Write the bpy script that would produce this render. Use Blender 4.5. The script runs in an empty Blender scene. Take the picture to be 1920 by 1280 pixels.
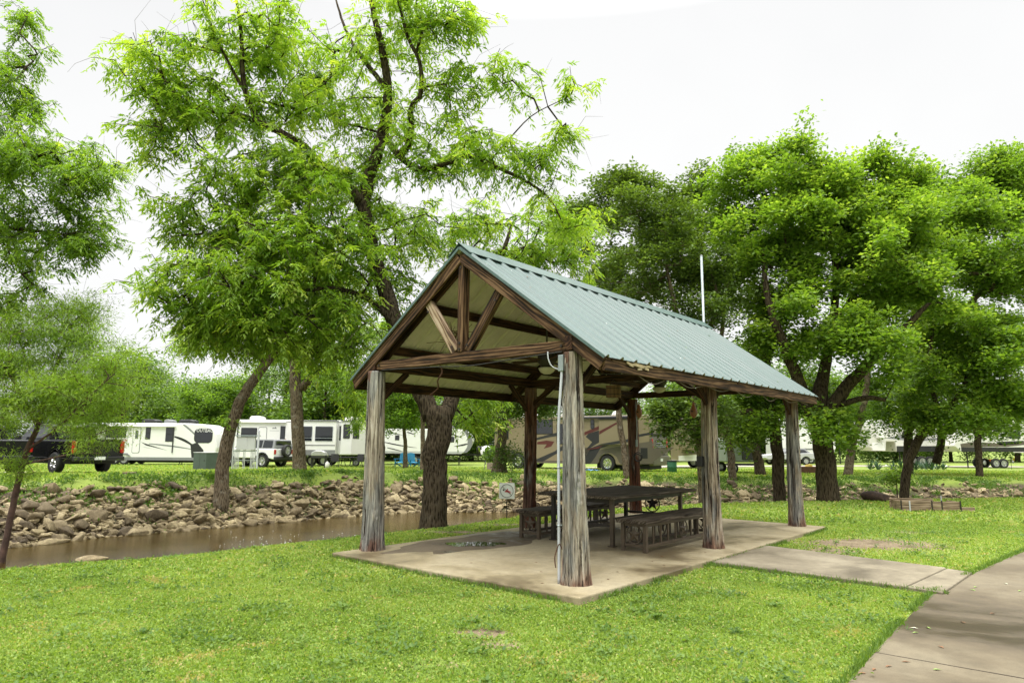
import bpy, math, random
import numpy as np
from mathutils import Vector, Matrix, Euler
random.seed(7)
RNG = np.random.default_rng(11)
scene = bpy.context.scene
col = scene.collection
R = math.radians

# ------------------------------------------------------------------ camera
F, PITCH, ROLL, CH = 1268.92, 0.15101, 0.007237, 1.5
cp, sp, cr, sr = math.cos(PITCH), math.sin(PITCH), math.cos(ROLL), math.sin(ROLL)
cam_d = bpy.data.cameras.new('camera'); cam = bpy.data.objects.new('camera', cam_d); col.objects.link(cam)
cam_d.sensor_width = 36; cam_d.lens = F / 1920 * 36; cam_d.clip_end = 3000; cam_d.clip_start = .05
cam.matrix_world = Matrix.Translation((0, 0, CH)) @ Matrix.Rotation(R(90) + PITCH, 4, 'X') @ Matrix.Rotation(ROLL, 4, 'Z')
scene.camera = cam

def ray(px, py):
    a, b = px - 960, py - 640
    X, Y = a * cr + b * sr, -a * sr + b * cr
    return (X, F * cp + Y * sp, F * sp - Y * cp)
def at(px, py, z):
    """point of height z that the photo shows at this pixel (survey of the place)"""
    d = ray(px, py); t = (z - CH) / d[2]
    return np.array([d[0] * t, d[1] * t, z])
def atd(px, py, Y):
    d = ray(px, py); t = Y / d[1]
    return np.array([d[0] * t, Y, CH + d[2] * t])

# pavilion frame
YAW, NX, NY = 0.866684, 0.69435, 7.04088
PU = np.array([math.cos(YAW), math.sin(YAW)]); PV = np.array([-PU[1], PU[0]])
def uv(u, v): return np.array([NX, NY]) + PU * u + PV * v
def to_uv(x, y):
    dx, dy = x - NX, y - NY
    return dx * PU[0] + dy * PU[1], dx * PV[0] + dy * PV[1]
SL, SW = 8.229, 4.168

# ------------------------------------------------------------------ terrain
NE_S = [-40, -10, -1.28, .53, 3.2, 5.4, 8.4, 14.1, 18.6, 25.5, 40, 90]; NE_T = [9, 10, 10.8, 11.1, 11.8, 12.4, 13.6, 14.2, 13.2, 11.2, 6.5, -14]
WL_S = [-40, -10, -2.56, -.35, 2.9, 7.0, 9.8, 14.9, 19.1, 29.8, 40, 90]; WL_T = [20, 20.3, 20.8, 22.4, 23.4, 24.8, 25.3, 23.2, 19.3, 15.7, 12.5, -8]
FC_S = [-40, -10, -3.5, -.42, 3.2, 8.2, 11.1, 16.4, 22.2, 33.4, 37.7, 90]; FC_T = [25, 25.6, 25.4, 25.3, 26.0, 27.5, 27.7, 26.0, 22.6, 18.8, 16.6, -4]
C30, S30 = math.cos(R(30)), math.sin(R(30))
def vnoise(x, y, f, seed=0):
    x = np.asarray(x) * f + seed * 17.3; y = np.asarray(y) * f - seed * 9.1
    return (np.sin(x * 1.0 + 1.3 * np.sin(y * .9 + seed)) + np.sin(y * 1.3 + 1.7 * np.sin(x * .7 + 2 * seed)) + np.sin((x + y) * 1.9 + seed) * .5 + np.sin((x - y) * 2.7 + 1) * .35) / 2.85
def st(x, y): return x * C30 + y * S30, -x * S30 + y * C30
def xy(s, t): return s * C30 - t * S30, s * S30 + t * C30
def hmap(x, y):
    x = np.asarray(x, float); y = np.asarray(y, float)
    s, t = st(x, y)
    ne = np.interp(s, NE_S, NE_T) + .12 * vnoise(x, y, 1.1, 3); wl = np.interp(s, WL_S, WL_T) + .25 * vnoise(x, y, .9, 5); fc = np.interp(s, FC_S, FC_T) + .2 * vnoise(x, y, .8, 6)
    zc = np.interp(s, [-10, 6, 14, 22, 35, 90], [.38, .38, .16, .05, 0, 0])
    z0 = -.068 + .010 * vnoise(x, y, 1.6, 1) + .012 * vnoise(x, y, .35, 2)
    z = z0.copy()
    def seg(t0, t1, a, b):
        k = np.clip((t - t0) / np.maximum(t1 - t0, 1e-3), 0, 1); k = k * k * (3 - 2 * k) if True else k
        return a + (b - a) * k
    z = np.where(t > ne - .5, seg(ne - .5, ne + .15, z0, z0 - .1), z)
    z = np.where(t > ne + .15, seg(ne + .15, ne + 1.6, z0 - .1, -1.45), z)
    z = np.where(t > ne + 1.6, -1.45 + 0 * z, z)
    k = np.clip((t - (wl - 1.2)) / 1.2, 0, 1); z = np.where(t > wl - 1.2, -1.45 + .35 * k, z)
    k = np.clip((t - wl) / np.maximum(fc - wl, .5), 0, 1); kk = 1 - (1 - k) ** 1.5
    bn = .13 * vnoise(x, y, 1.7, 8) + .07 * vnoise(x, y, 4.1, 9)
    z = np.where(t > wl, -1.1 + (zc + 1.1) * kk + bn * np.sin(np.pi * np.clip(k, 0, 1)), z)
    k2 = np.clip((t - fc) / 18, 0, 1); k2 = k2 * k2 * (3 - 2 * k2)
    z = np.where(t > fc, zc + (-.1 - zc) * k2 + .03 * vnoise(x, y, .5, 4) * k2, z)
    bank = np.clip((t - ne - .1) / .5, 0, 1) * np.clip((fc - 1.1 + .8 * vnoise(x, y, 1.3, 12) - t) / .7, 0, 1)
    return z, bank
def gz(x, y): return float(hmap(x, y)[0])
def gp(x, y, dz=0): return (float(x), float(y), gz(x, y) + dz)

# ------------------------------------------------------------------ materials
MATS = {}
def newmat(name):
    m = bpy.data.materials.new(name); m.use_nodes = True; MATS[name] = m
    nt = m.node_tree; b = nt.nodes['Principled BSDF']
    return m, nt, b
def nd(nt, typ, **kw):
    n = nt.nodes.new(typ)
    for k, v in kw.items():
        if k.startswith('_'): setattr(n, k[1:], v)
        else:
            key = k.replace('__', ' ')
            n.inputs[int(key[1:]) if key[0] == 'i' and key[1:].isdigit() else key].default_value = v
    return n
def lk(nt, a, b): nt.links.new(a, b)
def ramp(nt, fac, stops, interp='LINEAR'):
    r = nt.nodes.new('ShaderNodeValToRGB'); r.color_ramp.interpolation = interp
    el = r.color_ramp.elements
    while len(el) < len(stops): el.new(.5)
    for e, (p, c) in zip(el, stops):
        e.position = p; e.color = tuple(c) + (1,) if len(c) == 3 else c
    lk(nt, fac, r.inputs[0]); return r
def noise(nt, vec, scale, detail=5, rough=.6, dist=0):
    n = nt.nodes.new('ShaderNodeTexNoise'); n.inputs['Scale'].default_value = scale; n.inputs['Detail'].default_value = detail
    n.inputs['Roughness'].default_value = rough; n.inputs['Distortion'].default_value = dist
    if vec: lk(nt, vec, n.inputs['Vector'])
    return n
def coords(nt, scale=(1, 1, 1), rnd=False, out='Object'):
    tc = nt.nodes.new('ShaderNodeTexCoord'); mp = nt.nodes.new('ShaderNodeMapping'); mp.inputs['Scale'].default_value = scale
    lk(nt, tc.outputs[out], mp.inputs['Vector'])
    if rnd:
        oi = nt.nodes.new('ShaderNodeObjectInfo'); mu = nt.nodes.new('ShaderNodeMath'); mu.operation = 'MULTIPLY'; mu.inputs[1].default_value = 37.
        lk(nt, oi.outputs['Random'], mu.inputs[0]); lk(nt, mu.outputs[0], mp.inputs['Location'])
    return mp.outputs[0]
def mix(nt, fac, a, b, mode='MIX'):
    m = nt.nodes.new('ShaderNodeMix'); m.data_type = 'RGBA'; m.blend_type = mode
    for i, v in ((0, fac), (6, a), (7, b)):
        if hasattr(v, 'links'): lk(nt, v, m.inputs[i])
        else: m.inputs[i].default_value = v if i == 0 else tuple(v) + (1,)
    return m.outputs[2]
def bump(nt, b, h, strength=.3, dist=.02):
    bm = nt.nodes.new('ShaderNodeBump'); bm.inputs['Strength'].default_value = strength; bm.inputs['Distance'].default_value = dist
    lk(nt, h, bm.inputs['Height']); lk(nt, bm.outputs[0], b.inputs['Normal']); return bm
def plain(name, c, rough=.5, metal=0, var=.15, scale=6, bmp=.05, c2=None, stretch=(1, 1, 1)):
    if name in MATS: return MATS[name]
    m, nt, b = newmat(name)
    n = noise(nt, coords(nt, stretch), scale, 6)
    c2 = c2 or tuple(x * (1 - var) for x in c)
    r = ramp(nt, n.outputs[0], [(.35, c2), (.65, c)])
    lk(nt, r.outputs[0], b.inputs['Base Color'])
    b.inputs['Roughness'].default_value = rough; b.inputs['Metallic'].default_value = metal
    if bmp: bump(nt, b, n.outputs[0], bmp)
    return m

def wood_mat(name, cols, rough=.75, gloss=0):
    """sawn timber, grain along local X"""
    m, nt, b = newmat(name)
    v = coords(nt, (.5, 9, 9), True)
    n1 = noise(nt, v, 3.0, 8, .65, .6)
    v2 = coords(nt, (.35, 3.2, 3.2), True)
    w = nt.nodes.new('ShaderNodeTexWave'); w.wave_type = 'RINGS'; w.rings_direction = 'X'; w.inputs['Scale'].default_value = 3; w.inputs['Distortion'].default_value = 16; w.inputs['Detail'].default_value = 3; w.inputs['Detail Scale'].default_value = .7
    lk(nt, v2, w.inputs['Vector'])
    n9 = noise(nt, coords(nt, (1.5, 5, 5), True), 1.3, 3); ad = mix(nt, .26, n1.outputs[0], w.outputs[0]); ad = mix(nt, .35, ad, n9.outputs[0])
    b.inputs['Specular IOR Level'].default_value = .2
    r = ramp(nt, ad, [(.36, cols[0]), (.46, cols[1]), (.55, cols[2]), (.66, cols[3])])
    lk(nt, r.outputs[0], b.inputs['Base Color']); b.inputs['Roughness'].default_value = rough
    bump(nt, b, ad, .8, .012); return m
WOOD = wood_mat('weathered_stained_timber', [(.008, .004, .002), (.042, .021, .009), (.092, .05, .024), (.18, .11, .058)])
WOODD = wood_mat('dark_shaded_timber', [(.006, .003, .002), (.022, .009, .004), (.045, .020, .009), (.08, .04, .018)])  # darker copy of the timber above, under-roof shade put into the colour
WOODL = wood_mat('weathered_grey_tan_timber', [(.05, .03, .02), (.16, .10, .06), (.30, .22, .14), (.42, .34, .25)])
PLANK = wood_mat('garden_bed_plank', [(.05, .035, .02), (.16, .115, .07), (.27, .20, .13), (.36, .29, .2)])
TABLEW = wood_mat('table_plank_grey', [(.018, .013, .009), (.050, .038, .026), (.088, .070, .050), (.15, .125, .1)])

def log_mat(name, cols, redtop, redbot, h=2.57):
    m, nt, b = newmat(name)
    v = coords(nt, (14, 14, .9), True)
    n1 = noise(nt, v, 1.9, 10, .68, .6)
    v3 = coords(nt, (17, 17, .9), True)
    n3 = noise(nt, v3, 1.6, 6, .65, .8)
    v2 = coords(nt, (2.2, 2.2, .5), True); n2 = noise(nt, v2, 1.6, 4, .6)
    base = ramp(nt, n1.outputs[0], [(.30, cols[0]), (.42, cols[1]), (.54, cols[2]), (.7, cols[3])])
    gr = ramp(nt, n2.outputs[0], [(.46, (0, 0, 0)), (.54, (1, 1, 1))])
    gcol = ramp(nt, n1.outputs[0], [(.34, (.035, .033, .03)), (.5, (.17, .165, .15)), (.66, (.38, .37, .33))])
    c = mix(nt, gr.outputs[0], base.outputs[0], gcol.outputs[0])
    # reddish wood near the ends
    tc = nt.nodes.new('ShaderNodeTexCoord'); sx = nt.nodes.new('ShaderNodeSeparateXYZ'); lk(nt, tc.outputs['Object'], sx.inputs[0])
    ns = noise(nt, coords(nt, (3, 3, 1), True), 2.0, 3)
    zz = nd(nt, 'ShaderNodeMath', _operation='MULTIPLY_ADD', i1=1.2, i2=-.6); lk(nt, ns.outputs[0], zz.inputs[0])
    sm = nd(nt, 'ShaderNodeMath', _operation='ADD'); lk(nt, sx.outputs['Z'], sm.inputs[0]); lk(nt, zz.outputs[0], sm.inputs[1])
    dv = nd(nt, 'ShaderNodeMath', _operation='DIVIDE', i1=h); lk(nt, sm.outputs[0], dv.inputs[0])
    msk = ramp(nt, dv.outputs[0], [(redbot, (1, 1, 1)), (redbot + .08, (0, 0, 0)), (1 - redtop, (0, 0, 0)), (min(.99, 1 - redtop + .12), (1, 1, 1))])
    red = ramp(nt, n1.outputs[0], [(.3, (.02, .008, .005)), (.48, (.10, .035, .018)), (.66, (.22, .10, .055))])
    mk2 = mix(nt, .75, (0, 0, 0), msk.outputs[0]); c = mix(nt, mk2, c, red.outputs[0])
    ck = ramp(nt, n3.outputs[0], [(.37, (0, 0, 0)), (.43, (1, 1, 1))])
    c = mix(nt, ck.outputs[0], (.025, .015, .01), c)
    lk(nt, c, b.inputs['Base Color']); b.inputs['Roughness'].default_value = .9; b.inputs['Specular IOR Level'].default_value = .2
    hh = mix(nt, .5, n1.outputs[0], ck.outputs[0])
    bump(nt, b, hh, 1.0, .03); return m
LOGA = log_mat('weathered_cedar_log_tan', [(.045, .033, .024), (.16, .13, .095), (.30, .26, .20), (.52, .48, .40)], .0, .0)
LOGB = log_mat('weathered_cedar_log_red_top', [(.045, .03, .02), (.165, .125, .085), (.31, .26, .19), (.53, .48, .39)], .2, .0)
LOGC = log_mat('shaded_red_cedar_log', [(.012, .005, .003), (.04, .016, .009), (.075, .033, .018), (.12, .06, .036)], .6, .3)  # red-brown cedar with the shade under the roof mixed into its colour

def metal_roof():
    m, nt, b = newmat('green_painted_roof_metal')
    n = noise(nt, coords(nt, (5, .5, .5)), 2.0, 6, .7)
    r = ramp(nt, n.outputs[0], [(.35, (.05, .092, .085)), (.65, (.088, .138, .128))])
    sp_ = noise(nt, coords(nt), 9, 2); s2 = ramp(nt, sp_.outputs[0], [(.755, (0, 0, 0)), (.77, (1, 1, 1))])
    c = mix(nt, s2.outputs[0], r.outputs[0], (.55, .58, .55))
    lk(nt, c, b.inputs['Base Color']); b.inputs['Roughness'].default_value = .42
    r2 = ramp(nt, n.outputs[0], [(.3, (.32,) * 3), (.7, (.5,) * 3)]); lk(nt, r2.outputs[0], b.inputs['Roughness'])
    bump(nt, b, n.outputs[0], .08, .02); return m
ROOFG = metal_roof()
ROOFU = plain('cream_roof_underside', (.60, .55, .45), .5, 0, .15, 3, .03)

def concrete_mat(name, c_lt, c_md, c_dk, scale=1.0, wet=.5, speck=True):
    m, nt, b = newmat(name)
    v = coords(nt)
    n1 = noise(nt, v, .75 * scale, 7, .62, .4); n2 = noise(nt, v, 9 * scale, 6, .7); n3 = noise(nt, v, 90, 3, .7)
    r = ramp(nt, n1.outputs[0], [(.34, c_dk), (.47, c_md), (.60, c_lt)])
    r2 = ramp(nt, n2.outputs[0], [(.3, (.72,) * 3), (.6, (1, 1, 1))])
    c = mix(nt, .8, r.outputs[0], r2.outputs[0], 'MULTIPLY')
    r3 = ramp(nt, n3.outputs[0], [(.35, (.7,) * 3), (.55, (1, 1, 1))]); c = mix(nt, .6, c, r3.outputs[0], 'MULTIPLY')
    lk(nt, c, b.inputs['Base Color'])
    rr = ramp(nt, n1.outputs[0], [(.36, (wet,) * 3), (.52, (.85,) * 3)]); lk(nt, rr.outputs[0], b.inputs['Roughness'])
    hh = mix(nt, .4, n2.outputs[0], n3.outputs[0]); bump(nt, b, hh, .25, .01); return m
CONC = concrete_mat('slab_concrete', (.38, .325, .21), (.29, .24, .14), (.13, .098, .052), 1.0, .4)
CONCW = concrete_mat('walkway_concrete', (.26, .225, .155), (.19, .16, .105), (.10, .08, .048), 1.3, .6)
CONCP = concrete_mat('damp_path_concrete', (.175, .145, .092), (.105, .080, .044), (.045, .031, .014), .75, .38)
ROADM = concrete_mat('road_concrete', (.42, .38, .32), (.36, .32, .26), (.28, .25, .2), .5, .8)

def ground_mat():
    m, nt, b = newmat('lawn_and_earth')
    v = coords(nt)
    n1 = noise(nt, v, .45, 5, .6); n2 = noise(nt, v, 3.2, 6, .7); n3 = noise(nt, v, 40, 4, .7)
    mm = mix(nt, .45, n1.outputs[0], n2.outputs[0]); mm = mix(nt, .35, mm, n3.outputs[0])
    g = ramp(nt, mm, [(.36, (.07, .09, .016)), (.47, (.14, .20, .026)), (.55, (.20, .26, .036)), (.66, (.27, .30, .07))])
    e = ramp(nt, mix(nt, .5, n2.outputs[0], n3.outputs[0]), [(.38, (.014, .009, .005)), (.5, (.05, .033, .018)), (.62, (.15, .11, .065))])
    mossy = ramp(nt, n1.outputs[0], [(.45, (0, 0, 0)), (.6, (.55, .55, .55))])
    e2 = mix(nt, mossy.outputs[0], e.outputs[0], (.07, .095, .02))
    d = ramp(nt, mix(nt, .6, n2.outputs[0], n3.outputs[0]), [(.38, (.09, .06, .032)), (.6, (.26, .205, .125))])
    a1 = nd(nt, 'ShaderNodeAttribute', _attribute_name='bank'); a2 = nd(nt, 'ShaderNodeAttribute', _attribute_name='dirt')
    dm = nd(nt, 'ShaderNodeMath', _operation='MULTIPLY_ADD', i1=1.1); lk(nt, a2.outputs['Fac'], dm.inputs[0])
    n7 = noise(nt, v, 7, 8, .75); nn = nd(nt, 'ShaderNodeMath', _operation='MULTIPLY_ADD', i1=2.6, i2=-1.3); lk(nt, n7.outputs[0], nn.inputs[0]); lk(nt, nn.outputs[0], dm.inputs[2])
    dmr = ramp(nt, dm.outputs[0], [(.4, (0, 0, 0)), (.7, (1, 1, 1))])
    c = mix(nt, dmr.outputs[0], g.outputs[0], d.outputs[0])
    c = mix(nt, a1.outputs['Fac'], c, e2)
    lk(nt, c, b.inputs['Base Color']); b.inputs['Roughness'].default_value = .95
    bump(nt, b, mix(nt, .5, n2.outputs[0], n3.outputs[0]), .6, .05); return m
GROUND = ground_mat()

def rock_mat(name, a, b_, c_):
    m, nt, b = newmat(name)
    v = coords(nt, (1, 1, 1), True)
    n1 = noise(nt, v, 2.2, 8, .7); n2 = noise(nt, v, 12, 6, .7)
    oi = nt.nodes.new('ShaderNodeObjectInfo')
    r = ramp(nt, mix(nt, .4, n1.outputs[0], n2.outputs[0]), [(.33, a), (.5, b_), (.64, c_)])
    rt = nd(nt, 'ShaderNodeAttribute', _attribute_name='tint')
    sm = nd(nt, 'ShaderNodeMath', _operation='ADD'); lk(nt, oi.outputs['Random'], sm.inputs[0]); lk(nt, rt.outputs['Fac'], sm.inputs[1])
    fr = nd(nt, 'ShaderNodeMath', _operation='FRACT'); lk(nt, sm.outputs[0], fr.inputs[0])
    r2 = ramp(nt, fr.outputs[0], [(0, (.22, .19, .17)), (.3, (.45, .41, .36)), (.7, (.75, .71, .64)), (1, (1.0, .97, .9))])
    c = mix(nt, 1, r.outputs[0], r2.outputs[0], 'MULTIPLY')
    lk(nt, c, b.inputs['Base Color']); b.inputs['Roughness'].default_value = .9; bump(nt, b, n2.outputs[0], .6, .03); return m
ROCK = rock_mat('limestone_riprap', (.09, .066, .038), (.31, .255, .15), (.56, .49, .33))
ROCKD = rock_mat('brown_boulder', (.02, .012, .008), (.07, .04, .025), (.13, .08, .05))

def bark_mat(name, a, b_, c_, sc=1.0, lichen=.25):
    m, nt, b = newmat(name)
    v = coords(nt, (1, 1, .28)); n1 = noise(nt, v, 14 * sc, 6, .65, .8)
    vo = nt.nodes.new('ShaderNodeTexVoronoi'); vo.inputs['Scale'].default_value = 17 * sc; lk(nt, coords(nt, (1, 1, .2)), vo.inputs['Vector'])
    n2 = noise(nt, coords(nt), 5, 5, .7)
    f = mix(nt, .45, n1.outputs[0], vo.outputs['Distance'])
    b.inputs['Specular IOR Level'].default_value = .1; r = ramp(nt, f, [(.28, a), (.40, b_), (.56, c_)])
    l = ramp(nt, n2.outputs[0], [(.56, (0, 0, 0)), (.66, (lichen,) * 3)])
    c = mix(nt, l.outputs[0], r.outputs[0], (.36, .36, .30))
    lk(nt, c, b.inputs['Base Color']); b.inputs['Roughness'].default_value = .95; bump(nt, b, f, 1.0, .05); return m
BARKP = bark_mat('pecan_bark', (.005, .0035, .0025), (.022, .016, .010), (.072, .056, .036), 2.0, .05)
BARKO = bark_mat('oak_bark', (.006, .0045, .003), (.030, .022, .013), (.078, .060, .038), 1.7, .05)
BARKG = bark_mat('pale_grey_brown_bark', (.012, .008, .005), (.065, .048, .03), (.17, .135, .09), 2.0, .35)
BARKS = plain('slender_reddish_bark', (.12, .07, .05), .9, 0, .6, 8, .3)
TWIG = plain('grey_brown_twig', (.12, .10, .08), .9, 0, .6, 5, .1)

def leaf_mat(name, stops, trans=.5, rough=.5, tcol=1.25):
    m, nt, b = newmat(name)
    at_ = nd(nt, 'ShaderNodeAttribute', _attribute_name='tint')
    oi = nt.nodes.new('ShaderNodeObjectInfo')
    r = ramp(nt, at_.outputs['Fac'], stops)
    lk(nt, r.outputs[0], b.inputs['Base Color']); b.inputs['Roughness'].default_value = rough
    b.inputs['Specular IOR Level'].default_value = .35
    t = nt.nodes.new('ShaderNodeBsdfTranslucent'); tc = mix(nt, 1, r.outputs[0], (1.25 * tcol, 1.25 * tcol, .5), 'MULTIPLY'); lk(nt, tc, t.inputs[0])
    ms = nt.nodes.new('ShaderNodeMixShader'); ms.inputs[0].default_value = trans
    lk(nt, b.outputs[0], ms.inputs[1]); lk(nt, t.outputs[0], ms.inputs[2]); lk(nt, ms.outputs[0], nt.nodes['Material Output'].inputs[0]); return m
LEAFP = leaf_mat('pecan_leaf', [(0, (.05, .10, .016)), (.35, (.15, .27, .035)), (.70, (.27, .40, .06)), (1, (.46, .55, .13))])
LEAFO = leaf_mat('oak_leaf', [(0, (.04, .08, .016)), (.4, (.11, .20, .030)), (.8, (.19, .31, .048)), (1, (.30, .41, .09))])
LEAFD = leaf_mat('dark_oak_leaf', [(0, (.03, .055, .014)), (.6, (.09, .15, .03)), (1, (.18, .27, .06))], .35)
LEAFW = leaf_mat('willow_leaf', [(0, (.10, .17, .03)), (.6, (.24, .38, .06)), (1, (.36, .50, .12))])
LEAFB = leaf_mat('far_tree_leaf', [(0, (.035, .075, .013)), (.5, (.09, .17, .024)), (1, (.19, .29, .055))], .4)
GRASS = leaf_mat('grass_blade', [(0, (.06, .10, .02)), (.3, (.13, .215, .035)), (.6, (.225, .335, .06)), (.9, (.34, .43, .11)), (1, (.42, .33, .15))], .4, .6)
GRASSF = leaf_mat('weed_leaf', [(0, (.04, .09, .015)), (.5, (.09, .17, .03)), (1, (.16, .25, .05))], .4)
AGAVE = leaf_mat('agave_leaf', [(0, (.02, .055, .03)), (1, (.06, .13, .065))], .15)

WHITE = plain('rv_white_gelcoat', (.74, .74, .72), .3, 0, .06, 1.2, 0)
OFFW = plain('rv_off_white', (.62, .61, .57), .35, 0, .08, 1.2, 0)
CREAM = plain('rv_cream_paint', (.21, .172, .103), .3, 0, .08, 1.2, 0)
TAUPE = plain('rv_taupe_paint', (.10, .085, .062), .3, 0, .1, 1, 0)
MAROON = plain('rv_maroon_paint', (.085, .016, .014), .3, 0, .1, 1, 0)
CHARC = plain('charcoal_paint', (.022, .022, .024), .35, 0, .2, 2, 0)
GREYP = plain('grey_paint', (.20, .205, .21), .4, 0, .12, 2, 0)
LGREY = plain('light_grey_paint', (.42, .43, .43), .45, 0, .12, 2, .02)
BLACK = plain('black_paint', (.008, .008, .009), .18, 0, .3, 2, 0)
BLACKP = plain('black_plastic', (.015, .015, .015), .6, 0, .3, 20, .05)
RUBBER = plain('tyre_rubber', (.02, .02, .02), .85, 0, .3, 30, .2)
ALU = plain('aluminium', (.6, .6, .6), .3, .9, .15, 8, .03)
CHROME = plain('chrome', (.75, .75, .75), .12, 1, .05, 3, 0)
GLASS = plain('tinted_window_glass', (.012, .015, .018), .04, 0, .2, 1, 0)
GLASS.node_tree.nodes['Principled BSDF'].inputs['Specular IOR Level'].default_value = .7
GLASSL = plain('light_curtained_glass', (.10, .12, .12), .06, 0, .5, 1.5, 0)
REDL = plain('red_lens', (.45, .01, .008), .15, 0, .2, 3, 0)
AMBER = plain('amber_lens', (.6, .16, .01), .2, 0, .2, 3, 0)
STEELB = plain('bronze_painted_steel', (.085, .060, .034), .55, .0, .35, 10, .1)
STEELD = plain('dark_painted_steel', (.03, .024, .018), .5, .3, .35, 10, .1)
UTILG = plain('utility_green_paint', (.06, .085, .07), .5, 0, .15, 4, .03)
PVC = plain('white_pvc', (.45, .47, .50), .45, 0, .15, 3, .02)
BLUEP = plain('blue_chair_plastic', (.01, .25, .45), .5, 0, .15, 5, 0)
ORANGEW = plain('orange_brown_wood', (.38, .17, .06), .7, 0, .3, 8, .1, stretch=(1, 1, .2))
TERRA = plain('pale_clay_pot', (.40, .32, .26), .8, 0, .2, 6, .1)
SIGNW = plain('sign_white', (.75, .76, .75), .5, 0, .05, 3, 0)
REDP = plain('sign_red', (.40, .02, .03), .5, 0, .05, 3, 0)
SBLACK = plain('sign_black', (.03, .03, .035), .5, 0, .05, 3, 0)
GOURD = plain('brown_gourd', (.26, .10, .05), .4, 0, .5, 5, .1)
BUCKETW = plain('bucket_wood', (.20, .11, .06), .8, 0, .45, 4, .3, stretch=(4, 4, .6))
LAMPG = plain('frosted_lamp_glass', (.62, .58, .44), .35, 0, .05, 2, 0)
LAMPG.node_tree.nodes['Principled BSDF'].inputs['Transmission Weight'].default_value = .3
ROPE = plain('brown_rope', (.10, .045, .025), .9, 0, .4, 30, .3)
GALV = plain('galvanised_steel', (.33, .38, .38), .45, .6, .2, 6, .05)
PINKY = plain('sky_blue_tarp', (.12, .3, .55), .5, 0, .3, 6, .1)
ORANGE = plain('orange_plastic', (.6, .13, .03), .5, 0, .2, 5, 0)
YELLOWP = plain('yellow_plastic', (.6, .42, .05), .5, 0, .2, 5, 0)
GREENP = plain('green_plastic', (.02, .11, .05), .5, 0, .2, 5, 0)
BRICK = plain('reddish_timber_edging', (.17, .08, .05), .85, 0, .4, 6, .2)

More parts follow.
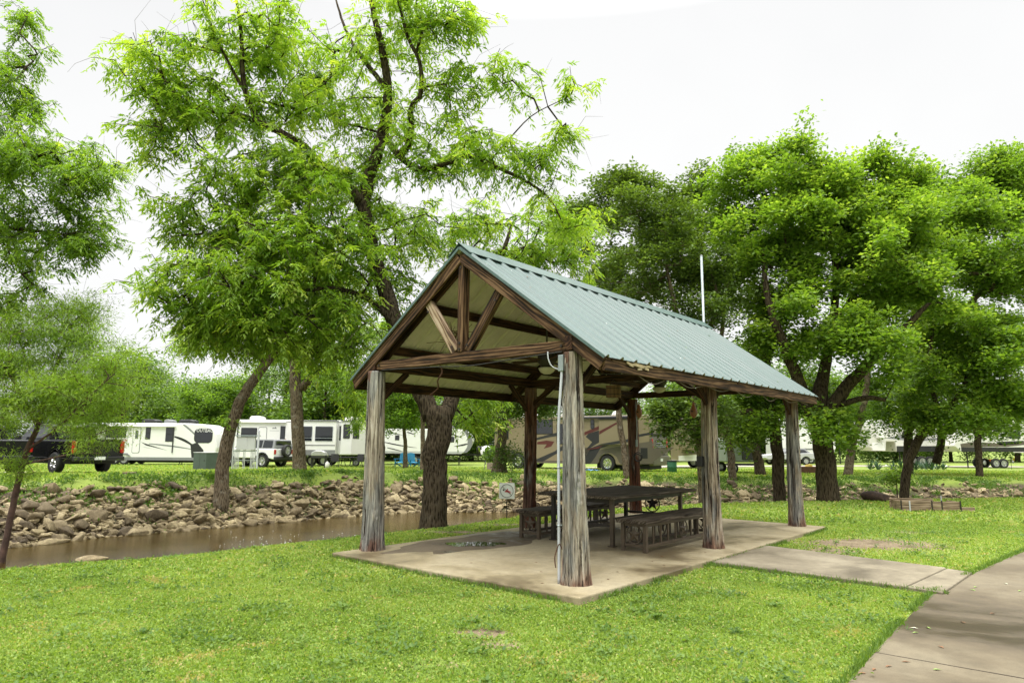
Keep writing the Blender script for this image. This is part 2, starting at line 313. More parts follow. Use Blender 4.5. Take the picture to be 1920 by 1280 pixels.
# ------------------------------------------------------------------ mesh helpers
class MB:
    def __init__(s): s.v = []; s.f = []; s.n = 0
    def add(s, v, f):
        v = np.asarray(v, float).reshape(-1, 3); s.v.append(v); s.f += [tuple(i + s.n for i in q) for q in f]; s.n += len(v); return s
    def box(s, c, d, rz=0, rx=0, ry=0):
        x, y, z = d[0] / 2, d[1] / 2, d[2] / 2
        v = np.array([(-x, -y, -z), (x, -y, -z), (x, y, -z), (-x, y, -z), (-x, -y, z), (x, -y, z), (x, y, z), (-x, y, z)])
        if rz or rx or ry: v = v @ np.array(Euler((rx, ry, rz)).to_matrix()).T
        return s.add(v + np.array(c), [(3, 2, 1, 0), (4, 5, 6, 7), (0, 1, 5, 4), (1, 2, 6, 5), (2, 3, 7, 6), (3, 0, 4, 7)])
    def prism(s, poly, y0, y1, axis='y', taper=None):
        """polygon in (x,z) extruded along y (or (x,y) along z, (y,z) along x)"""
        n = len(poly); v = []
        for k, yy in enumerate((y0, y1)):
            pp = poly if not (taper and k == 1) else taper
            for a, b in pp: v.append({'y': (a, yy, b), 'z': (a, b, yy), 'x': (yy, a, b)}[axis])
        f = [tuple(range(n)), tuple(range(2 * n - 1, n - 1, -1))] + [(i, n + i, n + (i + 1) % n, (i + 1) % n) for i in range(n)]
        return s.add(v, f)
    def tube(s, pts, rad, n=8, cap=True, wob=0, seed=0):
        pts = np.asarray(pts, float); m = len(pts); rad = np.broadcast_to(rad, (m,)) if np.ndim(rad) <= 1 else rad
        t = np.gradient(pts, axis=0); t /= np.linalg.norm(t, axis=1)[:, None] + 1e-9
        ref = np.array([0, 0, 1.]) if abs(t[0][2]) < .9 else np.array([1., 0, 0])
        u = np.cross(t[0], ref); u /= np.linalg.norm(u)
        rings = []; a = np.linspace(0, 2 * np.pi, n, endpoint=False)
        for i in range(m):
            u = u - t[i] * np.dot(u, t[i]); u /= np.linalg.norm(u) + 1e-9; w = np.cross(t[i], u)
            r = rad[i] * (1 + (wob * (np.sin(a * 5 + i * .35 + seed) * .5 + np.sin(a * 9 - i * .6 + seed * 2) * .35 + np.sin(a * 2 + i * .22 + seed) * .6) if wob else 0))
            rings.append(pts[i] + (np.cos(a) * r)[:, None] * u + (np.sin(a) * r)[:, None] * w)
        f = [(i * n + j, i * n + (j + 1) % n, (i + 1) * n + (j + 1) % n, (i + 1) * n + j) for i in range(m - 1) for j in range(n)]
        if cap: f += [tuple(range(n - 1, -1, -1)), tuple(range((m - 1) * n, m * n))]
        return s.add(np.concatenate(rings), f)
    def lathe(s, prof, n=20, c=(0, 0, 0), axis='z', sx=1, sy=1, cap=True):
        v = []; a = np.linspace(0, 2 * np.pi, n, endpoint=False)
        for r, h in prof:
            x, y = r * np.cos(a) * sx, r * np.sin(a) * sy; hh = np.full(n, h)
            v.append(np.stack({'z': (x, y, hh), 'y': (x, hh, y), 'x': (hh, x, y)}[axis], 1))
        m = len(prof)
        f = [(i * n + j, i * n + (j + 1) % n, (i + 1) * n + (j + 1) % n, (i + 1) * n + j) for i in range(m - 1) for j in range(n)]
        if cap: f += [tuple(range(n - 1, -1, -1)), tuple(range((m - 1) * n, m * n))]
        return s.add(np.concatenate(v) + np.array(c), f)
    def ring(s, c, r, tr, axis='y', n=24, k=5, sx=1, sz=1):
        a = np.linspace(0, 2 * np.pi, n, endpoint=False); b = np.linspace(0, 2 * np.pi, k, endpoint=False); v = []
        for x in a:
            for y in b:
                q = ((r + tr * math.cos(y)) * math.cos(x) * sx, tr * math.sin(y), (r + tr * math.cos(y)) * math.sin(x) * sz)
                v.append(q if axis == 'y' else (q[1], q[0], q[2]) if axis == 'x' else (q[0], q[2], q[1]))
        f = [(i * k + j, i * k + (j + 1) % k, ((i + 1) % n) * k + (j + 1) % k, ((i + 1) % n) * k + j) for i in range(n) for j in range(k)]
        return s.add(np.array(v) + np.array(c), f)
    def build(s, name, mat, parent=None, smooth=False, bev=0, auto=True):
        V = np.concatenate(s.v) if s.v else np.zeros((0, 3))
        me = bpy.data.meshes.new(name); me.from_pydata(V.tolist(), [], s.f); me.update()
        import bmesh
        bm = bmesh.new(); bm.from_mesh(me); bmesh.ops.recalc_face_normals(bm, faces=bm.faces); bm.to_mesh(me); bm.free()
        if smooth: me.shade_smooth()
        if mat: me.materials.append(mat)
        o = bpy.data.objects.new(name, me); col.objects.link(o)
        if parent: o.parent = parent
        if bev:
            b = o.modifiers.new('bevel', 'BEVEL'); b.width = bev; b.segments = 2; b.limit_method = 'ANGLE'; b.angle_limit = R(35)
        return o
def rawmesh(name, V, loops, counts, mat, parent=None, smooth=False, tint=None):
    """fast mesh from numpy: V (n,3), loops flat indices, counts per face"""
    me = bpy.data.meshes.new(name)
    V = np.ascontiguousarray(V, np.float32); loops = np.ascontiguousarray(loops, np.int32); counts = np.ascontiguousarray(counts, np.int32)
    me.vertices.add(len(V)); me.vertices.foreach_set('co', V.ravel())
    me.loops.add(len(loops)); me.loops.foreach_set('vertex_index', loops)
    me.polygons.add(len(counts)); me.polygons.foreach_set('loop_start', np.concatenate([[0], np.cumsum(counts)[:-1]]).astype(np.int32)); me.polygons.foreach_set('loop_total', counts)
    if smooth: me.polygons.foreach_set('use_smooth', np.ones(len(counts), bool))
    me.update(calc_edges=True)
    if tint is not None:
        a = me.attributes.new('tint', 'FLOAT', 'FACE'); a.data.foreach_set('value', np.ascontiguousarray(tint, np.float32))
    if mat: me.materials.append(mat)
    o = bpy.data.objects.new(name, me); col.objects.link(o)
    if parent: o.parent = parent
    return o
def tag(o, label=None, cat=None, group=None, kind=None):
    if label: o['label'] = label
    if cat: o['category'] = cat
    if group: o['group'] = group
    if kind: o['kind'] = kind
    return o
def thing(name, label, cat, loc=(0, 0, 0), rz=0, group=None):
    o = bpy.data.objects.new(name, None); col.objects.link(o); o.location = tuple(float(x) for x in loc); o.rotation_euler = (0, 0, rz); o.empty_display_size = .3
    return tag(o, label, cat, group)
def copy_tree(o, parent=None):
    c = o.copy(); col.objects.link(c)
    if parent: c.parent = parent
    for ch in o.children: copy_tree(ch, c)
    return c
def rrect(x0, z0, x1, z1, r, n=4):
    r = min(r, abs(x1 - x0) / 2 - 1e-3, abs(z1 - z0) / 2 - 1e-3); P = []
    for cx, cz, a0 in ((x1 - r, z1 - r, 0), (x0 + r, z1 - r, 90), (x0 + r, z0 + r, 180), (x1 - r, z0 + r, 270)):
        for k in range(n + 1):
            a = R(a0 + 90 * k / n); P.append((cx + r * math.cos(a), cz + r * math.sin(a)))
    return P
def text_obj(name, s, size, mat, parent, loc, rot, extr=.004, shear=0, sx=1):
    c = bpy.data.curves.new('lettering', 'FONT'); c.body = s; c.size = size; c.extrude = extr; c.shear = shear; c.resolution_u = 2
    t = bpy.data.objects.new('tmp', c); col.objects.link(t)
    dg = bpy.context.evaluated_depsgraph_get(); dg.update()
    me = bpy.data.meshes.new_from_object(t.evaluated_get(dg)); bpy.data.objects.remove(t)
    me.materials.clear(); me.materials.append(mat)
    o = bpy.data.objects.new(name, me); col.objects.link(o); o.parent = parent; o.location = loc; o.rotation_euler = rot; o.scale = (sx, 1, 1); return o

# ------------------------------------------------------------------ the ground sheet
def axis_pts(a, b, fine, lo, hi, g=1.16):
    p = list(np.arange(a, b + 1e-6, fine)); s = fine
    while p[-1] < hi: s *= g; p.append(p[-1] + s)
    s = fine; q = []; x = a
    while x > lo: s *= g; x -= s; q.append(x)
    return np.array(q[::-1] + p)
gx = axis_pts(-22, 28, .22, -900, 900); gy = axis_pts(3, 38, .22, -60, 1400)
GX, GY = np.meshgrid(gx, gy); GZ, GB = hmap(GX, GY)
DIRT = []   # (x, y, rx, ry, strength)
for (px, py, rx, ry, k) in [(1640, 1022, 1.35, .75, 1.15), (1560, 1035, .6, .5, .9), (905, 1190, .35, .2, .95), (935, 1212, .3, .15, .8), (870, 1100, .25, .15, .5), (345, 1100, .3, .25, .5), (1440, 1125, .7, .10, .6), (1250, 1090, .4, .15, .55), (860, 1000, 1.1, .22, .9), (960, 985, .9, .25, .9), (770, 1070, .9, .12, .6), (1700, 1000, .6, .3, .7), (440, 1150, .25, .1, .5), (840, 1245, .3, .12, .6), (1560, 980, 1.2, .4, .4), (600, 1215, .2, .1, .5)]:
    q = at(px, py, -.085); DIRT.append((q[0], q[1], rx, ry, k))
def dirt(x, y):
    d = np.zeros(np.shape(x))
    for a, b, rx, ry, k in DIRT: d = np.maximum(d, k * np.exp(-(((x - a) / rx) ** 2 + ((y - b) / ry) ** 2)))
    u, v = to_uv(x, y)
    e = np.maximum(np.maximum(-u, u - SL), np.maximum(-v, v - SW))
    d = np.maximum(d, .55 * np.exp(-np.maximum(e, 0) / .12) * (e > -.3))
    return d
ny_, nx_ = GX.shape
idx = np.arange(ny_ * nx_).reshape(ny_, nx_)
q = np.stack([idx[:-1, :-1], idx[:-1, 1:], idx[1:, 1:], idx[1:, :-1]], -1).reshape(-1, 4)
ground = rawmesh('ground', np.stack([GX, GY, GZ], -1).reshape(-1, 3), q.ravel(), np.full(len(q), 4), GROUND, smooth=True)
for nm, arr in (('bank', GB), ('dirt', dirt(GX, GY))):
    a = ground.data.attributes.new(nm, 'FLOAT', 'POINT'); a.data.foreach_set('value', np.ascontiguousarray(arr.ravel(), np.float32))
tag(ground, 'lawn with a rocky creek channel cut through it', kind='structure')

# creek water
m, nt, b = newmat('muddy_creek_water')
n = noise(nt, coords(nt, (1, 1, 1)), 1.2, 4); n2 = noise(nt, coords(nt, (1, 3, 1)), 9, 4, .6)
r = ramp(nt, n.outputs[0], [(.35, (.038, .025, .007)), (.65, (.07, .047, .014))]); lk(nt, r.outputs[0], b.inputs['Base Color'])
b.inputs['Roughness'].default_value = .06; b.inputs['IOR'].default_value = 1.33; bump(nt, b, n2.outputs[0], .14, .04)
ss = np.linspace(-40, 60, 60); V = []
for s in ss:
    a_ = np.interp(s, NE_S, NE_T) - .2; b_ = np.interp(s, WL_S, WL_T) + 1.2
    for t in np.linspace(a_, b_, 6): x, y = xy(s, t); V.append((x, y, -1.1))
ii = np.arange(360).reshape(60, 6); q = np.stack([ii[:-1, :-1], ii[1:, :-1], ii[1:, 1:], ii[:-1, 1:]], -1).reshape(-1, 4)
w = rawmesh('water', np.array(V), q.ravel(), np.full(len(q), 4), m, smooth=True); tag(w, 'muddy brown creek water', kind='structure')
# tiny white discs standing in for glints on the creek
mb = MB()
for k in range(80):
    c = at(random.gauss(560, 75), random.gauss(1012, 9), -1.1)
    s_, t_ = st(c[0], c[1])
    if not (np.interp(s_, NE_S, NE_T) + 1.4 < t_ < np.interp(s_, WL_S, WL_T) - .3): continue
    r_ = random.uniform(.005, .012); mb.lathe([(r_, 0), (r_ * .6, .005)], 7, (c[0], c[1], -1.098), sx=random.uniform(1, 2.2))
if mb.n: tag(mb.build('glint', SIGNW), 'white flecks painted as glints on the brown creek', 'glint', kind='stuff')

# concrete slab, walkway, curved path, road
def slab(name, poly, zt, th, mat, label, bev=.015):
    mb = MB(); mb.prism([tuple(p[:2]) for p in poly], zt - th, zt, 'z'); o = mb.build(name, mat, None, bev=bev); return tag(o, label, kind='structure')
slab('patio', [uv(0, 0), uv(SL, 0), uv(SL, SW), uv(0, SW)], 0, .3, CONC, 'stained concrete slab under the pavilion')
slab('walkway', [uv(3.08, -.004), uv(3.02, -2.30), uv(4.72, -2.45), uv(5.09, -.004)], -.022, .25, CONCW, 'short concrete walk from the slab to the path')
mb = MB(); mb.prism([tuple(uv(a, b)) for a, b in ((3.02, -2.31), (2.96, -2.66), (4.60, -2.74), (4.71, -2.46))], -.28, -.03, 'z'); tag(mb.build('walkway', CONCW, bev=.01), 'end strip of the short concrete walk', kind='structure')
# curved path: left edge through surveyed points, width 2.2
le = [at(px, py, -.06)[:2] for px, py in ((1560, 1310), (1592, 1279), (1650, 1213), (1700, 1160), (1745, 1118), (1784, 1097), (1822, 1077), (1870, 1055), (1920, 1034), (1990, 1010))]
le = [np.array([1.5, 2.2]), np.array([1.62, 3.0])] + le + [np.array([14, 15.2]), np.array([20, 17.5]), np.array([30, 19.5])]
def smoothline(P, n=8):
    P = np.array(P); out = []
    for i in range(len(P) - 1):
        p0 = P[max(i - 1, 0)]; p1 = P[i]; p2 = P[i + 1]; p3 = P[min(i + 2, len(P) - 1)]
        for k in range(n):
            t = k / n; out.append(.5 * ((2 * p1) + (-p0 + p2) * t + (2 * p0 - 5 * p1 + 4 * p2 - p3) * t * t + (-p0 + 3 * p1 - 3 * p2 + p3) * t ** 3))
    out.append(P[-1]); return np.array(out)
LE = smoothline(le, 6); tg = np.gradient(LE, axis=0); tg /= np.linalg.norm(tg, axis=1)[:, None]; RE = LE + np.stack([tg[:, 1], -tg[:, 0]], 1) * 2.6
mb = MB(); n_ = len(LE)
V = np.concatenate([np.c_[LE, np.full(n_, -.055)], np.c_[RE, np.full(n_, -.06)], np.c_[LE, np.full(n_, -.3)], np.c_[RE, np.full(n_, -.3)]])
fs = [(i, i + 1, n_ + i + 1, n_ + i) for i in range(n_ - 1)] + [(i, 2 * n_ + i, 2 * n_ + i + 1, i + 1) for i in range(n_ - 1)] + [(n_ + i, n_ + i + 1, 3 * n_ + i + 1, 3 * n_ + i) for i in range(n_ - 1)]
mb.add(V, fs); tag(mb.build('path', CONCP), 'damp curved concrete footpath', kind='structure')
# tooled joints in the path: dark thin strips
mb = MB()
for f_ in (23, 66):
    a = LE[f_]; b_ = RE[f_]; d = b_ - a; L_ = np.linalg.norm(d); c = (a + b_) / 2; mb.box((c[0], c[1], -.0545), (L_, .008, .004), math.atan2(d[1], d[0]))
tag(mb.build('path_joints', plain('joint_dark', (.07, .055, .04), .9)), 'narrow joints across the concrete footpath', kind='structure')
def in_path(x, y):
    d = np.full(np.shape(x), 9.); ins = np.zeros(np.shape(x), bool)
    C_ = (LE + RE) / 2
    for i in range(0, len(C_)):
        e = (x - C_[i, 0]) * tg[i, 0] + (y - C_[i, 1]) * tg[i, 1]; w_ = (x - C_[i, 0]) * tg[i, 1] - (y - C_[i, 1]) * tg[i, 0]
        ins |= (np.abs(w_) < 1.32) & (np.abs(e) < .35)
    return ins
# road beyond the creek
def strip(name, pts, width, mat, label, dz=.03):
    P = smoothline([np.array(p) for p in pts], 10); tg_ = np.gradient(P, axis=0); tg_ /= np.linalg.norm(tg_, axis=1)[:, None]; nn = np.stack([-tg_[:, 1], tg_[:, 0]], 1)
    rows = [P + nn * (width * k) for k in np.linspace(-.5, .5, 5)]; V = np.concatenate(rows); z = hmap(V[:, 0], V[:, 1])[0] + dz; m_ = len(P)
    mb = MB(); mb.add(np.c_[V, z], [(r_ * m_ + i, r_ * m_ + i + 1, (r_ + 1) * m_ + i + 1, (r_ + 1) * m_ + i) for r_ in range(4) for i in range(m_ - 1)]); return tag(mb.build(name, mat, smooth=True), label, kind='structure')
strip('road', [(-60, 36), (-30, 34.5), (-18, 34), (-12, 35.5), (-6, 38.5), (0, 42), (5, 47), (12, 53), (24, 57), (50, 60), (90, 62)], 3.4, ROADM, 'pale concrete campground road')
strip('parking_pad', [(-26, 26.6), (-20, 27.5), (-15, 28.8), (-12, 31.2)], 3.4, ROADM, 'pale concrete parking pad', .04)

# ------------------------------------------------------------------ riprap
def ico():
    import bmesh
    bm = bmesh.new(); bmesh.ops.create_icosphere(bm, subdivisions=2, radius=1); v = np.array([x.co[:] for x in bm.verts]); f = np.array([[q.index for q in p.verts] for p in bm.faces]); bm.free(); return v, f
IV, IF = ico()
def rockshape(rng, flat=.6):
    import bmesh
    P = rng.normal(size=(13, 3)); P /= np.linalg.norm(P, axis=1)[:, None]; P *= rng.uniform(.75, 1.0, (13, 1))
    bm = bmesh.new()
    for p in P: bm.verts.new(p)
    bmesh.ops.convex_hull(bm, input=bm.verts)
    for v_ in [v_ for v_ in bm.verts if not v_.link_faces]: bm.verts.remove(v_)
    bmesh.ops.bevel(bm, geom=list(bm.edges), offset=.05, segments=1, affect='EDGES', profile=.5)
    bmesh.ops.triangulate(bm, faces=bm.faces); bm.verts.index_update()
    v = np.array([x.co[:] for x in bm.verts]); f_ = np.array([[q.index for q in p.verts] for p in bm.faces]); bm.free()
    v *= np.array([rng.uniform(1.1, 1.7), rng.uniform(.9, 1.3), rng.uniform(.5, .9) * flat / .6])
    return v + rng.normal(scale=.012, size=v.shape), f_
shapes = [rockshape(RNG) for _ in range(14)]
smesh = []
for v, f_ in shapes:
    o = rawmesh('rock', v, f_.ravel(), np.full(len(f_), 3), ROCK); smesh.append(o.data); bpy.data.objects.remove(o)
def pxof(x, y, z):
    Yc = y * cp + (z - CH) * sp; Zc = -y * sp + (z - CH) * cp; X = F * x / Yc; Y = -F * Zc / Yc; return 960 + X * cr - Y * sr, 640 + X * sr + Y * cr
spots = []
rng = np.random.default_rng(5)
while len(spots) < 12500:
    s = rng.uniform(-6, 36); u_ = rng.beta(1.1, 1.2); wl = np.interp(s, WL_S, WL_T); fc = np.interp(s, FC_S, FC_T)
    t = wl - .35 + (fc - wl + .1) * u_ * (.76 + .05 * math.sin(s * 1.7)); x, y = xy(s, t)
    if vnoise(x, y, 1.0, 21) < -.6 and rng.random() < .6: continue
    if s > 12 and rng.random() < .35: continue
    if s > 27 and rng.random() < .45: continue
    if u_ > .8 and rng.random() < .45: continue
    size = float(np.clip(rng.lognormal(-2.68, .58), .035, .30))
    if s > 16: size *= .9
    px, py = pxof(x, y, gz(x, y))
    spots.append((size / y if -60 < px < 1980 else 0, x, y, size, s, u_))
spots.sort(reverse=True)
big = spots[:300]
def sect(px):
    for lim, t in ((160, 'behind the willow sapling'), (390, 'below the trailer with arrow stripes'), (540, 'beside the leaning creek-bank trunk'), (690, 'left of the pavilion corner post'), (800, 'left of the pecan trunk'), (935, 'left of the no swimming sign'), (1080, 'behind the no swimming sign'), (1330, 'seen behind the picnic table'), (1500, 'between the two right pavilion posts'), (1700, 'right of the big oak trunk')):
        if px < lim: return t
    return 'on the far right slope'
for k, (_, x, y, size, s, u_) in enumerate(big):
    o = bpy.data.objects.new('rock', smesh[k % 14]); col.objects.link(o)
    o.location = (x, y, gz(x, y) + size * .12); o.rotation_euler = (rng.normal(0, .35), rng.normal(0, .3), rng.uniform(0, 6.28)); o.scale = (size,) * 3
    px = pxof(x, y, -.4)[0]
    sz = 'large' if size > .24 else 'medium' if size > .16 else 'small'
    hh = 'at the waterline' if u_ < .15 else 'high on the bank' if u_ > .7 else 'mid-slope'
    tag(o, f'{sz} tan stone {hh}, {sect(px)}', 'stone', 'riprap stones on the far creek bank')
Vs, Ls, Ts = [], [], []; n0 = 0
for _, x, y, size, s, u_ in spots[300:]:
    v, f_ = shapes[rng.integers(14)]; v = v @ np.array(Euler((rng.normal(0, .35), rng.normal(0, .3), rng.uniform(0, 6.28))).to_matrix()).T * size + np.array([x, y, gz(x, y) + size * .15])
    Vs.append(v); Ls.append(f_ + n0); n0 += len(v); Ts.append(np.full(len(f_), rng.random()))
o = rawmesh('rubble', np.concatenate(Vs), np.concatenate(Ls).ravel(), np.full(sum(len(a) for a in Ls), 3), ROCK, tint=np.concatenate(Ts)); tag(o, 'small limestone rubble covering the far creek bank', 'rubble', kind='stuff')
# a pale flat stone at the lawn edge on the near side
o = bpy.data.objects.new('rock', smesh[3]); col.objects.link(o); c = at(172, 1056, -.2); o.location = (c[0], c[1], -.17); o.scale = (.22, .16, .12); tag(o, 'pale flat stone at the near lawn edge above the water', 'stone')

# ------------------------------------------------------------------ leaves / blades as numpy quads
def quads(base, d, side, L, W, fold=0.):
    """diamond leaves: base (n,3), d & side unit vectors"""
    n_ = len(base); L = np.broadcast_to(L, n_)[:, None]; W = np.broadcast_to(W, n_)[:, None]
    up = np.cross(side, d)
    mid = base + d * L * .45 + up * (L * fold)
    V = np.stack([base, mid + side * W * .5, base + d * L - up * L * fold * .6, mid - side * W * .5], 1).reshape(-1, 3)
    return V
def unit(a): return a / (np.linalg.norm(a, axis=-1, keepdims=True) + 1e-9)
def leafobj(name, V, tint, mat, parent=None):
    n_ = len(V) // 4; return rawmesh(name, V, np.arange(n_ * 4), np.full(n_, 4), mat, parent, tint=tint)

# grass: blades and clover-like leaves
def grass_field(n, ymin, ymax, hl, wl_, rng):
    u = rng.random(n); y = np.sqrt(ymin ** 2 + u * (ymax ** 2 - ymin ** 2)) if True else 0
    x = (rng.random(n) * 2 - 1) * (y * .80 + .3)
    z, bk = hmap(x, y); uu, vv = to_uv(x, y)
    ok = (bk < .25) & ~((uu > -.005) & (uu < SL + .01) & (vv > -.01) & (vv < SW + .01)) & ~((uu > 3.0) & (uu < 5.05) & (vv < 0) & (vv > -2.76) & (uu < 5.05 + .16 * vv))
    ok &= ~in_path(x, y)
    s, t = st(x, y); ne = np.interp(s, NE_S, NE_T); ok &= (t < ne + .35) | (t > np.interp(s, FC_S, FC_T) - .6)
    dd = dirt(x, y); ok &= rng.random(n) > dd * 1.15 + .25 * (vnoise(x, y, 2.3, 31) < -.55)
    x, y, z = x[ok], y[ok], z[ok]; n = len(x)
    clump = vnoise(x, y, 3.1, 40) * .5 + vnoise(x, y, 9.3, 41) * .5
    lean = rng.normal(size=(n, 3)) * np.array([1, 1, .1]); kind = rng.random(n) < .42
    d = unit(np.where(kind[:, None], lean * .5 + np.array([0, 0, .9]), lean + np.array([0, 0, .55])))
    side = unit(np.cross(d, rng.normal(size=(n, 3))))
    hs = 1 + .35 * clump
    L = np.where(kind, rng.uniform(.7, 1.5, n) * hl, rng.uniform(.45, .9, n) * hl) * hs; W = np.where(kind, wl_ * .32, wl_ * rng.uniform(.9, 1.5, n))
    b = np.stack([x, y, z + np.where(kind, -.005, rng.uniform(-.005, .6, n) * hl * .55)], 1)
    big = vnoise(x, y, .7, 50) * .5 + vnoise(x, y, 2.1, 51) * .5
    ti = np.clip(.57 + .17 * clump + .24 * big + rng.normal(0, .2, n), 0, .94); br = np.clip(vnoise(x, y, 2.7, 61) * .6 + vnoise(x, y, 7.1, 62) * .5 - .42, 0, 1) * 1.6; ti = np.where(rng.random(n) < br, rng.uniform(.95, 1, n), ti); ti = np.where(rng.random(n) < .035, .99, ti)
    return quads(b, d, side, L, W, .08), ti
gr = np.random.default_rng(3)
GF = [grass_field(420000, 4.0, 8.2, .032, .016, gr), grass_field(330000, 8.0, 15, .040, .024, gr), grass_field(130000, 14.5, 27, .065, .055, gr), grass_field(90000, 24, 48, .10, .10, gr)]
leafobj('grass', np.concatenate([a for a, _ in GF]), np.concatenate([b_ for _, b_ in GF]), GRASS)
tag(bpy.data.objects['grass'], 'short lush clover-mixed lawn grass', 'grass', kind='stuff')
# weeds among the riprap and on both bank lips
nW = 420; Vs, Ts = [], []
for k in range(nW):
    s = gr.uniform(-6, 36); wl = np.interp(s, WL_S, WL_T); fc = np.interp(s, FC_S, FC_T); t = wl + (fc - wl) * (1 - gr.beta(.9, 2.0)); x, y = xy(s, t)
    if s < 1: t = wl + (fc - wl) * gr.uniform(.4, 1); x, y = xy(s, t)
    n_ = int(gr.integers(30, 110)); rr = gr.uniform(.08, .3)
    c = np.array([x, y, gz(x, y)]) + gr.normal(size=(n_, 3)) * np.array([rr, rr, .03]); c[:, 2] = hmap(c[:, 0], c[:, 1])[0] + gr.uniform(0, .12, n_)
    d = unit(gr.normal(size=(n_, 3)) + np.array([0, 0, 1.0])); Vs.append(quads(c, d, unit(np.cross(d, gr.normal(size=(n_, 3)))), gr.uniform(.05, .13, n_), gr.uniform(.03, .06, n_))); Ts.append(np.clip(gr.normal(.5, .2, n_), 0, 1))
for k in range(620):   # broad-leaved weeds and clover tufts in the near lawn
    y = gr.uniform(4.2, 15); x = gr.uniform(-.8, .8) * y; u, v = to_uv(x, y)
    if (-.1 < u < SL + .1 and -.1 < v < SW + .1) or (2.9 < u < 5.2 and -2.9 < v < .1) or bool(in_path(np.array([x]), np.array([y]))[0]) or hmap(x, y)[1] > .2: continue
    n_ = int(gr.integers(12, 46)); rr = gr.uniform(.03, .14); c = np.array([x, y, 0]) + gr.normal(size=(n_, 3)) * np.array([rr, rr, 0]); c[:, 2] = hmap(c[:, 0], c[:, 1])[0] + gr.uniform(.01, .045, n_)
    d = unit(gr.normal(size=(n_, 3)) * np.array([1, 1, .3]) + np.array([0, 0, .35])); tt = gr.uniform(.25, .95); Vs.append(quads(c, d, unit(np.cross(d, np.array([0, 0, 1.]) + gr.normal(0, .3, (n_, 3)))), gr.uniform(.025, .06, n_), gr.uniform(.016, .03, n_))); Ts.append(np.clip(gr.normal(tt, .12, n_), 0, 1))
# longer blades leaning over the concrete edges
E_ = [(uv(0, 0), uv(SL, 0)), (uv(0, 0), uv(0, SW)), (uv(3.0, 0), uv(3.0, -2.7)), (uv(5.1, 0), uv(4.65, -2.72))] + [(LE[i], LE[i + 1]) for i in range(len(LE) - 1) if LE[i][1] < 20]
for a, b_ in E_:
    L_ = float(np.linalg.norm(b_ - a)); n_ = int(L_ * 330); tt = gr.random(n_); nrm_ = np.array([-(b_ - a)[1], (b_ - a)[0]]) / L_
    if (a is not LE[0]) and any(a is e for e in LE): sg = 1
    cxy = a + (b_ - a) * tt[:, None] + nrm_ * ((gr.uniform(.0, .05, n_)) * (1 if L_ < 1.2 else -1 if (abs(a[0] - uv(0, 0)[0]) < 1e-6 and abs(b_[0] - uv(SL, 0)[0]) < 1e-6) else 1))[:, None]
    keep = vnoise(cxy[:, 0] * 3, cxy[:, 1] * 3, 1.3, 71) > -.35; cxy = cxy[keep]; n_ = len(cxy)
    c = np.c_[cxy, np.full(n_, -.07)]; d = unit(gr.normal(size=(n_, 3)) * .5 + np.array([0, 0, .9])); Vs.append(quads(c, d, unit(np.cross(d, gr.normal(size=(n_, 3)))), gr.uniform(.045, .085, n_), gr.uniform(.006, .012, n_))); Ts.append(np.clip(gr.normal(.7, .2, n_), 0, 1))
leafobj('weeds', np.concatenate(Vs), np.concatenate(Ts), GRASSF); tag(bpy.data.objects['weeds'], 'low green weeds between the bank stones and along the concrete edges', 'weeds', kind='stuff')

# puddle on the slab
mb = MB(); m, nt, b = newmat('puddle_water'); b.inputs['Base Color'].default_value = (.035, .028, .018, 1); b.inputs['Roughness'].default_value = .03; b.inputs['Specular IOR Level'].default_value = .6
P = []; c = uv(1.95, 3.28)
for k in range(48):
    a = k / 48 * 2 * math.pi; r_ = 1 + .16 * math.sin(2 * a + 1) + .12 * math.sin(5 * a) + .07 * math.sin(9 * a + 2); P.append((c[0] + .40 * r_ * math.cos(a), c[1] + .27 * r_ * math.sin(a)))
mb.prism(P, .0015, .004, 'z'); tag(mb.build('puddle', m), 'small rain puddle on the slab', kind='structure')
# damp stain round the puddle (a real wet film on the concrete)
STAIN = concrete_mat('wet_concrete', (.14, .11, .07), (.10, .075, .045), (.06, .045, .028), 1.6, .18)
P = []
for k in range(60):
    a = k / 60 * 2 * math.pi; r_ = 1 + .10 * math.sin(3 * a + .5) + .09 * math.sin(7 * a) + .05 * math.sin(13 * a + 2); P.append((max(.12, 2.35 + 1.75 * r_ * math.cos(a)), min(SW - .06, 3.42 + .62 * r_ * math.sin(a))))
mb = MB(); mb.prism([tuple(uv(*p)) for p in P], -.01, .0012, 'z'); tag(mb.build('damp_patch', STAIN), 'damp dark patch on the slab', kind='structure')
# fallen leaves
lv = thing('fallen_leaf', 'fallen leaf lying on the concrete', 'leaf', (0, 0, 0), group='fallen leaves on the concrete'); bpy.data.objects.remove(lv)
LFM = [plain('dry_brown_leaf', (.22, .11, .05), .8), plain('fallen_green_leaf', (.25, .38, .08), .6), plain('pale_fallen_leaf', (.5, .5, .36), .6)]
lme = []
for mt in LFM:
    o = MB().add([(0, 0, .002), (.03, .012, .008), (.075, 0, .004), (.03, -.014, .01)], [(0, 1, 2), (0, 2, 3)]).build('fallen_leaf', mt); lme.append(o.data); bpy.data.objects.remove(o)
pl = [(1833, 1100, 1), (1722, 1178, 2), (1710, 1186, 1), (1830, 1107, 1), (1642, 1253, 0), (1625, 1262, 0), (1660, 1250, 0), (1748, 1255, 1), (1800, 1165, 0), (1690, 1240, 0), (1910, 1108, 1), (1890, 1095, 2), (1856, 1150, 0), (1735, 1175, 1), (1770, 1215, 0)]
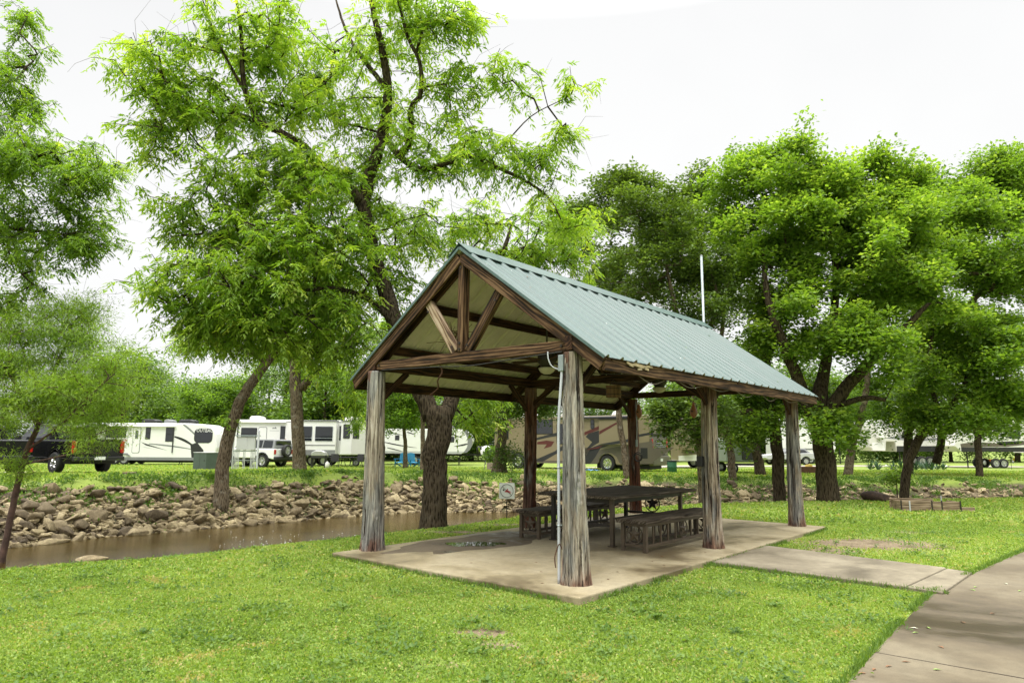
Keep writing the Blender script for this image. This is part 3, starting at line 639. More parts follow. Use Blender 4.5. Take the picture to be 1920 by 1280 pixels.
for px, py, k in pl:
    c = at(px, py, -.055); o = bpy.data.objects.new('fallen_leaf', lme[k]); col.objects.link(o); o.location = (c[0], c[1], -.054); o.rotation_euler = (0, 0, random.uniform(0, 6.28)); o.scale = (.9,) * 3
    tag(o, ['dry brown', 'yellow-green', 'pale'][k] + ' fallen leaf on the damp curved path', 'leaf', 'leaves fallen on the path')
for k in range(26):
    u_, v_ = random.uniform(.2, 5), random.uniform(.1, 2.6); c = uv(u_, v_); o = bpy.data.objects.new('fallen_leaf', lme[k % 4 and 0]); col.objects.link(o); o.location = (c[0], c[1], .001); o.rotation_euler = (0, 0, random.uniform(0, 6.28)); o.scale = (random.uniform(.35, .8),) * 3
    tag(o, 'small dry leaf fallen on the slab', 'leaf', 'leaves fallen on the slab')

# ------------------------------------------------------------------ pavilion
pav = thing('picnic_pavilion', 'open gable picnic pavilion with green metal roof on weathered cedar log posts', 'pavilion', (NX, NY, 0), YAW)
def beam(name, a, b, w, h, mat, parent, bev=.006, label=None):
    a, b = Vector([float(i) for i in a]), Vector([float(i) for i in b]); L = (b - a).length
    mb = MB(); n = max(1, int(L / .35)); rg = random.Random(int(L * 1000) + int(a.x * 77))
    mb.box((L / 2, 0, 0), (L, w, h)); o = mb.build(name, mat, parent, bev=bev)
    d = (b - a).normalized(); up = Vector((0, 0, 1)) if abs(d.z) < .95 else Vector((1, 0, 0))
    y = up.cross(d).normalized(); z = d.cross(y)
    o.matrix_local = Matrix.Translation(a) @ Matrix((d, y, z)).transposed().to_4x4()
    if label: o['label'] = label
    return o
U0, V0, WD, U1, U2, UE, OH, HE, HR, UF, HP = .5299, .4303, 3.5504, 4.1523, 7.9427, .4146, .4638, 2.4911, 4.1203, 8.0366, 2.567
V1 = V0 + WD; VM = (V0 + V1) / 2; VE = V0 - OH; KS = (HR - HE) / (VM - VE)
def rz_(v): return HR - KS * abs(v - VM)
def log_post(u, v, rb, rt, mat, seed, label, h=HP):
    rg = np.random.default_rng(seed); n, m_ = 96, 100; a = np.linspace(0, 2 * np.pi, n, endpoint=False); V = []
    gro = [(rg.uniform(0, 6.28), rg.uniform(.035, .09), rg.uniform(.08, .22), rg.uniform(0, h), rg.uniform(.3, 1.5), rg.uniform(-.25, .25)) for _ in range(28)]
    kn = [(rg.uniform(0, 6.28), rg.uniform(.3, h - .3), rg.uniform(.05, .08)) for _ in range(3)]
    for i in range(m_):
        k = i / (m_ - 1); z = k * h - .01; r = rb + (rt - rb) * k ** .8 + .018 * math.exp(-z / .12)
        rr = np.full(n, r) * (1 + .045 * np.sin(2 * a + seed + z * .5) + .035 * np.sin(3 * a + 2 * seed - z * .7) + .022 * np.sin(7 * a + z * 1.1 + seed) + .018 * np.sin(13 * a - z * 2 + seed))
        for g, w, dp, zc, zl, tw in gro:
            da = (a - g - tw * (z - zc) - .08 * math.sin(z * 5 + g) + np.pi) % (2 * np.pi) - np.pi
            rr -= r * dp * np.exp(-(da / w) ** 2) * math.exp(-((z - zc) / zl) ** 4)
        for g, zc, s_ in kn:
            da = ((a - g + np.pi) % (2 * np.pi) - np.pi) * r; rr += .018 * np.exp(-(da ** 2 + (z - zc) ** 2) / s_ ** 2) - .022 * np.exp(-(da ** 2 + (z - zc) ** 2) / (s_ * .45) ** 2)
        rr += rg.normal(0, .0012, n)
        cx, cy = .015 * math.sin(z * 1.4 + seed), .015 * math.cos(z * 1.1 + seed)
        V.append(np.stack([cx + rr * np.cos(a), cy + rr * np.sin(a), np.full(n, z)], 1))
    f = [(i * n + j, i * n + (j + 1) % n, (i + 1) * n + (j + 1) % n, (i + 1) * n + j) for i in range(m_ - 1) for j in range(n)] + [tuple(range((m_ - 1) * n, m_ * n))]
    mb = MB(); mb.add(np.concatenate(V), f); o = mb.build('post', mat, pav, smooth=True); o.location = (u, v, 0); o['label'] = label; return o
log_post(U0, V0, .147, .104, LOGA, 3, 'thick grey and tan split log post at the near corner')
log_post(U0, V1, .165, .118, LOGA, 8, 'tan knotty log post at the front left corner')
log_post(U1, V0, .145, .115, LOGB, 5, 'pale middle log post with a red-brown top')
log_post(U2, V0, .150, .115, LOGB, 12, 'far right log post with a red-brown top')
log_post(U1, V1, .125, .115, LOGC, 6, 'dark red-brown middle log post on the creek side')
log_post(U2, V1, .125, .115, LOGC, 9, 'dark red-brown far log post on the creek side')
# beams on the posts
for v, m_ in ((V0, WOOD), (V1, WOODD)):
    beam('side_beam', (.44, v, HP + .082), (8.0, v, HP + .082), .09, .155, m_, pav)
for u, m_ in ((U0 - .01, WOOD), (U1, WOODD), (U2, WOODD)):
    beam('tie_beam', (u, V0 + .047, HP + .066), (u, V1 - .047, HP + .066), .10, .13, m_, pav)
    beam('king_post', (u, VM, HP + .133), (u, VM, HR - .10), .105, .085 if u > 1 else .12, m_, pav)
    for s in (1, -1):
        v_t = VM + s * .66; ro = rz_(v_t) - .20
        if u < 5: beam('strut', (u, VM + s * .11, HP + .145), (u, v_t, ro), .085, .125, WOODL if (s == 1 and u < 1) else m_, pav)
        ve = VM + s * (VM - VE - .02)
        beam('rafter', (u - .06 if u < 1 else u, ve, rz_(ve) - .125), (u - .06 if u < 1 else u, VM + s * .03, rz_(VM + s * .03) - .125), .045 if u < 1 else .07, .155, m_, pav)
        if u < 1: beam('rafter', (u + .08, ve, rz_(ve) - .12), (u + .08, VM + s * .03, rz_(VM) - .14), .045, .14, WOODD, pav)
beam('gable_block', (.425, V0, HP + .085), (.4385, V0, HP + .085), .10, .165, WOODD, pav)
for s in (1, -1):
    for k in (.36, .70):
        v = VM + s * (VM - VE) * k; z = rz_(v) - .115
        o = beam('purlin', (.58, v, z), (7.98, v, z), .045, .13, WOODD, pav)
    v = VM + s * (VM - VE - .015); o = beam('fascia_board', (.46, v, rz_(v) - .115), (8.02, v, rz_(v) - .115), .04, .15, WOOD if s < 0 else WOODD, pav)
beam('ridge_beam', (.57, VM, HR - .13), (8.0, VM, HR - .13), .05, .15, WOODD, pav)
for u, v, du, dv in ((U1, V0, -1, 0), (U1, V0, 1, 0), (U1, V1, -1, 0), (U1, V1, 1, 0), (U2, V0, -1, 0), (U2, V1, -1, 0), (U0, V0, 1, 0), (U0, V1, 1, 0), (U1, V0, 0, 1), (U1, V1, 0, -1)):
    beam('knee_brace', (u + du * .09, v + dv * .09, HP - .42 + .1 * (dv != 0)), (u + du * .58, v + dv * .58, HP + .01), .05, .09, WOODD, pav)
# bolts and bracket plates at the front truss joints
for v, z in ((VM, HP + .25), (VM, HP + .17), (VM, HR - .28), (VM - .14, HP + .21), (VM + .14, HP + .21), (V0 + .12, HP + .066), (V1 - .12, HP + .066), (VM + .62, rz_(VM + .66) - .33), (VM - .62, rz_(VM - .66) - .33)):
    mb = MB(); mb.lathe([(.016, -.012), (.016, 0), (.008, .004)], 8, (U0 - .072, v, z), 'x'); mb.build('bolt', STEELD, pav)
# rotten pale patch at the near end of the fascia
mb = MB()
for k in range(9):
    mb.box((.95 + k * .06 + random.uniform(-.02, .02), VE - .012 - random.uniform(0, .01), HE - .075 + random.uniform(-.03, .02)), (random.uniform(.08, .2), .012, random.uniform(.018, .04)), ry=random.uniform(-.15, .15))
mb.build('rotten_wood', plain('pale_rotten_wood', (.5, .40, .24), .9, 0, .5, 12, .3), pav)
# ribbed roof sheets
def roof_sheet(s, up, mat, name):
    us = [UE]; hs = [0]; P_ = .3048; nrib = int((UF - UE) / P_)
    for k in range(nrib + 1):
        c = UE + .045 + k * P_
        if c + .04 > UF: break
        for d_, h_ in ((-.038, 0), (-.014, .032), (.014, .032), (.038, 0)): us.append(c + d_); hs.append(h_)
        for q_ in (.105, .20):
            if c + q_ + .02 < UF:
                for d_, h_ in ((-.014, 0), (0, .005), (.014, 0)): us.append(c + q_ + d_); hs.append(h_)
    us.append(UF); hs.append(0); us = np.array(us); hs = np.array(hs)
    nv = 14; V = []; nrm = np.array([0, s * math.sin(math.atan(KS)), math.cos(math.atan(KS))])
    for j in range(nv):
        v = VM + s * (VM - VE + .035) * j / (nv - 1); z = HR - KS * abs(v - VM) - .010
        base = np.stack([us, np.full(len(us), v), np.full(len(us), z)], 1) + nrm * (hs + up)[:, None]; V.append(base)
    n = len(us); V = np.concatenate(V); f = [(j * n + i, j * n + i + 1, (j + 1) * n + i + 1, (j + 1) * n + i) for j in range(nv - 1) for i in range(n - 1)]
    mb = MB(); mb.add(V, f); return mb.build(name, mat, pav)
for s in (1, -1): roof_sheet(s, 0, ROOFG, 'roof_sheet'); roof_sheet(s, -.006, ROOFU, 'roof_underside')
mb = MB(); a_ = math.atan(KS)
prof = []
for s in (-1, 1):
    v = .21; 
pts = [(-.21, -.21 * KS + .038), (-.02, -.02 * KS + .050), (0, .056), (.02, -.02 * KS + .050), (.21, -.21 * KS + .038)]
low = [(x, z - .006) for x, z in pts]
poly = [(VM + x, HR + z) for x, z in pts] + [(VM + x, HR + z) for x, z in low[::-1]]
mb.prism(poly, UE - .01, UF + .005, 'x'); mb.build('ridge_cap', ROOFG, pav)
for s in (1, -1):
    k = 2
    while UE + .045 + k * .3048 + .06 < UF:
        u_ = UE + .045 + k * .3048 + .046; nrm = np.array([0, s * math.sin(a_), math.cos(a_)]) * .0015; ve = VM + s * (VM - VE + .03)
        beam('sheet_lap', np.array([u_, ve, HR - KS * abs(ve - VM) - .010]) + nrm, np.array([u_, VM + s * .2, HR - KS * .2 - .010]) + nrm, .007, .003, CHARC, pav, 0); k += 3
# rake trim on the gable edge (thin green edge)
for s in (1, -1):
    beam('rake_trim', (UE - .004, VM + s * (VM - VE + .03), rz_(VM + s * (VM - VE + .03)) - .018), (UE - .004, VM, HR - .018), .006, .035, ROOFG, pav, .001)
for k in range(16):
    s_ = -1; v_ = random.uniform(VE + .2, VM - .3); o = bpy.data.objects.new('fallen_leaf', lme[random.choice((0, 0, 1, 2))]); col.objects.link(o); p_ = uv(random.uniform(.8, 7.6), v_)
    o.location = (p_[0], p_[1], rz_(v_) + .006); o.rotation_euler = Matrix.Rotation(YAW, 3, 'Z').to_4x4().to_euler(); o.rotation_euler = (Matrix.Rotation(YAW, 3, 'Z') @ Matrix.Rotation(math.atan(KS), 3, 'X') @ Matrix.Rotation(random.uniform(0, 6.28), 3, 'Z')).to_euler(); o.scale = (.8,) * 3
    tag(o, 'small leaf stuck on the green metal roof', 'leaf', 'leaves fallen on the roof')
# conduit, boxes and cables fixed to the posts
def cable(name, pts, r, mat, parent, n=6, dense=10):
    P = smoothline([np.array(p, float) for p in pts], dense) if len(pts) > 2 else np.array(pts, float); mb = MB(); mb.tube(P, r, n); return mb.build(name, mat, parent, smooth=True)
wl_ = lambda d: np.array([-math.cos(YAW) * d, math.sin(YAW) * d])   # offset to the viewer's left in pavilion axes
o_ = np.array([U0, V0]) + wl_(.175)
cable('conduit', [(o_[0], o_[1], .0), (o_[0] + .001, o_[1], .9), (o_[0] + .002, o_[1] + .0, 1.7), (o_[0] + .02, o_[1] - .015, 2.1), (o_[0] + .04, o_[1] - .025, 2.38)], .0165, PVC, pav, 10)
b_ = MB(); b_.box((o_[0] + .045, o_[1] - .02, 2.43), (.07, .07, .19)); b_.build('junction_box', GALV, pav, bev=.006)
cable('loop_cable', [(o_[0] + .02, o_[1] + .02, 2.36), (o_[0] - .04, o_[1] + .06, 2.39), (o_[0] - .07, o_[1] + .09, 2.47), (o_[0] - .07, o_[1] + .10, 2.56)], .008, PVC, pav)
for z in (.62, 1.25): b_ = MB(); b_.ring((o_[0], o_[1], z), .019, .005, 'z', 14, 4); b_.box((o_[0] + .03, o_[1] - .02, z), (.07, .02, .015), -.8); b_.build('conduit_strap', GALV, pav)
cable('rope', [(o_[0] - .01, o_[1] + .01, .38), (o_[0] - .035, o_[1] + .03, .28), (o_[0] - .02, o_[1] + .03, .17), (o_[0] - .03, o_[1] + .035, .28), (o_[0] - .01, o_[1] - .01, .42), (o_[0] + .02, o_[1] - .03, .36)], .006, ROPE, pav)
ob = np.array([U1, V0]) + wl_(.165)
b_ = MB(); b_.box((ob[0], ob[1] + .0, 1.27), (.09, .09, .15)); b_.build('outlet_box', BLACKP, pav, bev=.008)
oc = np.array([U2, V1]) - wl_(.05) - np.array([.1, .08])
b_ = MB(); b_.box((oc[0], oc[1], 1.55), (.09, .05, .16), .6); b_.build('outlet_box', GALV, pav, bev=.005)
cable('cable', [(oc[0], oc[1], 2.5), (oc[0] + .01, oc[1] - .01, 1.9), (oc[0], oc[1], 1.62)], .01, GALV, pav)
b_ = MB(); b_.ring((oc[0] - .03, oc[1] - .05, 1.25), .10, .012, 'x', 20, 5); b_.ring((oc[0] - .05, oc[1] - .05, 1.23), .08, .012, 'x', 20, 5); b_.build('coiled_cord', BLACKP, pav)
# sagging cable along the near eave
pts = [(.62, VE + .02, 2.33)]
for k in range(1, 15): pts.append((.62 + k * .5, VE + .05, 2.31 + (.03 if k % 2 else -.045) + .02 * math.sin(k * 2.3)))
cable('string_cable', pts, .006, plain('grey_brown_cable', (.16, .13, .10), .7), pav, 5, 8)
cable('string_cable', [(.44, V0 + .1, 2.56), (.43, V0 + .8, 2.53), (.44, VM - .2, 2.50), (.44, VM + .5, 2.53), (.45, V1 - .2, 2.56)], .007, BLACKP, pav, 5, 8)
cable('string_cable', [(.6, V0 + .5, 2.52), (1.6, 1.0, 2.45), (2.8, .8, 2.5), (4.1, .55, 2.5)], .007, BLACKP, pav, 5, 8)
cable('hanging_rope', [(.75, V1 - 1.1, 2.62), (.78, V1 - 1.12, 2.5), (.72, V1 - 1.1, 2.38), (.80, V1 - 1.02, 2.28), (.74, V1 - .92, 2.18)], .011, ROPE, pav, 6)
mb = MB(); rg = np.random.default_rng(4)
for k in range(60): c = np.array([.95, V1 - 1.15, 3.0]) + rg.normal(size=3) * .06; d = rg.normal(size=3) * .12; mb.tube([c, c + d], .004, 4)
tag(mb.build('nest', ROPE, None), 'straggly twig nest tucked on a purlin inside the pavilion gable', 'bird nest'); bpy.data.objects['nest'].matrix_world = pav.matrix_basis @ Matrix.Identity(4)

def pw(u, v, z=0): q = uv(u, v); return (float(q[0]), float(q[1]), z)
# ceiling fans
def ceiling_fan(u, z, label):
    t = thing('ceiling_fan', label, 'ceiling fan', pw(u, VM, z), YAW, 'ceiling fans in the pavilion')
    mb = MB(); mb.tube([(0, 0, .28), (0, 0, HR - .22 - z)], .014, 8); mb.lathe([(.02, HR - .32 - z), (.065, HR - .24 - z), (.065, HR - .21 - z)], 16); mb.build('downrod', STEELD, t, smooth=True)
    mb = MB(); mb.lathe([(.03, .30), (.10, .27), (.145, .22), (.145, .13), (.11, .09), (.09, .06), (.09, .04)], 24); mb.build('motor_housing', STEELD, t, smooth=True)
    mb = MB(); mb.lathe([(.002, -.062), (.05, -.055), (.095, -.03), (.125, .01), (.13, .035), (.12, .04)], 28); mb.build('lamp_shade', LAMPG, t, smooth=True)
    for k in range(5):
        mb = MB(); mb.prism([(.13, -.02), (.22, -.055), (.6, -.07), (.66, -.05), (.66, .05), (.6, .07), (.22, .055), (.13, .02)], 0, .01, 'z'); o = mb.build('blade', WOODD, t, bev=.002)
        o.rotation_euler = (R(10), 0, R(72 * k + 20)); o.location = (0, 0, .15)
ceiling_fan(2.35, 2.62, 'ceiling fan with frosted bowl lamp nearer the front gable')
ceiling_fan(5.9, 2.56, 'ceiling fan with frosted bowl lamp at the far end of the pavilion')
# things hung from the beams
def vfor(px, u, z):
    best = min(np.linspace(-.2, 4.4, 400), key=lambda v: abs(pxof(*uv(u, v), z)[0] - px)); return best
for px, z0, s_, lab in ((1300, 2.42, 1.0, 'round brown gourd hanging below the far tie beam, nearer the pale middle post'), (1198, 2.44, .85, 'slim brown gourd hanging beside the dark far creek-side post')):
    v = vfor(px, U2 - .12, 2.3); t = thing('gourd_birdhouse', lab, 'gourd birdhouse', pw(U2 - .12, v, z0), YAW, 'gourd birdhouses hanging in the pavilion')
    mb = MB(); mb.lathe([(.008, .03), (.022, -.01), (.03, -.05), (.05, -.10), (.078, -.17), (.082, -.23), (.06, -.29), (.02, -.325), (.004, -.34)], 20, sx=s_, sy=s_); mb.build('gourd', GOURD, t, smooth=True)
    mb = MB(); mb.lathe([(.021, 0), (.021, .02)], 14, (-.08 * s_, 0, -.19), 'x'); mb.build('entrance_hole', BLACKP, t)
    mb = MB(); mb.tube([(0, 0, .02), (0, 0, .16)], .004, 5); mb.build('hanger', BLACKP, t)
t = thing('wooden_bucket', 'small slatted wooden bucket hanging under the middle tie beam', 'bucket', pw(U1 - .1, VM - .12, 2.30), YAW)
mb = MB()
for k in range(14):
    a = k / 14 * 2 * math.pi; mb.box((.115 * math.cos(a), .115 * math.sin(a), .10), (.018, .049, .2), a, 0, 0)
mb.build('staves', BUCKETW, t); mb = MB(); mb.ring((0, 0, .15), .128, .006, 'z', 24, 4); mb.ring((0, 0, .05), .128, .006, 'z', 24, 4); mb.build('hoop', STEELD, t)
mb = MB(); mb.lathe([(.11, .01), (.11, .03)], 20); mb.build('base', BUCKETW, t); mb = MB(); mb.tube([(-.12, 0, .19), (-.05, 0, .27), (0, 0, .3), (.05, 0, .27), (.12, 0, .19)], .005, 5); mb.build('handle', STEELD, t)

# ------------------------------------------------------------------ table and benches
def star_poly(r, rot=90): return [((r if k % 2 == 0 else r * .42) * math.cos(R(rot + 36 * k)), (r if k % 2 == 0 else r * .42) * math.sin(R(rot + 36 * k))) for k in range(10)]
def star(parent, c, r, axis, mat, sx=1, ring=True, rmat=None):
    P = star_poly(r); mb = MB(); v = [(0, -.022, 0), (0, .022, 0)] + [(x * sx, 0, z) for x, z in P]
    f = [(0, 2 + i, 2 + (i + 1) % 10) for i in range(10)] + [(1, 2 + (i + 1) % 10, 2 + i) for i in range(10)]
    v = np.array(v, float)
    if axis == 'x': v = v[:, [1, 0, 2]]
    mb.add(v + np.array(c), f); o = mb.build('star', mat, parent)
    if ring: mb = MB(); mb.ring(c, r * 1.03, .010, axis, 28, 5, sx=1, sz=1) if sx == 1 else mb.ring(c, r * 1.03, .007, axis, 28, 5, sx=sx); mb.build('ring', rmat or mat, parent)
def plank_top(parent, x0, x1, y0, y1, z1, th, seed, np_=1):
    rg = np.random.default_rng(seed)
    for q in range(np_):
        a, b = y0 + (y1 - y0) * q / np_, y0 + (y1 - y0) * (q + 1) / np_ - (.004 if q < np_ - 1 else 0)
        n = 26; xs = np.linspace(x0, x1, n); e0 = (.016 * np.sin(xs * 5 + seed) + rg.normal(0, .004, n)) if q == 0 else np.zeros(n); e1 = (.016 * np.sin(xs * 4.3 + seed * 2) + rg.normal(0, .004, n)) if q == np_ - 1 else np.zeros(n)
        lo = [(x, a + d) for x, d in zip(xs, e0)]; hi = [(x, b + d) for x, d in zip(xs, e1)][::-1]
        mb = MB(); mb.prism(lo + hi, z1 - th, z1, 'z'); mb.build('plank', TABLEW, parent, bev=.006)
def bench(u0, v0, L, W, label):
    t = thing('bench', label, 'bench', pw(u0, v0), YAW, 'star-panelled benches at the picnic table')
    H = .45; plank_top(t, -.06, L + .06, -.03, W + .03, H, .055, int(u0 * 10 + v0 * 7))
    for x in (.03, L - .03):
        for y in (.03, W - .03): mb = MB(); mb.box((x, y, (H - .057) / 2), (.055, .055, H - .057)); mb.build('leg', STEELB, t, bev=.004)
    for y in (.03, W - .03):
        
        for z in (H - .08, .085): mb = MB(); mb.box((L / 2, y, z), (L - .12, .035, .04)); mb.build('rail', STEELB, t, bev=.003)
        xs = [.03 + (L - .06) * k for k in (.095, .19, .285, .39, .61, .715, .81, .905)]
        for x in xs: mb = MB(); mb.box((x, y, (.106 + H - .10) / 2), (.03, .022, H - .208)); mb.build('baluster', STEELB, t, bev=.002)
        star(t, (L / 2, y, .235), .125, 'y', STEELB)
    for x in (.03, L - .03):
        
        for z in (H - .08, .085): mb = MB(); mb.box((x, W / 2, z), (.035, W - .12, .04)); mb.build('rail', STEELB, t, bev=.003)
        star(t, (x, W / 2, .235), .125, 'x', STEELB)
bench(2.95, .90, 2.42, .42, 'nearer grey-topped bench with star panels on the path side of the table')
bench(3.0, 2.86, 2.3, .42, 'farther dark bench with star panels on the creek side of the table')
t = thing('picnic_table', 'large dark plank picnic table on steel legs with star ornaments', 'table', pw(3.0, 1.45), YAW)
plank_top(t, -.06, 2.66, -.05, 1.42, .75, .045, 5, 4)
for x in (.16, 2.4):
    for y in (.14, 1.24):
        mb = MB(); mb.box((x, y, .352), (.06, .06, .70)); mb.box((x, y, .006), (.11, .11, .012)); mb.build('leg', STEELD if y > 1 else STEELB, t, bev=.004)
mb = MB()
for y in (.14, 1.24): mb.box((1.28, y, .665), (2.16, .04, .07))
for x in (.16, 2.4): mb.box((x, .69, .665), (.04, 1.02, .07)); mb.box((x, .69, .30), (.035, 1.02, .035))
mb.box((1.28, .69, .30), (2.2, .03, .03)); mb.build('frame', STEELD, t, bev=.003)
star(t, (.16, .69, .47), .14, 'x', STEELB, rmat=STEELD); star(t, (2.4, .69, .47), .14, 'x', STEELD)

# ------------------------------------------------------------------ small yard things
# no swimming sign
c = at(950, 966, -.1); zt = atd(950, 905, c[1])[2]
t = thing('sign', 'white square no swimming sign on a thin stake at the water edge', 'sign', (c[0], c[1], gz(c[0], c[1])), R(3))
hz = zt - gz(c[0], c[1]); S = .355
mb = MB(); mb.box((0, .012, hz / 2 - .06), (.02, .012, hz - .1)); mb.build('stake', STEELD, t)
mb = MB(); mb.prism(rrect(-S / 2, hz - S, S / 2, hz, .02), -.004, .004); mb.build('panel', SIGNW, t)
zc = hz - S / 2
mb = MB(); mb.ring((0, -.006, zc), .145, .006, 'y', 36, 5); mb.build('prohibition_ring', SBLACK, t)
mb = MB(); mb.box((0, -.008, zc), (.285, .004, .008), ry=R(42)); mb.build('slash', SBLACK, t)
mb = MB(); mb.lathe([(.02, 0), (.02, .003)], 14, (-.075, -.0085, zc + .022), 'y')
mb.build('swimmer_head', SBLACK, t)
mb = MB(); mb.prism([(-.055, zc - .012), (-.02, zc + .01), (.015, zc + .05), (.03, zc + .042), (.012, zc + .012), (.06, zc - .005), (.10, zc - .02), (.10, zc - .028), (.05, zc - .022), (.09, zc - .045), (.085, zc - .055), (.03, zc - .035), (.0, zc - .028), (-.045, zc - .026)], -.0095, -.0065); mb.build('swimmer_body', REDP, t)
# mast
c = atd(1315, 480, 17.0); t = thing('mast', 'tall thin white metal pole rising behind the pavilion roof', 'pole', (c[0], c[1], -.09)); mb = MB(); mb.tube([(0, 0, 0), (0, 0, c[2] + .09)], .033, 12); mb.build('shaft', GALV, t, smooth=True); mb = MB(); mb.lathe([(.036, c[2] + .085), (.036, c[2] + .10), (.01, c[2] + .115)], 12); mb.build('cap', PVC, t)
# raised bed of planks
c = at(1690, 960, -.1); t = thing('raised_garden_bed', 'weathered plank raised bed frame lying on the lawn', 'garden bed', (c[0], c[1], gz(c[0], c[1])), R(-7))
for r_ in range(2):
    for (x0, x1, y) in ((0, .70, 0), (.72, .94, -.012), (.96, 1.38, 0)): mb = MB(); mb.box(((x0 + x1) / 2, y, .065 + r_ * .125), (x1 - x0, .035, .12)); mb.build('plank', PLANK, t, bev=.004)
    for x in (0.02, 1.36): mb = MB(); mb.box((x, .30, .06 + r_ * .125), (.035, .56, .12)); mb.build('plank', PLANK, t, bev=.004)
    mb = MB(); mb.box((.5, .6, .09 + r_ * .125), (1.05, .035, .12)); mb.build('plank', PLANK, t, bev=.004)
for x in (.0, .72, .95, 1.38): mb = MB(); mb.box((x, -.03, .13), (.03, .012, .28)); mb.build('stake', STEELD, t)
mb = MB(); mb.box((.2, -.03, .13), (.03, .015, .25)); mb.build('stake', LGREY, t); mb = MB(); mb.box((1.12, .35, .2), (.02, .015, .34)); mb.build('stake', LGREY, t)
mb = MB(); mb.box((1.56, .0, .06), (.30, .035, .12)); mb.build('plank', PLANK, t, bev=.004)
# boulders
def boulder(px, py, w_, h_, seed, mat, label, d=.75):
    rg = np.random.default_rng(seed); c = at(px, py, -.09); import bmesh
    bm = bmesh.new(); bmesh.ops.create_icosphere(bm, subdivisions=4, radius=1); V = np.array([x.co[:] for x in bm.verts]); f = np.array([[q.index for q in p.verts] for p in bm.faces]); bm.free()
    for k in range(12):
        n_ = rg.normal(size=3); n_ /= np.linalg.norm(n_); dd = rg.uniform(.6, .92); h = V @ n_; V = V - np.outer(np.maximum(h - dd, 0) * .85, n_)
    V += (np.sin(V @ rg.normal(size=(3, 3)) * 5) * .03 + np.sin(V @ rg.normal(size=(3, 3)) * 13) * .012)
    V = V * np.array([w_ / 2, w_ / 2 * d, h_ * .62]) + np.array([0, 0, h_ * .42])
    o = rawmesh('boulder', V, f.ravel(), np.full(len(f), 3), mat, smooth=False); o.location = (c[0], c[1], gz(c[0], c[1])); return tag(o, label, 'boulder')
boulder(1641, 940, .82, .30, 3, ROCKD, 'flat layered dark brown boulder nearer the big oak trunk')
boulder(1715, 932, .72, .36, 7, plain('mossy_brown_boulder', (.11, .075, .035), .95, 0, .6, 6, .6), 'rounded mossy brown boulder beside the leaning black trunk')
# utility box
c = at(386, 878, gz(*at(386, 878, .1)[:2])); k_ = c[1] / 1269
t = thing('utility_box', 'dark green electrical transformer cabinet on the grass by the leaning trunk', 'utility box', gp(c[0], c[1]), R(-28))
mb = MB(); mb.box((0, 0, .5), (1.15, .95, 1.0)); mb.build('cabinet', UTILG, t, bev=.02); mb = MB(); mb.box((0, 0, 1.02), (1.2, 1.0, .04)); mb.build('lid', LGREY, t, bev=.01)
mb = MB(); mb.box((0, -.478, .5), (.012, .006, .9)); mb.box((.42, -.482, .55), (.05, .02, .1)); mb.build('door_seam', CHARC, t); mb = MB(); mb.box((0, 0, -.02), (1.4, 1.2, .1)); mb.build('pad', CONCW, t)
# meter rack
c = at(455, 879, 0.0); c = np.array(gp(c[0], c[1])); t = thing('meter_rack', 'grey metal electric meter rack with many conduit legs', 'meter rack', c, R(4))
ht = (832 - 812) * c[1] / 1269 + 1.5 - c[2]
mb = MB(); mb.box((-.1, 0, ht * .70), (.62, .22, ht * .34)); mb.box((.42, 0, ht * .70), (.42, .22, ht * .34)); mb.build('meter_cabinet', LGREY, t, bev=.02)
mb = MB(); mb.box((.1, 0, ht * .90), (1.5, .34, .06)); mb.box((.1, 0, ht * .50), (1.4, .08, .07)); mb.box((.1, 0, ht * .26), (1.4, .05, .04)); mb.build('crossbar', GALV, t)
for x in (-.5, -.42, -.34, -.26, .0, .08, .42, .5, .58, .66): mb = MB(); mb.tube([(x, -.02, 0), (x, -.02, ht * .55)], .025, 8); mb.build('conduit', LGREY, t)
mb = MB(); mb.tube([(-.62, .05, 0), (-.62, .05, ht * .93)], .04, 8); mb.build('leg', LGREY, t); mb = MB(); mb.tube([(.78, .05, 0), (.78, .05, ht * .93)], .03, 8); mb.build('leg', LGREY, t)
c = at(481, 881, 0.0); t = thing('post_marker', 'square white wooden post standing right of the meter rack', 'post', gp(c[0], c[1])); hh = (833 - 812) * c[1] / 1269 + 1.5 - gz(c[0], c[1])
mb = MB(); mb.box((0, 0, hh / 2), (.09, .09, hh)); mb.build('shaft', PVC, t, bev=.006); mb = MB(); mb.lathe([(.075, hh), (.075, hh + .02), (.01, hh + .06)], 4); mb.build('cap', PVC, t)
# stump / concrete block at the bank top left
c = at(243, 897, .25); mb = MB(); mb.tube([(0, 0, -.2), (0, 0, .0), (0, 0, .1)], [.30, .27, .25], 22, wob=.08); o = mb.build('stump', BARKG, smooth=False); o.location = gp(c[0], c[1]); tag(o, 'low cut tree stump at the bank top near the black pickup', 'stump')
# broken leaning dead trunk behind the middle creek-side post
c = at(1014, 948, -.25); t = thing('dead_trunk', 'broken-topped grey dead tree trunk leaning behind the creek-side post', 'tree trunk', gp(c[0], c[1]))
top = atd(1000, 866, c[1] + .3) - c
mb = MB(); P = smoothline([np.array((0, 0, -.3)), np.array((0, 0, .0)), top * .4, top * .75, top], 7); mb.tube(P, np.linspace(.22, .17, len(P)), 24, wob=.07); mb.lathe([(.17, 0), (.10, .12), (.02, .2)], 9, tuple(P[-1] - np.array([.03, 0, .03]))); mb.build('trunk', BARKO, t, smooth=False)

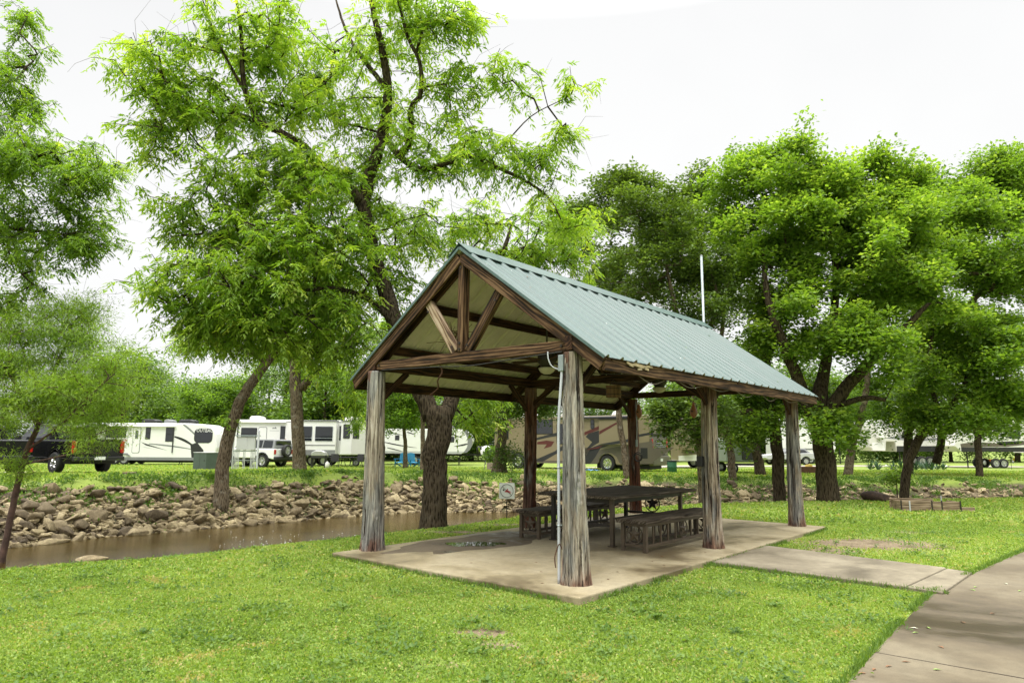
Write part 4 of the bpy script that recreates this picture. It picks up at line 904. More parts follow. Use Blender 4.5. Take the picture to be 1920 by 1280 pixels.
# ------------------------------------------------------------------ trees
def resample(P, Rr, seg):
    P = smoothline([np.array(p, float) for p in P], 10); k = np.linspace(0, 1, len(P)); rr = np.interp(k, np.linspace(0, 1, len(Rr)), Rr)
    d = np.r_[0, np.cumsum(np.linalg.norm(np.diff(P, axis=0), axis=1))]; n = max(2, int(d[-1] / seg) + 1); s = np.linspace(0, d[-1], n)
    return np.stack([np.interp(s, d, P[:, i]) for i in range(3)], 1), np.interp(s, d, rr)
def inside_pav(P):
    u, v = to_uv(P[:, 0], P[:, 1]); m = .35
    return (u > -m - .2) & (u < SL + m) & (v > -m - .1) & (v < 4.45 + m) & (P[:, 2] < HR + .35 - .55 * np.abs(v - VM) + .1)
def tree(name, label, limbs, targets, style, leafm, barkm, seed, group=None, seg=.35, leaf=None, twig_r=.0045, sides=18, cat='tree', expo=2.3, nleaf=50, tmean=.5, avoid=False, base=None, bushy=.35, twigs=0, reach=4.5):
    """limbs: [(points, radii)], first point of the first limb is the foot; targets (n,3) world spray positions"""
    rg = np.random.default_rng(seed); foot = np.array(limbs[0][0][0], float)
    t = thing(name, label, cat, (foot[0], foot[1], foot[2]), 0, group)
    NP, PA, FR = [], [], []; mb = MB()
    for li, (P, Rr) in enumerate(limbs):
        p, r = resample(P, Rr, seg * .6)
        if li > 0: p = p + 0
        wob = rg.normal(0, .02, p.shape) * np.clip(r[:, None] * 4, 0, 1); wob[:2] = 0; wob[-1] = 0; p = p + wob
        if li == 0: r = r * (1 + .22 * np.exp(-np.linalg.norm(p - p[0], axis=1) / .22))
        mb.tube(p - foot, r, sides if r[0] > .06 else 8, wob=.05 if r[0] > .06 else 0, seed=seed + li)
        if li == 0: start = -1
        else: A = np.array(NP); start = int(np.argmin(((A - p[0]) ** 2).sum(1)))
        for i in range(len(p)):
            PA.append(start if i == 0 else len(NP) - 1); NP.append(p[i]); FR.append(r[i])
    n0 = len(NP); tg_ = np.asarray(targets)
    if avoid: tg_ = tg_[~inside_pav(tg_)]
    A = np.array(NP); fr = np.array(FR); ok = np.ones(len(A), bool); ok[:] = (A[:, 2] - foot[2]) > (base if base is not None else .25 * (tg_[:, 2].mean() - foot[2]))
    dmin = np.array([np.sqrt(((A[ok] - q_) ** 2).sum(1).min()) for q_ in tg_]); tg_ = tg_[np.argsort(dmin)]
    cap = n0 + len(tg_) * 14 + 10; N = np.zeros((cap, 3)); N[:n0] = A; par = np.full(cap, -1); par[:n0] = PA; use = np.zeros(cap, bool); use[:n0] = ok; cnt = n0; tips = []; tdir = []
    for q_ in tg_:
        dd = N[:cnt] - q_; d2 = np.sqrt((dd ** 2).sum(1)) + np.where(use[:cnt], 0, 99) + np.where(np.arange(cnt) < n0, 0, .15) + .35 * np.maximum(dd[:, 2], 0); j = int(np.argmin(d2)); L = np.linalg.norm(dd[j]); 
        m_ = int(np.clip(L / seg, 1, 12)); a = N[j]; b = q_; arch = np.array([0, 0, .10 * L]) + rg.normal(0, .07 * L, 3); last = j
        for k in range(1, m_ + 1):
            f_ = k / m_; pt = a * (1 - f_) + b * f_ + arch * 4 * f_ * (1 - f_) + (rg.normal(0, .035, 3) if k < m_ else 0)
            N[cnt] = pt; par[cnt] = last; use[cnt] = True; last = cnt; cnt += 1
        tips.append(last)
        tdir.append(unit(N[last] - N[par[last]]))
    N = N[:cnt]; par = par[:cnt]; w = np.zeros(cnt); w[tips] = 1.
    acc = w.copy()
    for i in range(cnt - 1, n0 - 1, -1): acc[par[i]] += acc[i]
    rad = twig_r * np.maximum(acc, 1) ** (1 / expo)
    frn = np.zeros(cnt); frn[:n0] = fr
    # edges of grown branches
    e = np.arange(n0, cnt); pa = par[e]; ra = np.where(pa < n0, rad[e] * 1.15, np.minimum(rad[pa], rad[e] * 1.5)); rb = rad[e]
    vs, ls, cs, off = [], [], [], 0
    for lo, hi, k in ((0, .012, 3), (.012, .04, 5), (.04, 9, 9)):
        s_ = (rb >= lo) & (rb < hi)
        if not s_.any(): continue
        a = N[pa[s_]]; b = N[e[s_]]; d = unit(b - a); b = b + d * (rb[s_] * .3)[:, None]; ref = np.where(np.abs(d[:, 2:3]) < .9, [[0, 0, 1.]], [[1., 0, 0]]); u_ = unit(np.cross(d, ref)); v_ = np.cross(d, u_)
        an = np.arange(k) / k * 2 * np.pi; C_, S_ = np.cos(an), np.sin(an); ringv = u_[:, None, :] * C_[None, :, None] + v_[:, None, :] * S_[None, :, None]
        va = a[:, None] + ringv * ra[s_][:, None, None]; vb = b[:, None] + ringv * rb[s_][:, None, None]; V = np.concatenate([va, vb], 1).reshape(-1, 3)
        i0 = (np.arange(len(a)) * 2 * k)[:, None] + off; j = np.arange(k)[None]; qd = np.stack([i0 + j, i0 + (j + 1) % k, i0 + k + (j + 1) % k, i0 + k + j], -1).reshape(-1)
        vs.append(V); ls.append(qd); cs.append(len(qd) // 4); off += len(V)
    TV = np.concatenate(mb.v); TF = mb.f
    rawmesh('trunk', np.concatenate([TV] + [np.concatenate(vs) - foot]), np.concatenate([np.array([i for f in TF for i in f])] + [np.concatenate(ls) + len(TV)]), np.concatenate([np.array([len(f) for f in TF]), np.full(sum(cs), 4)]), barkm, t, smooth=True)
    T = N[tips]; TD = np.array(tdir); n = len(T)
    # leaves
    if style == 'pinnate':
        K = nleaf; base_ = np.repeat(T, K, 0); dirb = np.repeat(TD, K, 0); M = len(base_)
        back = rg.random(M) ** 1.3 * .42; out = unit(dirb * .5 + rg.normal(size=(M, 3)) * np.array([1, 1, .55]) + np.array([0, 0, .1])); b0 = base_ - dirb * back[:, None] + rg.normal(0, .05, (M, 3))
        Lr = rg.uniform(.16, .30, M); nl = 9; Vs, Ts = [], []; tb = np.repeat(np.clip(rg.normal(tmean, .16, n), 0, 1), K) + rg.normal(0, .07, M)
        side = unit(np.cross(out, [0, 0, 1.])); 
        for q in range(nl):
            f_ = (q // 2 + 1) / 4.6 if q < nl - 1 else 1.; sg = (1 if q % 2 else -1) if q < nl - 1 else 0
            pos = b0 + out * (Lr * f_)[:, None] + np.array([0, 0, -1.]) * (Lr * .75 * f_ ** 2)[:, None]
            dl = unit(out * (.75 if sg else 1) + side * sg * .85 + np.array([0, 0, -.75]) + rg.normal(0, .22, (M, 3)))
            sd = unit(np.cross(dl, np.array([0, 0, 1.]) + rg.normal(0, .35, (M, 3))))
            ll = rg.uniform(.065, .115, M) * (leaf or 1); Vs.append(quads(pos, dl, sd, ll, ll * .30, .05)); Ts.append(np.clip(tb + rg.normal(0, .05, M), 0, 1))
        V = np.concatenate(Vs); ti = np.concatenate(Ts)
    else:
        K = nleaf; M = n * K; c = np.repeat(T, K, 0); sprd = bushy
        off_ = rg.normal(size=(M, 3)) * sprd * np.array([1, 1, .65]); b0 = c + off_
        if style == 'narrow': d = unit(rg.normal(size=(M, 3)) * .7 + unit(np.repeat(TD, K, 0)) * .8 + np.array([0, 0, -.5])); asp = .16
        else: d = unit(rg.normal(size=(M, 3)) * np.array([1, 1, .38]) + unit(off_) * .6); asp = .62
        sd = unit(np.cross(d, np.array([0, 0, 1.]) + rg.normal(0, .4, (M, 3)))); ll = rg.uniform(.7, 1.3, M) * leaf
        V = quads(b0, d, sd, ll, ll * asp, .04); ti = np.clip(np.repeat(rg.normal(tmean, .14, n), K) + rg.normal(0, .13, M) + off_[:, 2] * .05 / max(sprd, .01), 0, 1)  # tint rises with height in each cluster: top light painted into the leaves
    if avoid:
        q0 = V[::4]; kp = ~inside_pav(q0); V = V.reshape(-1, 4, 3)[kp].reshape(-1, 3); ti = ti[kp]
    leafobj('crown', V - foot, ti, leafm, t)
    if twigs:   # bare fine twigs sticking out of the crown
        idx_ = rg.integers(0, n, twigs); mb = MB()
        for i in idx_:
            a = T[i]; d = unit(TD[i] + rg.normal(0, .6, 3)); L = rg.uniform(.3, 1.1); pts = [a - foot, a + d * L * .5 + rg.normal(0, .05, 3) - foot, a + d * L + np.array([0, 0, -.06]) + rg.normal(0, .08, 3) - foot]; mb.tube(pts, [.004, .003, .0015], 3, cap=False)
        tag(mb.build('bare_twigs', TWIG, t), kind='stuff')
    return t
def blobs(rg, specs, clump=8, shell=.55, k_=1.0, mx=.42):
    """specs: (px, py, depth, rx_px, ry_px, rdepth_m, n)"""
    out = []
    for px, py, Y, rx, ry, rd, n in specs:
        n = max(3, int(n * k_)); c = atd(px, py, Y); sx = rx * Y / F; sz = ry * Y / F; m_ = max(1, n // clump)
        d = unit(rg.normal(size=(m_, 3))) * (rg.random(m_) ** (shell if shell else .33))[:, None]
        cc = c + d * np.array([sx, rd, sz]); k = rg.integers(0, m_, n); r_ = .30 * (sx * rd * sz) ** (1 / 3) + .10
        out.append(cc[k] + rg.normal(size=(n, 3)) * min(r_, mx) * np.array([.8, .8, .55]))
    return np.concatenate(out)
def PX(*pts): return [atd(*p) for p in pts]
def foot(px, py, Y):
    p = atd(px, py, Y); p[2] = gz(p[0], p[1]) - .12; return p
rg = np.random.default_rng(21)

# the big pecan by the slab
f0 = foot(812, 985, 13.5); D = 13.5
limbs = [
 ([f0, atd(815, 930, D), atd(818, 850, D), atd(822, 790, D), atd(822, 765, D)], [.265, .245, .235, .245, .27]),
 (PX((810, 785, D), (792, 740, D), (765, 690, D), (742, 610, D + .1), (722, 545, D + .2), (700, 480, D + .3), (684, 400, D + .3), (680, 372, D + .3)), [.19, .18, .17, .165, .16, .15, .14, .135]),
 (PX((832, 785, D), (850, 740, D + .2), (866, 680, D + .6), (900, 600, D + 1.2), (935, 500, D + 1.8), (960, 420, D + 2)), [.17, .15, .13, .10, .07, .03]),
 (PX((680, 385, D + .3), (700, 310, D + .3), (720, 240, D + .2), (727, 170, D), (718, 100, D - .2), (700, 20, D - .4), (690, -60, D - .5)), [.13, .125, .12, .095, .08, .06, .03]),
 (PX((680, 385, D + .3), (650, 350, D), (600, 308, D - .4), (560, 268, D - .7), (500, 236, D - 1), (440, 214, D - 1.2), (360, 205, D - 1.4), (280, 208, D - 1.5)), [.12, .105, .09, .08, .065, .05, .035, .018]),
 (PX((490, 232, D - 1), (468, 195, D - 1.1), (455, 140, D - 1.2), (452, 60, D - 1.2), (440, -20, D - 1.3)), [.06, .055, .05, .035, .02]),
 (PX((466, 185, D - 1.1), (430, 120, D - 1.3), (400, 60, D - 1.4), (385, 0, D - 1.5)), [.035, .03, .022, .012]),
 (PX((722, 250, D + .2), (745, 288, D - .1), (765, 272, D - .3), (772, 235, D - .4), (770, 200, D - .5), (788, 178, D - .6), (788, 120, D - .7), (765, 70, D - .8), (748, 0, D - .9), (745, -60, D - 1)), [.07, .075, .07, .06, .055, .05, .04, .035, .025, .015]),
 (PX((745, 290, D - .1), (785, 318, D - .4), (830, 308, D - .6), (880, 292, D - .8), (930, 312, D - .8), (985, 340, D - .7), (1030, 372, D - .4), (1060, 430, D)), [.07, .065, .055, .045, .04, .03, .022, .012]),
 (PX((920, 300, D - .8), (960, 255, D - .9), (1000, 215, D - 1), (1060, 185, D - 1)), [.02, .015, .011, .007]),
 (PX((727, 170, D), (680, 110, D + .4), (650, 60, D + .8), (630, 0, D + 1)), [.06, .05, .035, .02]),
 (PX((700, 480, D + .3), (640, 440, D - .2), (570, 420, D - .7), (500, 420, D - 1), (430, 450, D - 1.2)), [.07, .06, .045, .03, .015]),
 (PX((742, 610, D + .1), (690, 560, D - .3), (620, 540, D - .7), (540, 550, D - 1), (450, 560, D - 1.2)), [.07, .055, .045, .03, .015])]
sp_ = [(300, 150, D - 1.4, 115, 65, 1.0, 120), (235, 110, D - 1.6, 60, 40, .6, 26), (380, 215, D - 1.2, 125, 75, 1.1, 165), (300, 250, D - 1.4, 60, 60, .8, 50), (450, 70, D - 1.2, 130, 100, 1.2, 190), (590, 90, D + .3, 110, 125, 1.5, 180), (560, 200, D - .3, 90, 60, 1.2, 110),
 (760, 60, D - .4, 130, 90, 1.4, 170), (850, 50, D - .8, 75, 70, 1, 60), (690, 200, D + .2, 90, 90, 1.3, 95), (880, 150, D - .8, 95, 70, 1, 70), (950, 120, D - .9, 60, 60, .8, 16), (1060, 180, D - 1, 60, 50, .6, 15), (1085, 250, D - .9, 30, 55, .5, 18),
 (830, 240, D - .6, 110, 55, 1, 75), (930, 290, D - .6, 120, 60, 1, 110), (1030, 330, D - .5, 60, 60, .8, 55), (1070, 400, D + .2, 60, 70, .9, 45), (810, 330, D - .3, 60, 40, .8, 34),
 (520, 330, D - .7, 130, 75, 1.3, 230), (620, 320, D - .2, 80, 60, 1.2, 90), (440, 370, D - 1.2, 110, 70, 1.1, 150), (520, 470, D - .8, 150, 85, 1.4, 300), (640, 480, D - .5, 100, 90, 1.2, 190), (390, 520, D - 1.2, 80, 90, 1.0, 130), (330, 400, D - 1.3, 60, 60, .9, 60), (350, 560, D - 1.2, 55, 60, .8, 60),
 (480, 590, D - 1, 120, 60, 1.2, 170), (600, 590, D - .6, 100, 60, 1.1, 140), (440, 640, D - 1, 60, 40, .8, 45), (670, 620, D - .2, 60, 45, .9, 60), (560, 650, D - .8, 60, 30, .7, 40), (285, 535, D - 1.4, 25, 25, .3, 10),
 (790, 450, D + .9, 85, 50, 1.2, 90), (880, 470, D + 1.6, 90, 50, 1.2, 85), (950, 420, D + 1.8, 80, 60, 1.3, 65), (1020, 470, D + 2, 80, 50, 1.3, 90), (1090, 500, D + 2, 45, 35, .9, 30), (900, 780, D + 1.2, 45, 45, .7, 45), (905, 740, D + 1.0, 40, 40, .6, 25), (700, 700, D + .6, 45, 30, .6, 24), (740, 540, D + .7, 70, 60, .9, 70), (700, 400, D + 1, 70, 60, .9, 60)]
tree('pecan_tree', 'tallest bright green pecan tree with a dark forked trunk right beside the pavilion slab', limbs, blobs(rg, sp_ + [(480, 520, D - 1.6, 150, 110, 1.0, 210), (600, 420, D - 1.0, 100, 90, 1.0, 110), (350, 620, D - 1.2, 45, 50, .7, 40), (840, 420, D + 1.8, 90, 50, 1.2, 90), (960, 500, D + 2.4, 110, 50, 1.2, 110), (1050, 440, D + 2.6, 70, 60, 1.2, 70), (690, 330, D + .6, 90, 60, 1, 60), (600, 660, D - .4, 70, 35, .8, 50)], 6, k_=.64, mx=.33), 'pinnate', LEAFP, BARKP, 1, nleaf=5, avoid=True, seg=.30, twigs=700, base=1.2, tmean=.55, leaf=1.35, sides=26, twig_r=.0052)

# crown reaching in from beyond the left edge
D = 14.5
f0 = foot(-330, 900, 17.5)
limbs = [([f0, atd(-320, 700, 17.2), atd(-290, 500, 16.8), atd(-230, 330, 16.3), atd(-160, 150, 16), (atd(-120, -20, 16))], [.34, .30, .26, .20, .14, .08]),
 (PX((-290, 500, 16.8), (-180, 400, 16), (-60, 340, 15.3), (40, 300, 14.8), (100, 285, 14.5)), [.16, .13, .10, .06, .025]),
 (PX((-180, 400, 16), (-60, 420, 15.5), (40, 430, 15), (120, 440, 14.6)), [.09, .07, .045, .02]),
 (PX((-230, 330, 16.3), (-130, 200, 15.8), (-40, 140, 15.3), (50, 125, 15)), [.11, .08, .05, .02])]
sp_ = [(60, 300, D + .4, 130, 100, 1.4, 260), (160, 330, D, 90, 60, 1, 110), (50, 420, D + .6, 120, 70, 1.3, 200), (130, 460, D + .3, 70, 55, .9, 80), (20, 200, D + .8, 70, 70, 1.1, 80), (20, 60, D + .8, 45, 70, 1, 45), (-60, 300, D + 1.2, 120, 220, 1.6, 260), (20, 500, D + .8, 60, 50, .9, 50), (60, 130, D + .6, 50, 40, .7, 22), (-20, 570, D + 1, 50, 60, .8, 40)]
tree('pecan_tree', 'green tree whose boughs hang into view from beyond the left edge', limbs, blobs(rg, sp_, 7, k_=.85, mx=.36), 'pinnate', LEAFP, BARKP, 2, nleaf=5, seg=.32, twigs=140, tmean=.36, leaf=1.3)

# willow sapling leaning at the left bank
f0 = foot(8, 975, 15.2); D = 15.2
limbs = [([f0, atd(40, 880, D), atd(70, 800, D), atd(85, 745, D), atd(108, 680, D), atd(135, 625, D)], [.07, .06, .052, .045, .033, .018]),
 (PX((70, 800, D), (40, 740, D - .3), (10, 690, D - .6), (-20, 640, D - .8)), [.035, .03, .022, .012]),
 (PX((55, 840, D), (110, 800, D - .5), (160, 750, D - .8), (215, 700, D - 1)), [.03, .025, .018, .01]),
 (PX((85, 745, D), (60, 700, D + .4), (30, 620, D + .5), (10, 560, D + .6)), [.03, .025, .018, .01]),
 (PX((45, 870, D), (90, 860, D - .6), (140, 850, D - .9), (190, 850, D - 1)), [.025, .02, .014, .008])]
sp_ = [(130, 640, D, 110, 60, 1, 130), (60, 700, D, 100, 60, 1, 150), (170, 740, D - .5, 100, 50, 1, 120), (60, 770, D - .3, 90, 45, .9, 75), (170, 815, D - .7, 55, 35, .7, 30), (200, 690, D - .4, 70, 45, .8, 55), (40, 620, D + .3, 70, 60, .8, 60), (-20, 720, D, 50, 120, 1, 80), (150, 590, D + .2, 60, 30, .6, 22), (20, 880, D - .2, 35, 40, .5, 14), (110, 580, D + .2, 60, 40, .6, 30)]
tree('willow_sapling', 'slender leaning willow with feathery leaves in front of the black pickup', limbs, blobs(rg, sp_, 7, k_=1.6, mx=.3), 'narrow', LEAFW, BARKS, 3, nleaf=54, leaf=.095, bushy=.12, seg=.25, twigs=130, tmean=.5, base=.8, twig_r=.0035)

def simple_tree(name, label, px, py, Y, lean, r0, crown, leafm, barkm, seed, style='broad', leaf=.10, nleaf=55, bushy=.30, extra=(), group=None, tmean=.5, seg=.45, clump=9, avoid=False, twigs=0, base=None, sides=18, mx=.5, kk=.85):
    """lean: [(px,py,dY, r)] of the main stem above the foot"""
    f0 = foot(px, py, Y); limbs = [([f0] + [atd(a, b, Y + c) for a, b, c, r in lean], [r0] + [r for *_, r in lean])]
    for ex in extra: limbs.append((PX(*[(a, b, Y + c) for a, b, c, r in ex]), [r for *_, r in ex]))
    return tree(name, label, limbs, blobs(np.random.default_rng(seed + 500), [(a, b, Y + c, d, e, f, n) for a, b, c, d, e, f, n in crown], clump, mx=mx, k_=kk), style, leafm, barkm, seed, group, seg=seg, leaf=leaf, nleaf=int(nleaf * (1.25 if style == 'broad' else 1)), bushy=bushy, tmean=tmean, avoid=avoid, twigs=twigs, base=base, sides=sides)

simple_tree('leaning_tree', 'tree with a leaning mottled trunk growing out of the rocky bank by the transformer cabinet', 415, 922, 22.4, [(420, 860, 0, 0.211), (440, 780, 0, 0.187), (470, 720, 0, 0.164), (500, 680, 0, 0.140), (530, 630, .2, 0.109), (545, 560, .3, 0.070)], 0.25,
 [(470, 600, 0, 90, 60, 1.6, 130), (380, 620, -.4, 60, 60, 1.2, 70), (540, 640, .4, 70, 50, 1.4, 80), (350, 660, -.3, 35, 30, .8, 18), (590, 560, .6, 90, 70, 1.6, 110), (425, 810, 0, 10, 35, .3, 6)], LEAFP, BARKG, 31, 'pinnate', 1.3, 8, tmean=.5, twigs=30, extra=[[(500, 680, 0, .08), (440, 640, -.3, .06), (390, 620, -.5, .03)]])
simple_tree('forked_tree', 'tree with a straight grey-brown forked trunk left of the pavilion corner post', 562, 887, 27.5, [(560, 840, 0, 0.246), (556, 770, 0, 0.238), (554, 720, 0, 0.230), (552, 670, 0, 0.189), (545, 600, 0, 0.139), (540, 520, .2, 0.082)], 0.28,
 [(560, 560, .5, 110, 80, 2, 160), (620, 650, 0, 80, 50, 1.6, 120), (500, 650, .3, 60, 50, 1.4, 60), (640, 730, -.6, 45, 60, 1.0, 70), (660, 790, -.6, 22, 30, .6, 22), (700, 600, .8, 70, 80, 1.6, 90), (610, 500, .6, 100, 60, 2, 90)], LEAFP, BARKG, 33, 'pinnate', 1.5, 8, tmean=.5, extra=[[(565, 730, 0, .17), (585, 705, 0, .15), (605, 685, -.2, .12), (635, 655, -.3, .08)]])

OK_ = dict(leaf=.135, bushy=.17, clump=13, nleaf=44, mx=.33, kk=.92)
simple_tree('oak_tree', 'largest oak on the right with a stout furrowed trunk and broad spreading crown', 1553, 936, 20.2, [(1548, 880, 0, 0.281), (1540, 820, 0, 0.274), (1535, 770, 0, 0.274), (1545, 700, .2, 0.167), (1560, 610, .3, 0.129), (1568, 520, .4, 0.106), (1555, 430, .4, 0.068), (1550, 350, .5, 0.030)], 0.3,
 [(1600, 330, .5, 110, 60, 2.0, 200), (1500, 380, .2, 110, 70, 2.0, 200), (1660, 440, .2, 120, 80, 2.2, 230), (1440, 460, 0, 90, 70, 1.8, 140), (1560, 510, 0, 150, 80, 2.4, 190), (1700, 560, -.5, 110, 60, 2.0, 160), (1460, 330, .8, 80, 50, 1.6, 90), (1640, 650, -1, 110, 60, 1.8, 150), (1590, 420, .3, 140, 70, 2.2, 190), (1680, 350, .5, 70, 45, 1.6, 80), (1740, 450, 0, 80, 60, 2, 110), (1390, 330, 1, 60, 35, 1.4, 50), (1500, 560, 0, 110, 60, 2, 110), (1560, 790, -.5, 90, 30, 1.4, 55), (1500, 650, -.2, 80, 60, 1.6, 80), (1640, 300, .5, 50, 30, 1, 36)],
 LEAFO, BARKO, 41, tmean=.66, avoid=True, sides=26, extra=[[(1530, 790, 0, .2), (1500, 720, -.2, .17), (1470, 650, -.3, .14), (1440, 560, -.2, .1), (1430, 470, 0, .05)], [(1545, 790, 0, .22), (1590, 720, -.4, .18), (1650, 660, -.6, .14), (1700, 610, -.8, .1), (1740, 570, -1, .05)], [(1562, 610, .3, .1), (1610, 540, .3, .08), (1650, 470, .3, .05)], [(1575, 760, -.3, .09), (1620, 745, -.8, .08), (1660, 750, -1, .05)]], **OK_)
simple_tree('oak_tree', 'oak with a straight dark trunk just left of the far right pavilion post', 1461, 926, 21.8, [(1458, 860, 0, 0.182), (1452, 800, 0, 0.182), (1442, 740, 0, 0.175), (1436, 660, .2, 0.119), (1432, 560, .3, 0.091), (1440, 460, .4, 0.042)], 0.19,
 [(1440, 300, 1.5, 75, 45, 1.6, 110), (1370, 400, .8, 90, 70, 1.8, 170), (1400, 500, .5, 110, 70, 2.0, 150), (1420, 620, .3, 90, 60, 1.6, 80), (1400, 740, 0, 90, 40, 1.6, 90), (1380, 800, 0, 70, 30, 1.3, 50), (1500, 760, 0, 60, 40, 1.3, 60)],
 LEAFO, BARKO, 42, tmean=.5, avoid=True, extra=[[(1450, 790, 0, .12), (1400, 770, -.3, .09), (1350, 790, -.5, .05)]], **OK_)
simple_tree('live_oak_tree', 'dark-leaved oak with a slim grey trunk behind the pale middle pavilion post', 1319, 944, 19.6, [(1316, 880, 0, 0.120), (1312, 820, 0, 0.120), (1305, 780, 0, 0.112), (1290, 700, .3, 0.098), (1270, 600, .5, 0.075), (1250, 500, .6, 0.038)], 0.125,
 [(1285, 765, 0, 75, 38, 1.3, 130), (1232, 792, 0, 26, 20, .7, 20), (1330, 800, .3, 60, 30, 1.0, 50), (1290, 500, .8, 110, 80, 2.0, 230), (1220, 420, 1.0, 100, 70, 2.0, 200), (1170, 520, 1.2, 80, 60, 1.8, 120), (1330, 590, .8, 80, 70, 1.8, 90), (1330, 700, .5, 60, 60, 1.2, 60)],
 LEAFD, BARKG, 43, tmean=.62, avoid=True, leaf=.11, nleaf=46, bushy=.15, mx=.32, clump=12, extra=[[(1290, 700, .3, .08), (1330, 620, .6, .07), (1345, 560, .8, .05), (1330, 500, .9, .03)]])
simple_tree('live_oak_tree', 'tall dark oak crown rising behind the pavilion ridge on a slim leaning grey trunk', 1176, 897, 30.5, [(1170, 840, 0, 0.143), (1160, 770, 0, 0.135), (1165, 680, 0, 0.120), (1190, 580, 0, 0.098), (1210, 480, 0, 0.068), (1215, 380, 0, 0.038)], 0.15,
 [(1210, 370, 0, 120, 50, 2.4, 190), (1310, 380, 0, 80, 50, 2.4, 110), (1120, 430, 0, 90, 70, 2.2, 150), (1250, 460, 0, 110, 80, 2.8, 230), (1150, 540, 0, 100, 60, 2.6, 130)],
 LEAFD, BARKG, 44, tmean=.66, leaf=.16, nleaf=50, bushy=.22, mx=.42, clump=12, extra=[[(1180, 620, 0, .1), (1140, 560, 0, .08), (1110, 500, 0, .04)], [(1195, 560, 0, .09), (1250, 510, 0, .07), (1280, 450, 0, .03)]])
simple_tree('leaning_oak_tree', 'oak with a thin blackish trunk leaning right over the stony bank behind the boulders', 1688, 925, 22.6, [(1700, 880, 0, 0.144), (1715, 840, 0, 0.144), (1735, 805, 0, 0.137), (1765, 780, 0, 0.115), (1800, 740, -.2, 0.094), (1820, 680, -.3, 0.065), (1830, 600, -.3, 0.036)], 0.155,
 [(1800, 700, -.3, 110, 60, 2.0, 220), (1880, 640, -.3, 90, 70, 2.0, 170), (1760, 620, 0, 90, 50, 1.8, 120), (1870, 740, -.4, 80, 40, 1.6, 120), (1800, 520, .3, 110, 70, 2.2, 190), (1720, 780, -.3, 60, 30, 1.2, 60), (1900, 500, 0, 80, 70, 2, 120), (1800, 790, -.5, 60, 22, 1, 40), (1770, 405, .3, 95, 60, 2, 160), (1690, 400, .4, 70, 60, 1.8, 90), (1870, 390, .3, 80, 55, 2, 120)],
 LEAFO, BARKO, 45, tmean=.62, extra=[[(1765, 780, 0, .08), (1740, 700, 0, .07), (1750, 620, .1, .04)], [(1800, 740, -.2, .07), (1860, 720, -.4, .05), (1910, 700, -.5, .03)]], **OK_)
simple_tree('oak_tree', 'broad oak whose crown fills the right edge, its trunk standing on the campsite lawn', 1835, 873, 36, [(1833, 820, 0, 0.163), (1830, 760, 0, 0.150), (1825, 660, 0, 0.136), (1830, 540, 0, 0.095), (1840, 420, 0, 0.048)], 0.17,
 [(1800, 400, 0, 120, 60, 3, 230), (1880, 380, 0, 90, 60, 3, 170), (1750, 480, 0, 90, 60, 3, 150), (1860, 500, 0, 110, 80, 3, 220), (1780, 620, 0, 110, 60, 3, 170), (1880, 640, 0, 90, 80, 3, 170), (1920, 300, 1, 50, 35, 2, 60), (1820, 760, 0, 100, 30, 2, 80), (1740, 370, 0, 110, 50, 3, 180), (1700, 440, 0, 90, 60, 3, 120), (1830, 345, 0, 90, 40, 3, 130), (1960, 420, 0, 60, 120, 2, 120)],
 LEAFO, BARKO, 46, tmean=.52, leaf=.19, nleaf=46, bushy=.30, mx=.55, clump=12)
simple_tree('oak_tree', 'far oak with a pale leaning trunk on the campsite lawn right of the big oak', 1588, 869, 37, [(1600, 820, 0, 0.203), (1612, 790, 0, 0.187), (1625, 720, 0, 0.156), (1630, 600, 0, 0.109), (1620, 480, 0, 0.062)], 0.23,
 [(1600, 420, 0, 120, 70, 3, 180), (1690, 380, 0, 100, 60, 3, 170), (1640, 560, 0, 110, 80, 3, 170), (1560, 620, 0, 80, 70, 3, 100), (1680, 700, 0, 90, 50, 2.5, 110), (1560, 760, 0, 60, 30, 2, 40)], LEAFO, BARKG, 47, tmean=.5, leaf=.19, nleaf=46, bushy=.30, mx=.55, clump=12)
simple_tree('oak_tree', 'oak with a twin brown trunk behind the spiky plants', 1700, 868, 40, [(1703, 820, 0, 0.225), (1705, 770, 0, 0.195), (1710, 680, 0, 0.150), (1715, 560, 0, 0.090)], 0.28,
 [(1720, 600, 0, 100, 60, 3, 120), (1700, 740, 0, 90, 35, 2.5, 100), (1760, 700, 0, 70, 40, 2.5, 80), (1640, 780, 0, 50, 22, 1.5, 34), (1780, 800, -1, 60, 15, 1.5, 30), (1700, 795, -1.5, 60, 16, 1.5, 34), (1870, 795, -1, 60, 20, 1.5, 40)], LEAFO, BARKO, 48, tmean=.4, leaf=.18, nleaf=50, bushy=.5, extra=[[(1755, 868, 0, .22), (1765, 820, 0, .2), (1755, 760, 0, .15), (1740, 690, 0, .1)]])
simple_tree('oak_tree', 'slim oak with a pale grey trunk between the two right-hand pavilion posts', 1374, 893, 30.5, [(1370, 850, 0, 0.153), (1363, 810, 0, 0.145), (1355, 760, 0, 0.136), (1350, 680, 0, 0.111), (1360, 560, 0, 0.068)], 0.165,
 [(1360, 560, 0, 90, 60, 2.4, 110), (1350, 700, 0, 80, 50, 2.2, 110), (1400, 780, 0, 50, 30, 1.6, 40), (1340, 800, 0, 50, 25, 1.6, 36)], LEAFD, BARKG, 49, tmean=.62, leaf=.13, nleaf=60, bushy=.4)
